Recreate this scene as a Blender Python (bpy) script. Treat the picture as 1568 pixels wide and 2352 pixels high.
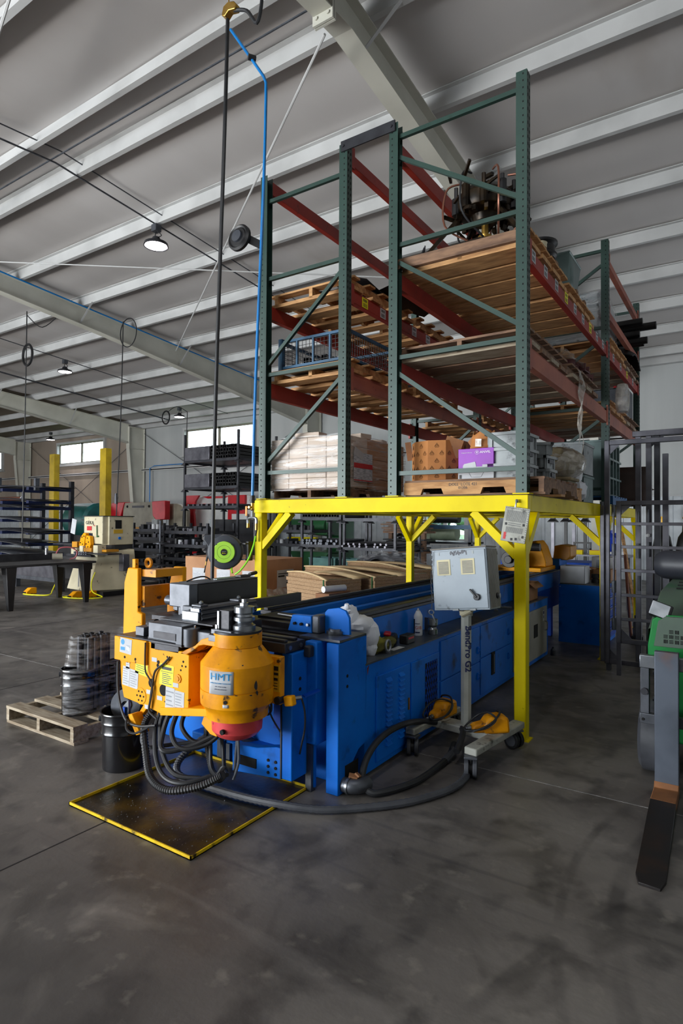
import bpy, bmesh, math, random
from mathutils import Vector, Matrix, Euler
random.seed(7)
for o in list(bpy.data.objects): bpy.data.objects.remove(o)
S = bpy.context.scene
COL = S.collection
PI = math.pi
def rad(a): return math.radians(a)
def lin(c):
    return c/12.92 if c <= .04045 else ((c+.055)/1.055)**2.4
def H(h):
    return tuple(lin(int(h[i:i+2], 16)/255) for i in (0, 2, 4))+(1,)

# ------------------------------------------------------------------ camera
yaw, pitch, roll = rad(33.73), rad(.93), rad(.31)
fwd = Vector((-math.sin(yaw)*math.cos(pitch), math.cos(yaw)*math.cos(pitch), math.sin(pitch)))
rt = Vector((math.cos(yaw), math.sin(yaw), 0)); up = rt.cross(fwd)
rt2 = math.cos(roll)*rt+math.sin(roll)*up; up2 = math.cos(roll)*up-math.sin(roll)*rt
cam = bpy.data.cameras.new('camera'); cam.sensor_fit = 'VERTICAL'; cam.sensor_height = 36; cam.lens = 1385/2352*36
cam.clip_start = .05; cam.clip_end = 300
camo = bpy.data.objects.new('camera', cam); COL.objects.link(camo)
m = Matrix((rt2, up2, -fwd)).transposed().to_4x4(); m.translation = (0, 0, 1.55); camo.matrix_world = m
S.camera = camo

# ------------------------------------------------------------------ light, sky, exposure
w = bpy.data.worlds.new('sky'); S.world = w; w.use_nodes = True
bg = w.node_tree.nodes['Background']; bg.inputs[0].default_value = (.78, .92, 1, 1); bg.inputs[1].default_value = 6.0
S.view_settings.view_transform = 'Standard'; S.view_settings.look = 'None'; S.view_settings.gamma = 1
S.view_settings.use_curve_mapping = False; S.view_settings.exposure = 0.1
def area(name, loc, tgt, sx, sy, power, col=(1, 1, 1)):
    l = bpy.data.lights.new(name, 'AREA'); l.shape = 'RECTANGLE'; l.size = sx; l.size_y = sy; l.energy = power; l.color = col
    o = bpy.data.objects.new(name, l); COL.objects.link(o); o.location = loc
    o.rotation_euler = (Vector(tgt)-Vector(loc)).to_track_quat('-Z', 'Y').to_euler(); return o
area('door_and_fill_light', (-9.5, -7.9, 1.75), (-7.0, 6, .7), 9.0, 3.3, 1000, (.93, .96, 1))
area('ground_bounce_fill', (-12.5, -7.8, .6), (-12, 2, 6.5), 9.0, 1.0, 960, (1, .95, .89))  # added uplight for the ceiling, standing in for bounce off the ground outside
area('door_and_fill_light', (-16, -7.9, 2.2), (-14, 6, 1.4), 4.2, 4.2, 520, (.93, .96, 1))
area('door_and_fill_light', (-39.7, 3, 2.2), (-20, 8, 2.6), 9.0, 4.2, 700, (.97, .97, 1))  # added fill lamp to brighten the far hall; left wall has no door
area('door_and_fill_light', (3.85, 13.6, 1.4), (-4, 13.6, 2.6), 4.2, 2.6, 150, (.86, .93, 1))  # added side fill for faces turned right; this wall is closed

# ------------------------------------------------------------------ helpers
ORG = {}
def setprops(o, label=None, cat=None, group=None, kind=None):
    if label: o['label'] = label
    if cat: o['category'] = cat
    if group: o['group'] = group
    if kind: o['kind'] = kind
def thing(name, label, cat, loc=(0, 0, 0), group=None):
    o = bpy.data.objects.new(name, None); COL.objects.link(o); o.location = loc; o.empty_display_size = .1
    setprops(o, label, cat, group); ORG[o] = Vector(loc); return o
class G:
    def __init__(s): s.v = []; s.f = []
    def add(s, vs, fs):
        b = len(s.v); s.v += [Vector(v) for v in vs]; s.f += [tuple(i+b for i in f) for f in fs]; return s
    def box(s, x0, x1, y0, y1, z0, z1):
        return s.add([(x, y, z) for x in (x0, x1) for y in (y0, y1) for z in (z0, z1)],
                     [(0, 1, 3, 2), (4, 6, 7, 5), (0, 4, 5, 1), (2, 3, 7, 6), (0, 2, 6, 4), (1, 5, 7, 3)])
    def rb(s, c, d, e=(0, 0, 0)):
        g = G().box(-d[0]/2, d[0]/2, -d[1]/2, d[1]/2, -d[2]/2, d[2]/2)
        R = Euler([rad(a) for a in e]).to_matrix()
        return s.add([R@v+Vector(c) for v in g.v], g.f)
    def beam(s, p, q, w, h):
        p = Vector(p); q = Vector(q); d = q-p; R = d.to_track_quat('Y', 'Z').to_matrix()
        g = G().box(-w/2, w/2, 0, d.length, -h/2, h/2)
        return s.add([R@v+p for v in g.v], g.f)
    def prism(s, pts, ax, a, b):
        def P(p, t):
            return {'x': (t, p[0], p[1]), 'y': (p[0], t, p[1]), 'z': (p[0], p[1], t)}[ax]
        n = len(pts)
        return s.add([P(p, a) for p in pts]+[P(p, b) for p in pts],
                     [tuple(range(n)), tuple(range(2*n-1, n-1, -1))]+[(i, (i+1) % n, n+(i+1) % n, n+i) for i in range(n)])
    def cyl(s, p, q, r, n=16, r2=None, cap=True):
        p = Vector(p); q = Vector(q); d = q-p; R = d.to_track_quat('Z', 'Y').to_matrix(); r2 = r if r2 is None else r2
        vs = []
        for k, (c, rr) in enumerate(((p, r), (q, r2))):
            vs += [R@Vector((rr*math.cos(2*PI*i/n), rr*math.sin(2*PI*i/n), 0))+c for i in range(n)]
        fs = [(i, (i+1) % n, n+(i+1) % n, n+i) for i in range(n)]
        if cap: fs += [tuple(range(n))[::-1], tuple(range(n, 2*n))]
        return s.add(vs, fs)
    def lathe(s, prof, c=(0, 0, 0), n=24, R=None, sx=1, sy=1):
        R = R or Matrix.Identity(3); vs = []; fs = []; c = Vector(c)
        for r, z in prof:
            vs += [R@Vector((sx*r*math.cos(2*PI*i/n), sy*r*math.sin(2*PI*i/n), z))+c for i in range(n)]
        for k in range(len(prof)-1):
            fs += [(k*n+i, k*n+(i+1) % n, (k+1)*n+(i+1) % n, (k+1)*n+i) for i in range(n)]
        if tuple(prof[0]) == tuple(prof[-1]): return s.add(vs, fs)
        if prof[0][0] > 1e-5: fs.append(tuple(range(n))[::-1])
        if prof[-1][0] > 1e-5: fs.append(tuple(range((len(prof)-1)*n, len(prof)*n)))
        return s.add(vs, fs)
    def tube(s, pts, r, n=8, sm=4, closed=False, rib=0):
        P = smooth(pts, sm, closed) if sm > 1 else [Vector(p) for p in pts]
        m_ = len(P); vs = []; prev = None
        for i, p in enumerate(P):
            a = P[i-1] if (i > 0 or closed) else p; b = P[(i+1) % m_] if (i < m_-1 or closed) else p
            t = (b-a).normalized()
            if prev is None:
                prev = t.orthogonal().normalized()
            prev = (prev-t*prev.dot(t)).normalized(); bn = t.cross(prev)
            rr = r*(1+(.18 if (rib and i % 2) else 0))
            vs += [p+rr*(math.cos(2*PI*k/n)*prev+math.sin(2*PI*k/n)*bn) for k in range(n)]
        fs = []
        for i in range(m_ if closed else m_-1):
            j = (i+1) % m_
            fs += [(i*n+k, i*n+(k+1) % n, j*n+(k+1) % n, j*n+k) for k in range(n)]
        if not closed: fs += [tuple(range(n))[::-1], tuple(range((m_-1)*n, m_*n))]
        return s.add(vs, fs)
    def grid(s, fn, nu, nv):
        return s.add([fn(i/nu, j/nv) for i in range(nu+1) for j in range(nv+1)],
                     [(i*(nv+1)+j, (i+1)*(nv+1)+j, (i+1)*(nv+1)+j+1, i*(nv+1)+j+1) for i in range(nu) for j in range(nv)])
    def ball(s, c, r, nu=12, nv=8, jit=0, sc=(1, 1, 1)):
        c = Vector(c)
        prof = [(max(1e-6, math.sin(PI*k/nv)), -math.cos(PI*k/nv)) for k in range(nv+1)]
        g = G().lathe(prof, (0, 0, 0), nu)
        return s.add([Vector((v.x*r*sc[0], v.y*r*sc[1], v.z*r*sc[2]))*(1+random.uniform(-jit, jit))+c for v in g.v], g.f)
    def rot(s, c, e):
        R = Euler([rad(a) for a in e]).to_matrix(); c = Vector(c); s.v = [R@(v-c)+c for v in s.v]; return s
    def mv(s, d): d = Vector(d); s.v = [v+d for v in s.v]; return s
    def jit(s, a): s.v = [v+Vector((random.uniform(-a, a), random.uniform(-a, a), random.uniform(-a, a))) for v in s.v]; return s
def smooth(pts, k, closed=False):
    P = [Vector(p) for p in pts]; n = len(P); out = []
    for i in range(n if closed else n-1):
        g = lambda j: P[j % n] if closed else P[max(0, min(n-1, j))]
        a, b, c, d = g(i-1), g(i), g(i+1), g(i+2)
        for q in range(k):
            t = q/k; out.append(.5*((2*b)+(c-a)*t+(2*a-5*b+4*c-d)*t*t+(3*b-a-3*c+d)*t**3))
    if not closed: out.append(P[-1])
    return out
def obj(name, g, mt, parent=None, label=None, bevel=0, solid=0, kind=None, cat=None, group=None, flat=False):
    me = bpy.data.meshes.new(name)
    o_ = ORG.get(parent, Vector((0, 0, 0)))
    if parent is None and cat:
        xs = [v.x for v in g.v]; ys = [v.y for v in g.v]; zs = [v.z for v in g.v]
        o_ = Vector(((min(xs)+max(xs))/2, (min(ys)+max(ys))/2, min(zs)))
    me.from_pydata([tuple(v-o_) for v in g.v], [], g.f)
    bm = bmesh.new(); bm.from_mesh(me); bmesh.ops.recalc_face_normals(bm, faces=bm.faces); bm.to_mesh(me); bm.free()
    if not flat: me.shade_smooth(); me.set_sharp_from_angle(angle=rad(30))
    for x in (mt if isinstance(mt, (list, tuple)) else [mt]): me.materials.append(x)
    o = bpy.data.objects.new(name, me); COL.objects.link(o)
    if parent is not None: o.parent = parent
    else: o.location = o_ if cat else (0, 0, 0)
    ORG[o] = o_
    if bevel:
        b = o.modifiers.new('bevel', 'BEVEL'); b.width = bevel; b.segments = 2; b.limit_method = 'ANGLE'; b.angle_limit = rad(35)
    if solid:
        b = o.modifiers.new('solid', 'SOLIDIFY'); b.thickness = solid; b.offset = 0
    setprops(o, label, cat, group, kind); return o
def text(name, s, size, loc, rot, mt, parent, label=None, ext=.0006, align='CENTER', sx=1):
    cu = bpy.data.curves.new(name, 'FONT'); cu.body = s; cu.size = size; cu.extrude = ext; cu.align_x = align; cu.align_y = 'CENTER'
    cu.resolution_u = 2
    t = bpy.data.objects.new('t', cu); COL.objects.link(t); bpy.context.view_layer.update()
    me = bpy.data.meshes.new_from_object(t); bpy.data.objects.remove(t)
    R = Euler([rad(a) for a in rot]).to_matrix(); o_ = ORG.get(parent, Vector((0, 0, 0)))
    for v in me.vertices: v.co = R@Vector((v.co.x*sx, v.co.y, v.co.z))+Vector(loc)-o_
    me.materials.clear(); me.materials.append(mt)
    o = bpy.data.objects.new(name, me); COL.objects.link(o); o.parent = parent; ORG[o] = o_; setprops(o, label); return o
def copy_tree(o, loc=None, rz=None, parent=None, label=None, group=None):
    c = o.copy(); COL.objects.link(c); c.parent = parent
    if loc is not None: c.location = loc
    if rz is not None: c.rotation_euler = rz if isinstance(rz, (tuple, list)) else (0, 0, rz)
    if label: c['label'] = label
    if group: c['group'] = group
    for ch in [x for x in bpy.data.objects if x.parent == o and x != c]: copy_tree(ch, parent=c)
    return c

# ------------------------------------------------------------------ materials
MATS = {}
def pm(name, c1, c2=None, lo=.45, hi=.65, sc=6, rough=.5, metal=0, bump=0, bs=40, st=(1, 1, 1), c3=None, lo3=.62, hi3=.7, sc3=20, spec=.5, coat=0, alpha=None):
    mt = bpy.data.materials.new(name); mt.use_nodes = True; nt = mt.node_tree; N = nt.nodes; L = nt.links
    b = N['Principled BSDF']; b.inputs['Roughness'].default_value = rough; b.inputs['Metallic'].default_value = metal
    b.inputs['Specular IOR Level'].default_value = spec; b.inputs['Coat Weight'].default_value = coat
    if alpha is not None: b.inputs['Alpha'].default_value = alpha
    col = H(c1) if isinstance(c1, str) else c1
    tc = N.new('ShaderNodeTexCoord'); mp = N.new('ShaderNodeMapping'); mp.inputs['Scale'].default_value = st
    L.new(tc.outputs['Object'], mp.inputs[0]); prev = None
    def layer(c, lo, hi, sc, prevc):
        n = N.new('ShaderNodeTexNoise'); n.inputs['Scale'].default_value = sc; n.inputs['Detail'].default_value = 5; L.new(mp.outputs[0], n.inputs[0])
        r = N.new('ShaderNodeMapRange'); r.inputs[1].default_value = lo; r.inputs[2].default_value = hi; L.new(n.outputs[0], r.inputs[0])
        x = N.new('ShaderNodeMixRGB'); L.new(r.outputs[0], x.inputs[0])
        if isinstance(prevc, tuple): x.inputs[1].default_value = prevc
        else: L.new(prevc, x.inputs[1])
        x.inputs[2].default_value = H(c); return x.outputs[0]
    cur = col
    if c2: cur = layer(c2, lo, hi, sc, cur)
    if c3: cur = layer(c3, lo3, hi3, sc3, cur)
    if isinstance(cur, tuple): b.inputs['Base Color'].default_value = cur
    else: L.new(cur, b.inputs['Base Color'])
    if bump:
        n = N.new('ShaderNodeTexNoise'); n.inputs['Scale'].default_value = bs; n.inputs['Detail'].default_value = 4; L.new(mp.outputs[0], n.inputs[0])
        bu = N.new('ShaderNodeBump'); bu.inputs['Strength'].default_value = bump; bu.inputs['Distance'].default_value = .02
        L.new(n.outputs[0], bu.inputs['Height']); L.new(bu.outputs[0], b.inputs['Normal'])
    MATS[name] = mt; return mt
def emit(name, c, s):
    mt = bpy.data.materials.new(name); mt.use_nodes = True; b = mt.node_tree.nodes['Principled BSDF']
    b.inputs['Base Color'].default_value = H(c); b.inputs['Emission Color'].default_value = H(c); b.inputs['Emission Strength'].default_value = s; return mt
def film(name, tint, amount, rough=.15, bs=25, strength=.8, st=(1, 1, 1)):
    mt = bpy.data.materials.new(name); mt.use_nodes = True; nt = mt.node_tree; N = nt.nodes; L = nt.links
    b = N['Principled BSDF']; b.inputs['Base Color'].default_value = H(tint); b.inputs['Roughness'].default_value = rough; b.inputs['Coat Weight'].default_value = .6
    tr = N.new('ShaderNodeBsdfTransparent'); mx = N.new('ShaderNodeMixShader'); out = N['Material Output']
    tc = N.new('ShaderNodeTexCoord'); mp = N.new('ShaderNodeMapping'); mp.inputs['Scale'].default_value = st; L.new(tc.outputs['Object'], mp.inputs[0])
    n = N.new('ShaderNodeTexNoise'); n.inputs['Scale'].default_value = bs; n.inputs['Detail'].default_value = 6; n.inputs['Distortion'].default_value = 1.2; L.new(mp.outputs[0], n.inputs[0])
    r = N.new('ShaderNodeMapRange'); r.inputs[1].default_value = .4; r.inputs[2].default_value = .7; r.inputs[3].default_value = max(0, amount-.2); r.inputs[4].default_value = min(1, amount+.25)
    L.new(n.outputs[0], r.inputs[0]); L.new(r.outputs[0], mx.inputs[0]); L.new(tr.outputs[0], mx.inputs[1]); L.new(b.outputs[0], mx.inputs[2]); L.new(mx.outputs[0], out.inputs[0])
    bu = N.new('ShaderNodeBump'); bu.inputs['Strength'].default_value = strength; bu.inputs['Distance'].default_value = .03; L.new(n.outputs[0], bu.inputs['Height']); L.new(bu.outputs[0], b.inputs['Normal'])
    return mt
white_paint = pm('white_paint', 'bfbfbe', 'adadac', .4, .7, 1.5, rough=.5)
cream_paint = pm('rafter_paint', 'cac8bc', 'b8b6aa', .4, .7, 1.2, rough=.5)
insul = pm('insulation', 'bebab8', 'a8a3a0', .35, .7, .35, rough=.75, bump=.35, bs=2.2, st=(1, .35, 1), c3='8a7a6a', lo3=.60, hi3=.82, sc3=.45)
insul_brown = pm('sooty_insulation', '6e6250', '4f4231', .35, .7, .5, rough=.8, bump=.3, bs=2.2, st=(1, .35, 1))
wall_fab = pm('wall_liner', 'b8bab9', 'a5a7a7', .35, .7, .5, rough=.7, bump=.2, bs=5, st=(2, 1, .15))
wall_tan = pm('wall_liner_tan', 'a8998a', '8d8074', .35, .7, .5, rough=.7, bump=.2, bs=5, st=(2, 1, .15))
corr_mat = pm('corrugated_white', 'c3c8cc', 'a9aeb2', .4, .7, 3, rough=.4)
blue = pm('machine_blue', '0070d8', '005cbc', .4, .7, 2.5, rough=.5, spec=.22, c3='102f50', lo3=.62, hi3=.80, sc3=6, bump=.04)
blue_dk = pm('deep_blue', '0048b4', '003c96', .4, .7, 3, rough=.5, spec=.25)
yel = pm('safety_yellow', 'e8d200', 'd6be00', .45, .75, 3, rough=.5, spec=.15, c3='7a6a10', lo3=.70, hi3=.76, sc3=14)
org = pm('machine_yellow', 'f2a400', 'e69600', .4, .7, 4, rough=.48, spec=.2, c3='4a3010', lo3=.665, hi3=.70, sc3=22, bump=.04)
org_dirty = pm('worn_machine_yellow', 'e89a00', 'bc7606', .42, .66, 5, rough=.42, spec=.3, c3='4b3520', lo3=.62, hi3=.67, sc3=13, bump=.08, bs=25)
org_bg = pm('dull_yellow', 'c8880c', '9a640c', .4, .7, 4, rough=.5)
green_r = pm('rack_green', '2b433c', '263c36', .4, .7, 5, rough=.42, metal=.1, c3='26352f', lo3=.66, hi3=.75, sc3=25)
red_r = pm('beam_red', '9c2a1c', '84241c', .4, .7, 3, rough=.5, c3='4a1512', lo3=.66, hi3=.76, sc3=12)
brown_r = pm('beam_faded', 'a8604a', '8a4a40', .4, .7, 3, rough=.55, c3='5a302a', lo3=.66, hi3=.76, sc3=12)
wood = pm('pallet_wood', 'c99a66', 'a97a4c', .4, .65, 3, rough=.75, bump=.1, bs=30, st=(2, 9, 9), c3='7a5638', lo3=.5, hi3=.85, sc3=2)
wood2 = pm('old_wood', '8a6a52', '6a5040', .4, .65, 3, rough=.8, bump=.15, bs=30, st=(2, 9, 9), c3='3f2d22', lo3=.5, hi3=.9, sc3=2)
wood3 = pm('grey_wood', 'a79a86', '84745f', .4, .65, 3, rough=.8, bump=.12, bs=30, st=(2, 14, 14))
chip = pm('particle_board', 'a98a68', '8c6e50', .4, .65, 40, rough=.8, c3='8a6640', sc3=9, st=(1, 1, 3))
plank = pm('pale_plank', 'cdb48a', 'b89a70', .4, .65, 4, rough=.7)
card = pm('cardboard', 'b48560', 'a27452', .4, .7, 3, rough=.8, bump=.03)
card_dk = pm('cardboard_dark', '9a6a45', '7a5236', .4, .7, 4, rough=.8)
card_oct = pm('cardboard_orange', 'b8783f', '9a6030', .4, .7, 4, rough=.75)
boxpale = pm('pale_carton', 'cdbcae', 'bba896', .4, .7, 3, rough=.6)
paper = pm('paper_white', 'bfc1c5', 'aeb0b5', .4, .7, 6, rough=.6)
paper_gr = pm('paper_print', 'c6cad2', '9aa0ac', .5, .55, 18, rough=.6, st=(1, 1, 8))
yellow_lbl = pm('label_yellow', 'f2ee10', 'e0d80a', .4, .7, 8, rough=.5)
cyan_ink = pm('cyan_ink', '0c86c0', rough=.5)
black_ink = pm('black_ink', '141414', rough=.5)
ink_grey = pm('ink_grey', '8a8e96', rough=.6)
navy_ink = pm('navy_ink', '1a2454', rough=.5)
red_ink = pm('red_ink', 'c0282c', rough=.5)
white_ink = pm('white_ink', 'efefef', rough=.5)
red_pl = pm('faded_red_plastic', 'd8484a', 'b83a3c', .4, .7, 6, rough=.4, c3='5a2222', lo3=.68, hi3=.75, sc3=16)
steel = pm('bright_steel', '9a9ea4', '7a7e84', .4, .7, 8, rough=.28, metal=.9)
steel_m = pm('grey_steel', '5f6269', '484b51', .4, .7, 8, rough=.42, metal=.6, bump=.03)
steel_d = pm('dark_steel', '3c3d42', '2b2b30', .4, .7, 6, rough=.42, metal=.5, bump=.04)
steel_tube = pm('mill_steel', '6a6970', '4c4b52', .4, .7, 5, rough=.38, metal=.6)
blackp = pm('black_paint', '1c1c1e', '121214', .4, .7, 8, rough=.45)
rubber = pm('black_rubber', '26272a', '1b1c1f', .4, .7, 10, rough=.5)
rubber_g = pm('grey_rubber', '4a4c52', '3a3c42', .4, .7, 10, rough=.5)
dark_hole = pm('dark_opening', '070708', rough=.9)
dark_mach = pm('dark_machine', '2a2a2c', '1a1a1c', .4, .7, 3, rough=.6)
cream = pm('cream_enamel', 'cfc6a8', 'bdb395', .4, .7, 3, rough=.45, c3='6a6250', lo3=.66, hi3=.72, sc3=12)
grey_box = pm('pendant_grey', '8f9aa4', '808b95', .4, .7, 4, rough=.42, c3='5a6066', lo3=.66, hi3=.72, sc3=14)
grey_plate = pm('dirty_light_grey', 'a9a9a0', '85857c', .4, .65, 8, rough=.5, c3='4a4a44', lo3=.6, hi3=.7, sc3=14)
tote_g = pm('grey_tote', '9ea3a5', '878d8f', .4, .7, 5, rough=.5, c3='4b5052', lo3=.6, hi3=.72, sc3=14)
bin_g = pm('steel_bin', '6f8280', '5a6b6a', .4, .7, 3, rough=.35, metal=.3, c3='3f4a48', lo3=.62, hi3=.75, sc3=8)
teal = pm('teal_paint', '0d5a58', '0a4644', .4, .7, 4, rough=.4)
teal_l = pm('teal_bin', '5f8f8a', '4c7874', .4, .7, 4, rough=.5)
green_m = pm('machine_green', '1d5a30', '174825', .4, .7, 4, rough=.42)
green_f = pm('forklift_green', '14803a', '0f6a30', .4, .7, 4, rough=.35)
green_dust = pm('dusty_green', '4c5f50', '44504a', .4, .7, 4, rough=.55, c3='2d5a3c', lo3=.6, hi3=.75, sc3=3)
red_m = pm('machine_red', 'b81422', 'a0101c', .4, .7, 4, rough=.35)
grey_m = pm('machine_grey', '8d8878', '7b7668', .4, .7, 4, rough=.45)
purple = pm('purple_print', '9022b4', '7c1c9c', .4, .7, 4, rough=.45)
lime = pm('lime_plastic', 'a9dc4a', '9ccf3e', .4, .7, 4, rough=.4)
lime_h = pm('lime_hose', '8ad810', rough=.35)
reel_bk = pm('reel_black', '3a3d44', '30333a', .4, .7, 5, rough=.45)
pipe_blue = pm('pipe_blue', '0a7ac4', '086cb0', .4, .7, 4, rough=.35)
brass = pm('brass', 'c8a050', 'a88038', .4, .7, 8, rough=.3, metal=.9)
orange_p = pm('orange_handle', 'e88a1a', rough=.45)
burlap = pm('burlap', '8d7f62', '73664c', .4, .65, 12, rough=.85, bump=.2, bs=50)
conc = pm('speckled_block', '7a7760', '66644e', .4, .65, 25, rough=.85, bump=.1)
whitebag = pm('white_bag', 'e2e4ea', 'cfd2da', .4, .7, 5, rough=.55)
greenrag = pm('olive_cloth', '7d7a24', '4c4a16', .42, .62, 10, rough=.8)
bluerag = pm('blue_tarp', '0c1c48', '081434', .4, .7, 5, rough=.6)
bronze = pm('oily_bronze', '35291a', '1e1812', .4, .65, 10, rough=.35, metal=.6)
fork_m = pm('fork_steel', '5b626e', '484e58', .4, .7, 4, rough=.45, metal=.45, c3='6a5048', lo3=.62, hi3=.85, sc3=5)
fork_rust = pm('fork_rust', '8a5a34', '6c4426', .4, .7, 6, rough=.65)
fork_blk = pm('fork_tip_dark', '221e1e', '35261e', .5, .7, 5, rough=.5, metal=.3)
tray_m = pm('oily_tray', '17140c', '0b0a08', .4, .6, 3, rough=.3, c3='6a5008', lo3=.44, hi3=.70, sc3=2.6, bump=.08)
glass_w = film('window_glass', 'cfe8f2', .22, .05, 2, .02)
wrap_clear = film('stretch_film', 'f0f2f6', .05, .08, 5, .5, (1, 1, 7))
wrap_side = film('stretch_film_fine', 'f4f2f2', .22, .2, 3, .35, (1, 1, 9))
wrap_bag = film('plastic_bag', 'd8d2c8', .55, .1, 9, 1.0)
lamp_e = emit('lamp_glow', 'fff4f8', 22)
light_grey_pl = pm('lens_white', 'b9bcc2', '9ea2a8', .4, .6, 10, rough=.3)
jug_blue = pm('blue_plastic', '1038b0', rough=.35)
copper = pm('copper_rod', '8a5a48', rough=.35, metal=.6)
# ------------------------------------------------------------------ floor
def floor_mat():
    mt = bpy.data.materials.new('concrete'); mt.use_nodes = True; nt = mt.node_tree; N = nt.nodes; L = nt.links
    b = N['Principled BSDF']; tc = N.new('ShaderNodeTexCoord')
    def noise(sc, det, st=(1, 1, 1), rot=0, dist=0):
        mp = N.new('ShaderNodeMapping'); mp.inputs['Scale'].default_value = st; mp.inputs['Rotation'].default_value = (0, 0, rot); L.new(tc.outputs['Object'], mp.inputs[0])
        n = N.new('ShaderNodeTexNoise'); n.inputs['Scale'].default_value = sc; n.inputs['Detail'].default_value = det; n.inputs['Distortion'].default_value = dist
        L.new(mp.outputs[0], n.inputs[0]); return n.outputs[0]
    def ramp(f, a, c, v0=0, v1=1):
        r = N.new('ShaderNodeMapRange'); r.inputs[1].default_value = a; r.inputs[2].default_value = c; r.inputs[3].default_value = v0; r.inputs[4].default_value = v1
        L.new(f, r.inputs[0]); return r.outputs[0]
    def mix(f, c0, c1):
        x = N.new('ShaderNodeMixRGB'); L.new(f, x.inputs[0])
        for i, c in ((1, c0), (2, c1)):
            if isinstance(c, str): x.inputs[i].default_value = H(c)
            else: L.new(c, x.inputs[i])
        return x.outputs[0]
    c = mix(ramp(noise(1.1, 7), .35, .65), '7b7671', '635e5a')
    c = mix(ramp(noise(.5, 5), .45, .68), c, '464241')
    c = mix(ramp(noise(5, 6), .54, .72, 0, .75), c, '322f30')
    c = mix(ramp(noise(2.6, 9, (1, 1, 1), .3, .8), .5, .66, 0, .7), c, '3d3937')
    c = mix(ramp(noise(9, 6), .6, .72, 0, .5), c, '8a847c')
    c = mix(ramp(noise(2.2, 8, dist=.6), .6, .75, 0, .45), c, '9a938b')
    c = mix(ramp(noise(1.5, 3, (.25, 3, 1), .5), .6, .75, 0, .5), c, '938e8a')
    c = mix(ramp(noise(3, 3, (.2, 4, 1), -.7), .62, .75, 0, .5), c, '37353a')
    # tyre marks: arcs
    for (ax, ay, r, wd, k) in ((1.9, 2.9, 2.35, .02, .55), (1.9, 2.9, 2.55, .012, .4), (2.2, 1.2, 3.0, .016, .45), (-4, 5.5, 2.6, .03, .4), (-1, 7, 1.2, .02, .4), (-6, 9, 4.4, .04, .5)):
        sx = N.new('ShaderNodeVectorMath'); sx.operation = 'SUBTRACT'; L.new(tc.outputs['Object'], sx.inputs[0]); sx.inputs[1].default_value = (ax, ay, 0)
        ln = N.new('ShaderNodeVectorMath'); ln.operation = 'LENGTH'; L.new(sx.outputs[0], ln.inputs[0])
        d = N.new('ShaderNodeMath'); d.operation = 'SUBTRACT'; L.new(ln.outputs['Value'], d.inputs[0]); d.inputs[1].default_value = r
        a = N.new('ShaderNodeMath'); a.operation = 'ABSOLUTE'; L.new(d.outputs[0], a.inputs[0])
        f = ramp(a.outputs[0], wd, wd*2.2, 1, 0); mu = N.new('ShaderNodeMath'); mu.operation = 'MULTIPLY'; L.new(f, mu.inputs[0]); L.new(ramp(noise(3, 4), .38, .62, 0, k), mu.inputs[1])
        c = mix(mu.outputs[0], c, '2a282a')
    L.new(c, b.inputs['Base Color'])
    L.new(ramp(noise(1.6, 6), .3, .7, .34, .62), b.inputs['Roughness']); b.inputs['Specular IOR Level'].default_value = .45
    bu = N.new('ShaderNodeBump'); bu.inputs['Strength'].default_value = .12; bu.inputs['Distance'].default_value = .01
    L.new(noise(30, 5), bu.inputs['Height']); L.new(bu.outputs[0], b.inputs['Normal']); return mt
X0, X1, Y0, Y1 = -40.0, 4.0, -8.1, 18.3
fl = obj('floor', G().box(X0, X1, Y0, Y1, -.12, 0), floor_mat(), kind='structure')
jm = pm('joint_pale', '8d8a88', '6a6866', .4, .6, 20, rough=.9); jd = pm('joint_dark', '222022', rough=.9)
obj('control_joint', G().rb((-10, 3.62, .0006), (38, .009, .0015), (0, 0, .4)), jm, fl)
for x in (-2.74, -5.65, -8.7, -11.7): obj('control_joint', G().box(x-.004, x+.004, -6, 2.9 if x > -3 else 17, 0, .0012), jd, fl)
for y in (.6, 6.7, 9.8, 12.8): obj('control_joint', G().box(-38, -3.9 if y > 3 and y < 9 else 3, y-.004, y+.004, 0, .0012), jd, fl)

# ------------------------------------------------------------------ roof
YR = 5.07
def zb(y): return 6.954-abs(y-YR)/12          # underside of the purlins
PUR = [-7.4, -5.9, -4.4, -2.85, -1.3, .25, 1.75, 3.25, 4.72, 5.42, 6.95, 8.45, 9.95, 11.5, 13.0, 14.5, 16.0, 17.5]
def roof_fn(xa, xb):
    ys = [Y0]+PUR+[Y1+.1]; P = []
    for a, b in zip(ys[:-1], ys[1:]):
        for k in range(6):
            t = k/6; y = a+(b-a)*t; P.append((y, zb(y)+.225-.05*math.sin(PI*t)))
    P.append((ys[-1], zb(ys[-1])+.225))
    n = 40
    return G().grid(lambda u, v: (xa+(xb-xa)*u, P[round(v*(len(P)-1))][0], P[round(v*(len(P)-1))][1]+.012*math.sin(u*37+v*5)), n, len(P)-1)
ceil = obj('ceiling', roof_fn(-23.4, X1), insul, kind='structure')
obj('sooty_insulation', roof_fn(X0, -23.4), insul_brown, ceil)
obj('roof_sheet', G().add([(X0, Y0-.2, zb(Y0)+.4), (X1, Y0-.2, zb(Y0)+.4), (X1, YR, zb(YR)+.4), (X0, YR, zb(YR)+.4), (X0, Y1+.2, zb(Y1)+.4), (X1, Y1+.2, zb(Y1)+.4)], [(0, 1, 2, 3), (3, 2, 5, 4)]), steel_d, ceil)
def zee(y, flip):
    z0 = zb(y); s = -1 if flip else 1; t = .012; f = .075
    p = [(0, 0), (f, 0), (f, .025), (f-.006, .025), (f-.006, t), (t, t), (t, .21), (-f+t, .21), (-f+t, .198), (0, .198)]
    return [(y+s*a, z0+b) for a, b in p]
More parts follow.
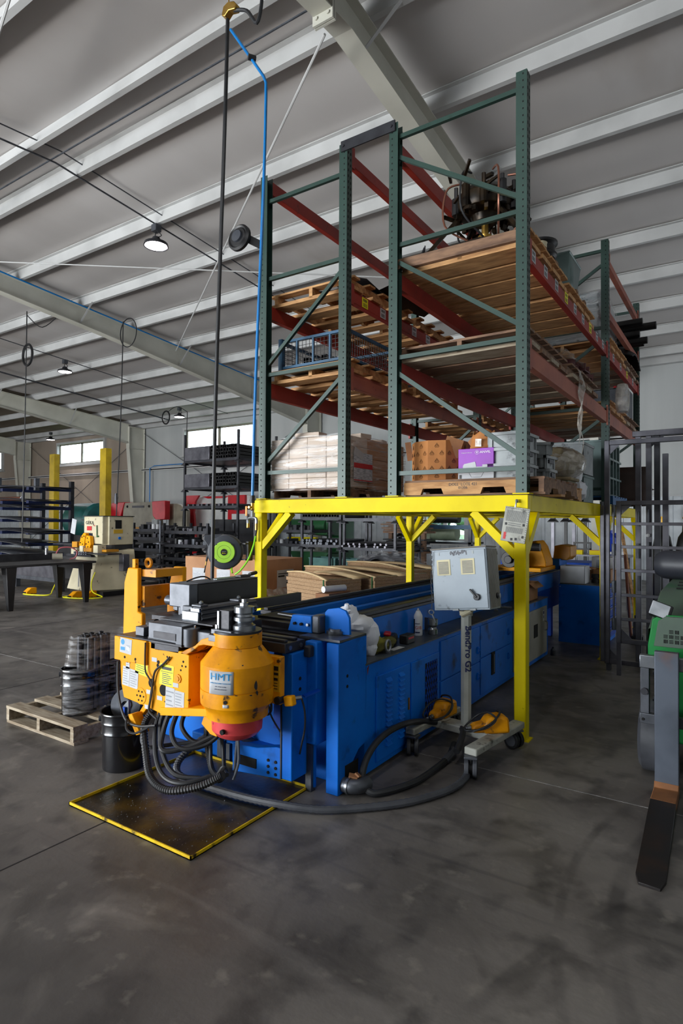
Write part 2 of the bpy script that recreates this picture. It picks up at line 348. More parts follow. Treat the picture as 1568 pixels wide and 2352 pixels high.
for y in PUR:
    obj('roof_purlin', G().prism(zee(y, y < YR), 'x', X0, X1), white_paint, ceil)
RAF = [-33.0, -23.3, -13.2, -3.4]
def dep(y): return .38+.52*(abs(y-YR)/13)**1.6
for rx in RAF:
    ys = [Y0+.9, -3, 1, YR, 9, 13, Y1-.9]
    g = G()
    top = [(y, zb(y)-.005) for y in ys]; bot = [(y, zb(y)-dep(y)) for y in ys]
    g.prism(top+bot[::-1], 'x', rx-.006, rx+.006)
    for A in (top, bot):
        for (a, b) in zip(A[:-1], A[1:]):
            g.add([(rx-.11, a[0], a[1]), (rx+.11, a[0], a[1]), (rx+.11, b[0], b[1]), (rx-.11, b[0], b[1]),
                   (rx-.11, a[0], a[1]-.014), (rx+.11, a[0], a[1]-.014), (rx+.11, b[0], b[1]-.014), (rx-.11, b[0], b[1]-.014)],
                  [(0, 1, 2, 3), (7, 6, 5, 4), (0, 4, 5, 1), (1, 5, 6, 2), (2, 6, 7, 3), (3, 7, 4, 0)])
    r = obj('roof_rafter', g, cream_paint, ceil)
    g = G(); zt = zb(4.75)
    for yy in (YR-.34, YR-.32): pass
    g.box(rx-.12, rx+.12, YR-.36, YR-.335, zt-.5, zt-.01); g.box(rx-.12, rx+.12, YR-.325, YR-.30, zt-.5, zt-.01)
    for sx in (-.07, .07): g.cyl((rx+sx, YR-.375, zt-.44), (rx+sx, YR-.27, zt-.44), .018, 8)
    obj('splice_plate', g, cream_paint, r)
    g = G()
    yw = Y1-.08; ct = zb(Y1)-.02
    g.prism([(yw, 0), (yw, ct), (yw-.86, ct), (yw-.84, ct-.95), (yw-.36, 0)], 'x', rx-.006, rx+.006)
    g.box(rx-.11, rx+.11, yw-.012, yw, 0, ct)
    g.beam((rx, yw-.36, 0), (rx, yw-.85, ct-.95), .22, .014); g.box(rx-.11, rx+.11, yw-.86, yw-.84, ct-1.0, ct); g.box(rx-.11, rx+.11, yw-.85, yw, ct-.03, ct); g.box(rx-.11, rx+.11, yw-.84, yw, ct-1.0, ct-.985)
    obj('frame_column', g, cream_paint, ceil)
    for y in PUR[9:-1:2]:
        obj('flange_brace', G().beam((rx+.02, y, zb(y)-dep(y)+.04), (rx+.5, y, zb(y)+.01), .04, .006), white_paint, r)
obj('ridge_conduit', G().tube([(X0+1, YR-.02, zb(YR)+.04), (X1-1, YR-.02, zb(YR)+.04)], .013, 6, 1), steel_m, ceil)

# ------------------------------------------------------------------ walls
WS = 2.3   # top of the corrugated liner
def rib_wall(y, xa, xb, holes):
    g = G(); pitch = .305
    cuts = sorted([xa, xb]+[h for H_ in holes for h in H_[:2]])
    pts = []; x = xa
    while x < xb:
        pts += [(x, 0), (x+.2, 0), (x+.215, -.035), (x+.29, -.035)]; x += pitch
    for (a, b) in zip(pts[:-1], pts[1:]):
        mx = (a[0]+b[0])/2; z1 = WS; segs = [(0, WS)]
        for h in holes:
            if h[0] < mx < h[1]: segs = [(0, h[2]), (h[3], WS)]
        for z0, z1 in segs: g.add([(a[0], y+a[1], z0), (b[0], y+b[1], z0), (b[0], y+b[1], z1), (a[0], y+a[1], z1)], [(0, 1, 2, 3)])
    return g
WIN = [(-20.5, -16.45, 4.5, 5.55), (-30.3, -26.3, 4.5, 5.55), (-40, -36.0, 4.5, 5.55)]
LOW = [(-8.9, -7.4, .95, 2.02)]
wz = zb(Y1)+.25
def wall_with_holes(y, xa, xb, z0, z1, holes, t=.08):
    g = G(); xs = sorted(set([xa, xb]+[v for h in holes for v in h[:2] if xa <= v <= xb]))
    for a, b in zip(xs[:-1], xs[1:]):
        m_ = (a+b)/2; hs = [h for h in holes if h[0] < m_ < h[1]]
        if hs: g.box(a, b, y, y+t, z0, hs[0][2]); g.box(a, b, y, y+t, hs[0][3], z1)
        else: g.box(a, b, y, y+t, z0, z1)
    return g
wb = obj('wall_back', wall_with_holes(Y1, -23.4, X1, WS, wz, WIN[:1]), wall_fab, kind='structure')
obj('tan_liner', wall_with_holes(Y1, X0, -23.4, WS, wz, WIN[1:]), wall_tan, wb)
obj('corrugated_liner', rib_wall(Y1, X0, X1, LOW), corr_mat, wb)
obj('outer_skin', wall_with_holes(Y1+.06, X0, X1, 0, WS, LOW, .02), steel_d, wb)
obj('wall_girt', G().box(X0, X1, Y1-.17, Y1, 3.88, 3.92).box(X0, X1, Y1-.17, Y1-.16, 3.84, 3.96), white_paint, wb)
obj('wall_girt', G().box(X0, X1, Y1-.06, Y1, WS-.02, WS+.02), white_paint, wb)
obj('eave_strut', G().box(X0, X1, Y1-.2, Y1-.02, zb(Y1)-.02, zb(Y1)+.2), white_paint, wb)
# wind bracing rods
for xa, xb in ((-23.3, -13.2), (-33, -23.3)):
    obj('brace_rod', G().cyl((xa+.1, Y1-.1, .4), (xb-.1, Y1-.1, 5.6), .012, 6), steel_m, wb)
    obj('brace_rod', G().cyl((xa+.1, Y1-.12, 5.6), (xb-.1, Y1-.12, .4), .012, 6), steel_m, wb)
def window(n, x0, x1, z0, z1, mull=True):
    g = G(); y0 = Y1-.12; f = .09
    for a, b, c, d in ((x0-.1, x1+.1, z0-.1, z0), (x0-.1, x1+.1, z1, z1+.1), (x0-.1, x0+.02, z0, z1), (x1-.02, x1+.1, z0, z1)): g.box(a, b, y0, Y1+.08, c, d)
    w_ = obj('window_%d' % n, g, white_paint, kind='structure')
    g = G(); xm = (x0+x1)/2
    for a, b, c, d in ((x0, x1, z0, z0+.06), (x0, x1, z1-.06, z1), (x0, x0+f, z0, z1), (x1-f, x1, z0, z1))+(((xm-.07, xm+.07, z0, z1),) if mull else ()): g.box(a, b, Y1+.02, Y1+.06, c, d)
    obj('sash_frame', g, grey_m if n < 4 else white_paint, w_)
    for a, b in (((x0+f, xm-.07), (xm+.07, x1-f)) if mull else ((x0+f, x1-f),)): obj('window_pane', G().box(a, b, Y1+.036, Y1+.042, z0+.06, z1-.06), glass_w, w_)
    obj('window_sill', G().box(x0-.2, x1+.2, Y1-.2, Y1+.01, z0-.14, z0-.1), white_paint, w_)
for i, h in enumerate(WIN): window(i+1, *h)
window(4, *LOW[0])
def side_wall(name, x, t):
    return obj(name, G().prism([(Y0, 0), (Y1, 0), (Y1, wz), (YR, zb(YR)+.3), (Y0, wz)], 'x', x, x+t), wall_fab, kind='structure')
side_wall('wall_left', X0-.1, .1); side_wall('wall_right', X1, .1)
DO = [(-18.2, -13.8, 0, 4.4), (-14.2+.0, -14.2, 0, 4.4), (-14.1, -5.0, 0, 4.4)]
g = G(); g.box(X0, -18.2, Y0-.1, Y0, 0, wz); g.box(-13.8, -14.1+.0, Y0-.1, Y0, 0, wz); g = G()
for a, b in ((X0, -18.2), (-14.1, -13.9), (-5.0, X1)): g.box(a, b, Y0-.1, Y0, 0, wz)
g.box(-18.2, -14.1, Y0-.1, Y0, 4.4, wz); g.box(-13.9, -5.0, Y0-.1, Y0, 4.4, wz)
obj('wall_front', g, wall_fab, kind='structure')
# ground and trees outside, seen through the low window
obj('outside_ground', G().box(-70, 30, Y1+.3, 80, -.3, -.15), pm('grass', '4f6a34', '3a5428', .4, .6, .5, rough=.9), kind='structure')
gl = pm('leaves', '3f6a2c', '28481c', .4, .6, 2, rough=.8)
t = thing('tree', 'leafy green tree outside, seen through the low window in the back wall', 'tree', (-20, 44, -.15))
g = G(); [g.ball((-20+random.uniform(-4, 4), 44+random.uniform(-2, 2), 2.6+random.uniform(-.9, .8)), random.uniform(.8, 1.3), 8, 6, .12) for _ in range(22)]
obj('foliage', g, gl, t); obj('trunk', G().cyl((-20, 44, -.15), (-20, 44, 2.4), .2, 8), wood2, t)

# ------------------------------------------------------------------ lamps, conduits, rods, hanging cables
def highbay(x, y, zc, label, dr=.38):
    t = thing('high_bay_lamp', label, 'lamp', (x, y, zc-dr), 'high bay lamps under the roof')
    z = zc-dr
    obj('junction_box', G().box(x-.06, x+.06, y-.06, y+.06, zc-.12, zc-.0), steel_m, t)
    obj('hook_cable', G().tube([(x, y, zc-.1), (x-.03, y, zc-.2), (x, y, z+.17)], .01, 5, 3).tube([(x+.04, y, zc-.12), (x+.14, y, zc-.22), (x+.05, y, z+.15)], .008, 5, 4), blackp, t)
    obj('lamp_housing', G().lathe([(.03, .17), (.06, .16), (.09, .10), (.2, .055), (.215, .0), (.2, -.0), (.19, .02), (.0, .03)], (x, y, z), 24), steel_d, t)
    obj('lamp_lens', G().lathe([(0, .012), (.185, .012), (.185, .004), (0, .004)], (x, y, z), 24), lamp_e, t, 'glowing round lens')
    l = bpy.data.lights.new('lamp', 'SPOT'); l.energy = 130; l.spot_size = rad(150); l.spot_blend = .6; l.shadow_soft_size = .18; l.color = (1, .96, .98)
    o = bpy.data.objects.new('lamp_light', l); COL.objects.link(o); o.location = (0, 0, -.02); o.parent = t
    return t
highbay(-8.6, 6.95, zb(6.95)-.03, 'lit round high bay lamp nearest the camera, left of the blue air pipe')
highbay(-17.3, 10.6, zb(10.6)-.02, 'lit high bay lamp beyond the first long rafter')
highbay(-18.2, 15.9, zb(15.9)-.1, 'lit high bay lamp just left of the large high window')
highbay(-28.4, 16.7, zb(16.7)-.1, 'lit high bay lamp over the tan wall beside the far left window')
for i, (x, y) in enumerate(((-1, 1), (-8, -4), (-17.5, .5), (-17, -5), (-28, 1), (-28, 8))):
    l = bpy.data.lights.new('lamp', 'SPOT'); l.energy = 110; l.spot_size = rad(150); l.shadow_soft_size = .2
    o = bpy.data.objects.new('ceiling_light', l); COL.objects.link(o); o.location = (x, y, 6.1)
def conduit(label, pts, r=.012, mt=steel_m, name='conduit', cat='conduit', sm=1): return obj(name, G().tube(pts, r, 6, sm), mt, label=label, cat=cat)
conduit('grey electrical conduit running across the purlins past the nearest lamp', [(-8.6, y, zb(y)-.02) for y in (-7, 3.2, YR, 6.5, 10, 14, 17.4)], .014)
conduit('second thin conduit close beside the one that feeds the nearest lamp', [(-8.45, y, zb(y)+.1) for y in (3.2, YR, 9, 13, 17.4)], .01)
conduit('grey conduit under the purlins beyond the first rafter', [(-17.3, y, zb(y)-.02) for y in (-6, YR, 10.6, 15.9, 17.6)], .014)
conduit('dark conduit near the left edge beyond the first rafter', [(-20.6, y, zb(y)-.03) for y in (0, YR, 8, 12, 17.4)], .03)
conduit('blue air pipe fixed along the top of the long rafter', [(-13.05, y, zb(y)-.03) for y in (YR, 9, 13, 17.2)], .018, pipe_blue, 'air_pipe', 'pipe')
conduit('blue air pipe run along the back wall above the press brake', [(-22.6, Y1-.25, 0.3), (-22.6, Y1-.25, 3.95), (-22.3, Y1-.25, 4.05), (-10, Y1-.25, 4.05)], .022, pipe_blue, 'air_pipe', 'pipe')
conduit('white diagonal brace rod dropping from the ridge bracket down to the long rafter', [(-3.42, 4.78, 6.36), (-13.1, 11.3, 6.27)], .014, white_paint, 'brace_rod', 'rod')
conduit('white brace rod crossing level behind the hanging black hose', [(-13.1, 5.4, 6.66), (-3.4, 11.4, 6.1)], .012, white_paint, 'brace_rod', 'rod')
conduit('white rod at the top left corner of the roof', [(-13.1, 5.2, 6.6), (-3.4, 2.2, 6.5)], .016, white_paint, 'brace_rod', 'rod')
t = thing('drop_cord', 'hanging black cord with a tied loop, leftmost, before the sheet rack', 'cord', (-14.75, 8, 1.0), 'hanging drop cords')
obj('cord', G().tube([(-14.72, 8, zb(8)), (-14.74, 8, 4), (-14.8, 8, 1.0)], .014, 6, 3), blackp, t)
obj('cord_loop', G().tube([(-14.66+.21*math.sin(a), 8, 5.62-.26*math.cos(a)) for a in [k*PI/6 for k in range(12)]], .03, 6, 2, True), blackp, t)
obj('cord_slack', G().tube([(-14.7, 8, 6.6), (-14.2, 8.1, 6.25), (-13.6, 8.2, 6.5)], .012, 5, 5), blackp, t)
obj('plug', G().cyl((-14.77, 8, 2.25), (-14.77, 8, 2.0), .035, 8), steel_d, t)
t = thing('drop_cord', 'hanging black cord with a wide loop below the long rafter, ending in a plug', 'cord', (-12.45, 9, 2.2), 'hanging drop cords')
obj('cord', G().tube([(-12.3, 9, 6.3), (-12.35, 9, 4), (-12.5, 9, 1.3)], .013, 6, 3), blackp, t)
obj('cord_loop', G().tube([(-12.1+.3*math.sin(a), 9, 6.0-.34*math.cos(a)) for a in [k*PI/6 for k in range(12)]], .012, 6, 2, True), blackp, t)
obj('plug', G().cyl((-12.49, 9, 2.2), (-12.49, 9, 1.95), .04, 8).cyl((-12.49, 9, 2.07), (-12.49, 9, 2.12), .045, 8), steel_d, t)
t = thing('drop_cord', 'thin hanging cord with a coil by the lamp next to the large high window', 'cord', (-16.8, 15, 1.3), 'hanging drop cords')
obj('cord', G().tube([(-16.75, 15, 5.5), (-16.8, 15, 4), (-16.95, 15, 1.3)], .014, 6, 3), blackp, t)
obj('cord_loop', G().tube([(-17.9+.2*math.sin(a), 15, 5.4-.24*math.cos(a)) for a in [k*PI/6 for k in range(12)]], .03, 6, 2, True), blackp, t)
obj('cord_lead', G().tube([(-17.8, 15, 5.6), (-17.3, 15, 5.75), (-16.75, 15, 5.5)], .012, 5, 4), blackp, t)
# black hanging hose/rod by the bender with its wall hook
t = thing('hanging_hose', 'long black hose hanging from a yellow hook at the ridge down to the bender', 'hose', (-3.7, 3.6, 1.06))
obj('hose', G().tube([(-3.575, 3.6, 5.75), (-3.60, 3.6, 4.8), (-3.665, 3.6, 3.0), (-3.69, 3.6, 1.9), (-3.70, 3.6, 1.06)], .016, 10, 4), rubber, t)
obj('hose_loop', G().tube([(-3.5, 3.6, 5.79), (-3.36, 3.6, 5.72), (-3.25, 3.6, 5.57), (-3.20, 3.6, 5.72), (-3.22, 3.6, 5.9), (-3.36, 3.62, 6.03)], .015, 8, 5), rubber, t)
obj('pulley_hook', G().prism([(-3.62, 5.78), (-3.60, 5.85), (-3.55, 5.865), (-3.48, 5.84), (-3.45, 5.80), (-3.47, 5.77), (-3.54, 5.79), (-3.58, 5.76)], 'y', 3.57, 3.63), brass, t, 'yellow brass hook block', bevel=.006)
obj('hook_wire', G().tube([(-3.565, 3.6, 5.86), (-3.56, 3.6, 6.2), (-3.55, 3.55, zb(3.5))], .006, 5, 1), brass, t)
# blue air drop at the left rack corner
t = thing('air_drop_pipe', 'blue compressed-air pipe running from the roof down the rack corner to brass valves', 'pipe', (-3.83, 4.2, 1.5))
obj('pipe', G().tube([(-4.13, 4.2, 6.33), (-3.86, 4.2, 5.93), (-3.70, 4.2, 5.69), (-3.672, 4.2, 5.62), (-3.671, 4.2, 5.5)], .014, 10, 1).tube([(-3.671, 4.2, 5.5), (-3.69, 4.2, 4.7), (-3.77, 4.2, 2.9), (-3.80, 4.2, 1.78)], .014, 10, 4), pipe_blue, t)
obj('pipe_clamp', G().cyl((-3.87, 4.17, 5.93), (-3.83, 4.23, 5.93), .028, 8), steel_d, t)
obj('coupling', G().cyl((-3.80, 4.2, 1.72), (-3.80, 4.2, 1.79), .022, 12).cyl((-3.80, 4.2, 1.74), (-3.80, 4.2, 1.75), .027, 12), blackp, t)
obj('ball_valve', G().cyl((-3.80, 4.2, 1.67), (-3.80, 4.2, 1.72), .014, 10).cyl((-3.80, 4.15, 1.68), (-3.80, 4.2, 1.68), .012, 8).ball((-3.80, 4.2, 1.665), .02), brass, t)
obj('valve_handle', G().rb((-3.83, 4.15, 1.645), (.022, .008, .09)), orange_p, t, bevel=.003)
obj('drop_tee', G().tube([(-3.80, 4.2, 1.67), (-3.80, 4.2, 1.585)], .011, 8, 1).tube([(-3.852, 4.2, 1.53), (-3.85, 4.2, 1.57), (-3.82, 4.2, 1.582), (-3.775, 4.2, 1.582), (-3.75, 4.2, 1.57), (-3.748, 4.2, 1.53)], .014, 8, 3), steel, t)
obj('brass_coupler', G().cyl((-3.852, 4.2, 1.49), (-3.852, 4.2, 1.535), .013, 10).cyl((-3.748, 4.2, 1.47), (-3.748, 4.2, 1.535), .013, 10), brass, t)
# ------------------------------------------------------------------ yellow platform
PX0, PX1, PY0, PY1, PZ = -3.86, -1.275, 4.29, 9.97, 1.75
pf = thing('steel_platform', 'large yellow steel platform on square posts carrying the pallet racks over the bender', 'platform', (-2.57, 7.1, 0))
g = G(); g.box(PX0, PX1, PY0, PY0+.09, PZ-.12, PZ)
obj('front_beam', g, yel, pf, bevel=.004)
obj('rear_beam', G().box(PX0, PX1, PY1-.09, PY1, PZ-.12, PZ), yel, pf, bevel=.004)
for x in (PX0, PX1-.09): obj('side_beam', G().box(x, x+.09, PY0+.09, PY1-.09, PZ-.12, PZ), yel, pf, bevel=.004)
for y in (5.2, 6.2, 7.36, 8.3, 9.2): obj('cross_beam', G().box(PX0+.09, PX1-.09, y, y+.08, PZ-.10, PZ-.02), yel, pf, bevel=.003)
for x in (-2.95, -2.2): obj('joist', G().box(x-.03, x+.03, PY0+.09, PY1-.09, PZ-.11, PZ-.03), yel, pf)
obj('deck_plate', G().box(PX0+.01, PX1-.01, PY0+.02, PY1-.02, PZ, PZ+.006), pm('deck_edge', '6a6030', '3c3820', .4, .6, 6, rough=.7), pf)
for x in (PX0+.01, PX1-.10):
    for y in (PY0+.0, 7.36, PY1-.09):
        obj('post', G().box(x, x+.085, y, y+.085, 0.006, PZ-.12), yel, pf, bevel=.006)
        obj('foot_plate', G().box(x-.02, x+.105, max(y-.02, PY0-.0), y+.105, 0, .008), yel, pf)
        s = 1 if x < -2.5 else -1; cx = x+.0425
        obj('knee_brace', G().beam((cx+s*.03, y+.045, PZ-.44), (cx+s*.36, y+.045, PZ-.12), .07, .06), yel, pf)
        for sy in ((1,) if y < 5 else (-1, 1) if y < 8 else (-1,)):
            obj('knee_brace', G().beam((cx, y+.04+sy*.03, PZ-.44), (cx, y+.04+sy*.34, PZ-.12), .06, .06), yel, pf)

# ------------------------------------------------------------------ pallet racks
ZB, ZT = PZ+.006, 4.82
def upright(par, x, y, side, z0=ZB, z1=ZT, fresh=False):
    w_ = .04; t = .004; s = side
    p = [(x+s*w_, y-w_), (x+s*w_, y+w_), (x-s*w_, y+w_), (x-s*w_, y+w_-t), (x+s*(w_-t), y+w_-t), (x+s*(w_-t), y-w_+t), (x-s*w_, y-w_+t), (x-s*w_, y-w_)]
    u = obj('upright', G().prism(p, 'z', z0, z1), green_r, par)
    g = G(); n = int((z1-z0)/.051)
    for i in range(n):
        z = z0+.03+i*.051
        g.box(x+s*.012-.005, x+s*.012+.005, y-w_-.001, y-w_+.001, z-.006, z+.006)
        for dy in (-.018, .018):
            a = sorted((x+s*(w_-.001), x+s*(w_+.001))); g.box(a[0], a[1], y+dy-.006, y+dy+.006, z-.011, z+.011)
    obj('slot_holes', g, dark_hole, u, kind='stuff')
    obj('base_plate', G().box(x-.06, x+.06, y-.05, y+.05, z0, z0+.008), yel, u)
    return u
def brace(par, x0, z0, x1, z1, y, name='brace'):
    obj(name, G().beam((x0, y, z0), (x1, y, z1), .03, .034), green_r, par)
def beam(par, x, ya, yb, z, mt, h=.125, side=1, name='beam'):
    b = obj(name, G().prism([(x-.028*side, z-h), (x+.028*side, z-h), (x+.028*side, z-.035), (x+.004*side, z-.035), (x+.004*side, z), (x-.028*side, z)], 'y', ya+.045, yb-.045), mt, par, bevel=.003)
    for y, d in ((ya+.04, 1), (yb-.04, -1)):
        obj('beam_connector', G().box(x+min(0, side*.012)-.0+side*.032-.006, x+side*.032+.006, min(y, y+d*.05), max(y, y+d*.05), z-h-.03, z+.03), mt, b)
    return b
def stickers(b, x, y0, y1, z, n, rows, side=1):
    for i in range(n):
        y = y0+(y1-y0)*i/max(1, n-1); k = rows[i % len(rows)]; a = sorted((x, x+side*.0015))
        s = obj('sticker', G().box(a[0], a[1], y-.05, y+.05, z-.045, z+.045), yellow_lbl if k == 'y' else paper, b)
        g = G()
        for j in range(9):
            yy = y-.036+j*.008; a2 = sorted((x+side*.0015, x+side*.002)); g.box(a2[0], a2[1], yy, yy+random.choice((.002, .004)), z-.036, z-.004)
        for j in range(4):
            yy = y-.032+j*.017; g.box(a2[0], a2[1], yy, yy+.011, z+.01, z+.034)
        obj('barcode', g, black_ink, s)
AX = (-3.77, -2.87); BX = (-2.375, -1.325); YS = (4.335, 7.45, 9.86)
ra = thing('pallet_rack', 'narrower left pallet rack of green uprights and red beams on the yellow platform', 'rack', (-3.3, 7.1, ZB))
rb_ = thing('pallet_rack', 'wider right pallet rack with the fewest gaps, green uprights and red and orange beams', 'rack', (-1.85, 7.1, ZB))
for i, y in enumerate(YS):
    upright(ra, AX[0], y, -1, z1=ZT if i < 2 else 4.3); upright(ra, AX[1], y, 1, z1=ZT if i < 2 else 4.3)
    a, b = AX[0]+.04, AX[1]-.04
    for z in (2.006, 2.93, 3.84, 4.58):
        if i < 2 or z < 4.4: brace(ra, a, z, b, z, y, 'horizontal_brace')
    brace(ra, a, 2.11, b, 2.80, y, 'diagonal_brace'); brace(ra, a, 3.03, b, 3.73, y, 'diagonal_brace')
for i, y in enumerate(YS):
    upright(rb_, BX[0], y, -1); upright(rb_, BX[1], y, 1)
    a, b = BX[0]+.04, BX[1]-.04
    for z in (1.945, 2.89, 3.815, 4.71): brace(rb_, a, z, b, z, y, 'horizontal_brace')
    if i < 2:
        for z0, z1 in ((4.54, 3.93), (3.67, 3.0), (2.76, 2.05)):
            if i == 0: brace(rb_, a, z0, b, z1, y, 'diagonal_brace')
            else: brace(rb_, a, z1, b, z0, y, 'diagonal_brace')
    else: brace(rb_, a, 2.05, b, 2.76, y, 'diagonal_brace')
obj('row_spacer', G().rb((-2.62, 4.29-.006, 4.79), (.53, .012, .09)).cyl((-2.86, 4.27, 4.79), (-2.86, 4.29, 4.79), .012, 8).cyl((-2.39, 4.27, 4.79), (-2.39, 4.29, 4.79), .012, 8), steel_d, ra, 'dark bar bolted between the two rack tops')
L1, L2, LT = 3.60, 2.865, 4.80
for x, s in ((AX[0], -1), (AX[1], 1)):
    for (ya, yb) in ((YS[0], YS[1]), (YS[1], YS[2])):
        b1 = beam(ra, x, ya, yb, L1, red_r, .125, s); b2 = beam(ra, x, ya, yb, L2, red_r if x < -3 else brown_r, .14, s)
        if x > -3 and ya < 5: stickers(b1, x+.0285, 4.62, 6.9, 3.525, 8, 'ywywwyww')
    beam(ra, x, YS[0], YS[1], LT, red_r, .125, s)
for (ya, yb) in ((YS[0], YS[1]), (YS[1], YS[2])):
    beam(rb_, BX[0], ya, yb, L1+.0, red_r, .13, -1); b1 = beam(rb_, BX[1], ya, yb, L1, red_r, .13, 1)
    beam(rb_, BX[0], ya, yb, L2, red_r, .13, -1); beam(rb_, BX[1], ya, yb, L2, brown_r, .165, 1)
    if ya < 5: stickers(b1, BX[1]+.0285, 4.5, 7.15, 3.535, 9, 'wwwywwyww')
    else: stickers(b1, BX[1]+.0285, 7.8, 9.3, 3.535, 4, 'wwyw')
beam(rb_, BX[0], YS[0], YS[1], LT-.12, red_r, .13, -1)
beam(rb_, BX[1], YS[1], YS[2], 4.66, brown_r, .11, 1); beam(rb_, BX[1], YS[1], YS[2], 4.06, brown_r, .12, 1)

# ------------------------------------------------------------------ pallets
def make_pallet(w_, d_, mt, bt=.018, n=7, nb=7, label='', loc=(0, 0, 0), h=.125, boardw=None, bb=None, bbw=None):
    bb = bb or bt
    t = thing('wooden_pallet', label, 'pallet', (0, 0, 0)); bw = boardw or (d_/n*.72)
    for i in range(n):
        y = -d_/2+bw/2+i*(d_-bw)/(n-1); j = random.uniform(-.006, .006)
        obj('deck_board', G().box(-w_/2+j, w_/2+j, y-bw/2, y+bw/2, h-bt, h), mt, t)
    bw = bbw or bw
    for i in range(nb):
        y = -d_/2+bw/2+i*(d_-bw)/(nb-1); j = random.uniform(-.012, .012)
        obj('bottom_board', G().box(-w_/2+j, w_/2+j, y-bw/2, y+bw/2, 0, bb), (random.choice((wood, wood2, wood2, wood3)) if mt is wood2 else mt), t)
    for x in (-w_/2+.02, 0, w_/2-.02) if bb == bt else (-w_/2+.07, 0, w_/2-.07):
        obj('stringer', G().prism([(-d_/2, bt), (-d_/2*.62, bt), (-d_/2*.58, bt+.035), (-d_/2*.25, bt+.035), (-d_/2*.2, bt), (d_/2*.2, bt), (d_/2*.25, bt+.035), (d_/2*.58, bt+.035), (d_/2*.62, bt), (d_/2, bt), (d_/2, h-bt), (-d_/2, h-bt)], 'x', x-.019, x+.019), mt, t)
    t.location = loc; return t
PG = 'wooden pallets on the rack levels'
p_new = make_pallet(1.11, 1.12, wood, label='new orange pallet on the upper right rack level under the oily rotary head', loc=(-1.85, 4.98, L1), n=8, nb=4, boardw=.12, bb=.036, bbw=.245)
p_new['group'] = PG
p_old = make_pallet(1.11, 1.12, wood2, label='dark weathered pallet on the lower level of the right rack, nearest the front', loc=(-1.85, 4.98, L2), n=7, nb=4, boardw=.13, bb=.036, bbw=.235)
p_old['group'] = PG
def cp(src, x, y, z, label, rz=0): return copy_tree(src, (x, y, z), rz, None, label, PG)
cp(p_new, -1.86, 6.2, L1, 'orange pallet on the upper right rack level under the grey bin')
cp(p_new, -1.84, 8.15, L1, 'pallet on the upper level of the right rack under the wrapped load'); cp(p_old, -1.84, 9.28, L1, 'last pallet on the upper level of the right rack, under the black sack')
cp(p_old, -1.83, 6.2, L2, 'dark pallet on the lower level of the right rack, under the red channel pieces'); cp(p_new, -1.84, 8.15, L2, 'pallet on the lower level of the right rack, third from the front')
cp(p_old, -1.84, 9.28, L2, 'last pallet on the lower level of the right rack, under the steel tank')
p_n2 = make_pallet(.96, 1.12, wood, label='light pallet on the upper left rack level under the cut sheet metal', loc=(-3.32, 5.0, L1), n=5, nb=4, boardw=.10, bb=.032, bbw=.15)
p_n2['group'] = PG
cp(p_n2, -3.32, 6.3, L1, 'second pallet on the upper level of the left rack'); cp(p_n2, -3.32, 5.0, L2, 'light pallet on the lower level of the left rack, under the blue wire basket')
cp(p_n2, -3.32, 6.3, L2, 'second pallet on the lower level of the left rack, behind the wire basket')
cp(p_n2, -3.32, 8.3, L1, 'pallet in the rear bay of the left rack, upper level'); cp(p_n2, -3.32, 8.3, L2, 'pallet in the rear bay of the left rack, lower level')
# on the platform deck
pz = PZ+.006
st = make_pallet(1.12, 1.02, wood2, label='heat-stamped pallet on the platform carrying the many-sided carton and the purple box', loc=(0, 0, 0), n=6, nb=3, h=.13)
for o in list(st.children): o.rotation_euler = (0, 0, 0)
st.location = (-1.75, 4.9, pz)
g = G().prism([(-2.31, 0), (-2.16, 0), (-2.14, .05), (-1.98, .05), (-1.96, 0), (-1.66, 0), (-1.64, .05), (-1.48, .05), (-1.46, 0), (-1.375, 0), (-1.375, .10), (-2.31, .10)], 'y', 4.375, 4.41)
g.mv((0, 0, pz+.012)); ORG[st] = Vector((-1.75, 4.9, pz))
obj('side_stringer', g, wood, st, 'notched side board with stamped letters')
text('stamp', 'DOLL  LOTE 421', .032, (-1.80, 4.374, pz+.088), (90, 0, 0), black_ink, st); text('stamp', '01306', .03, (-1.80, 4.374, pz+.062), (90, 0, 0), black_ink, st)
p_lp = make_pallet(.84, 1.0, wood2, label='pallet on the platform under the shrink-wrapped cartons', loc=(-3.33, 4.95, pz), n=6, nb=3, h=.10)
p_r = make_pallet(1.0, .9, wood, label='pallet on the platform under the grey totes', loc=(-1.82, 5.75, pz), n=6, nb=3, h=.13)

# ------------------------------------------------------------------ loads on the left rack
t = thing('shrink_wrapped_cartons', 'big shrink-wrapped block of pale cartons on the platform behind the left upright', 'cartons', (-3.33, 4.95, pz+.1))
bx0, bx1, by0, by1, bz = -3.76, -2.905, 4.42, 5.5, pz+.1
for k in range(5):
    for i in range(4):
        for j in range(3):
            x = bx0+i*(bx1-bx0)/4; y = by0+j*(by1-by0)/3; q = random.uniform(0, .006)
            obj('carton', G().box(x+.002, x+(bx1-bx0)/4-.002, y+.002-q, y+(by1-by0)/3-.002, bz+k*.093+.001, bz+k*.093+.0925), boxpale if i < 3 or j == 0 else card, t, bevel=.004)
g = G()
for (a, b, c, d) in ((bx0-.012, by0-.014, bx1+.012, by0-.014), (bx1+.012, by0-.014, bx1+.012, by1+.01), (bx1+.012, by1+.01, bx0-.012, by1+.01), (bx0-.012, by1+.01, bx0-.012, by0-.014)):
    g.grid(lambda u, v: (a+(c-a)*u+.004*math.sin(v*31), b+(d-b)*u+.004*math.sin(v*31), bz-.02+.5*v), 6, 20)
obj('stretch_film', g, wrap_side, t, 'clear stretch film around the cartons')
lb = obj('label_sheet', G().box(bx1+.0165, bx1+.018, 4.52, 4.84, bz+.06, bz+.32), paper_gr, t, 'printed shipping sheet with a red band')
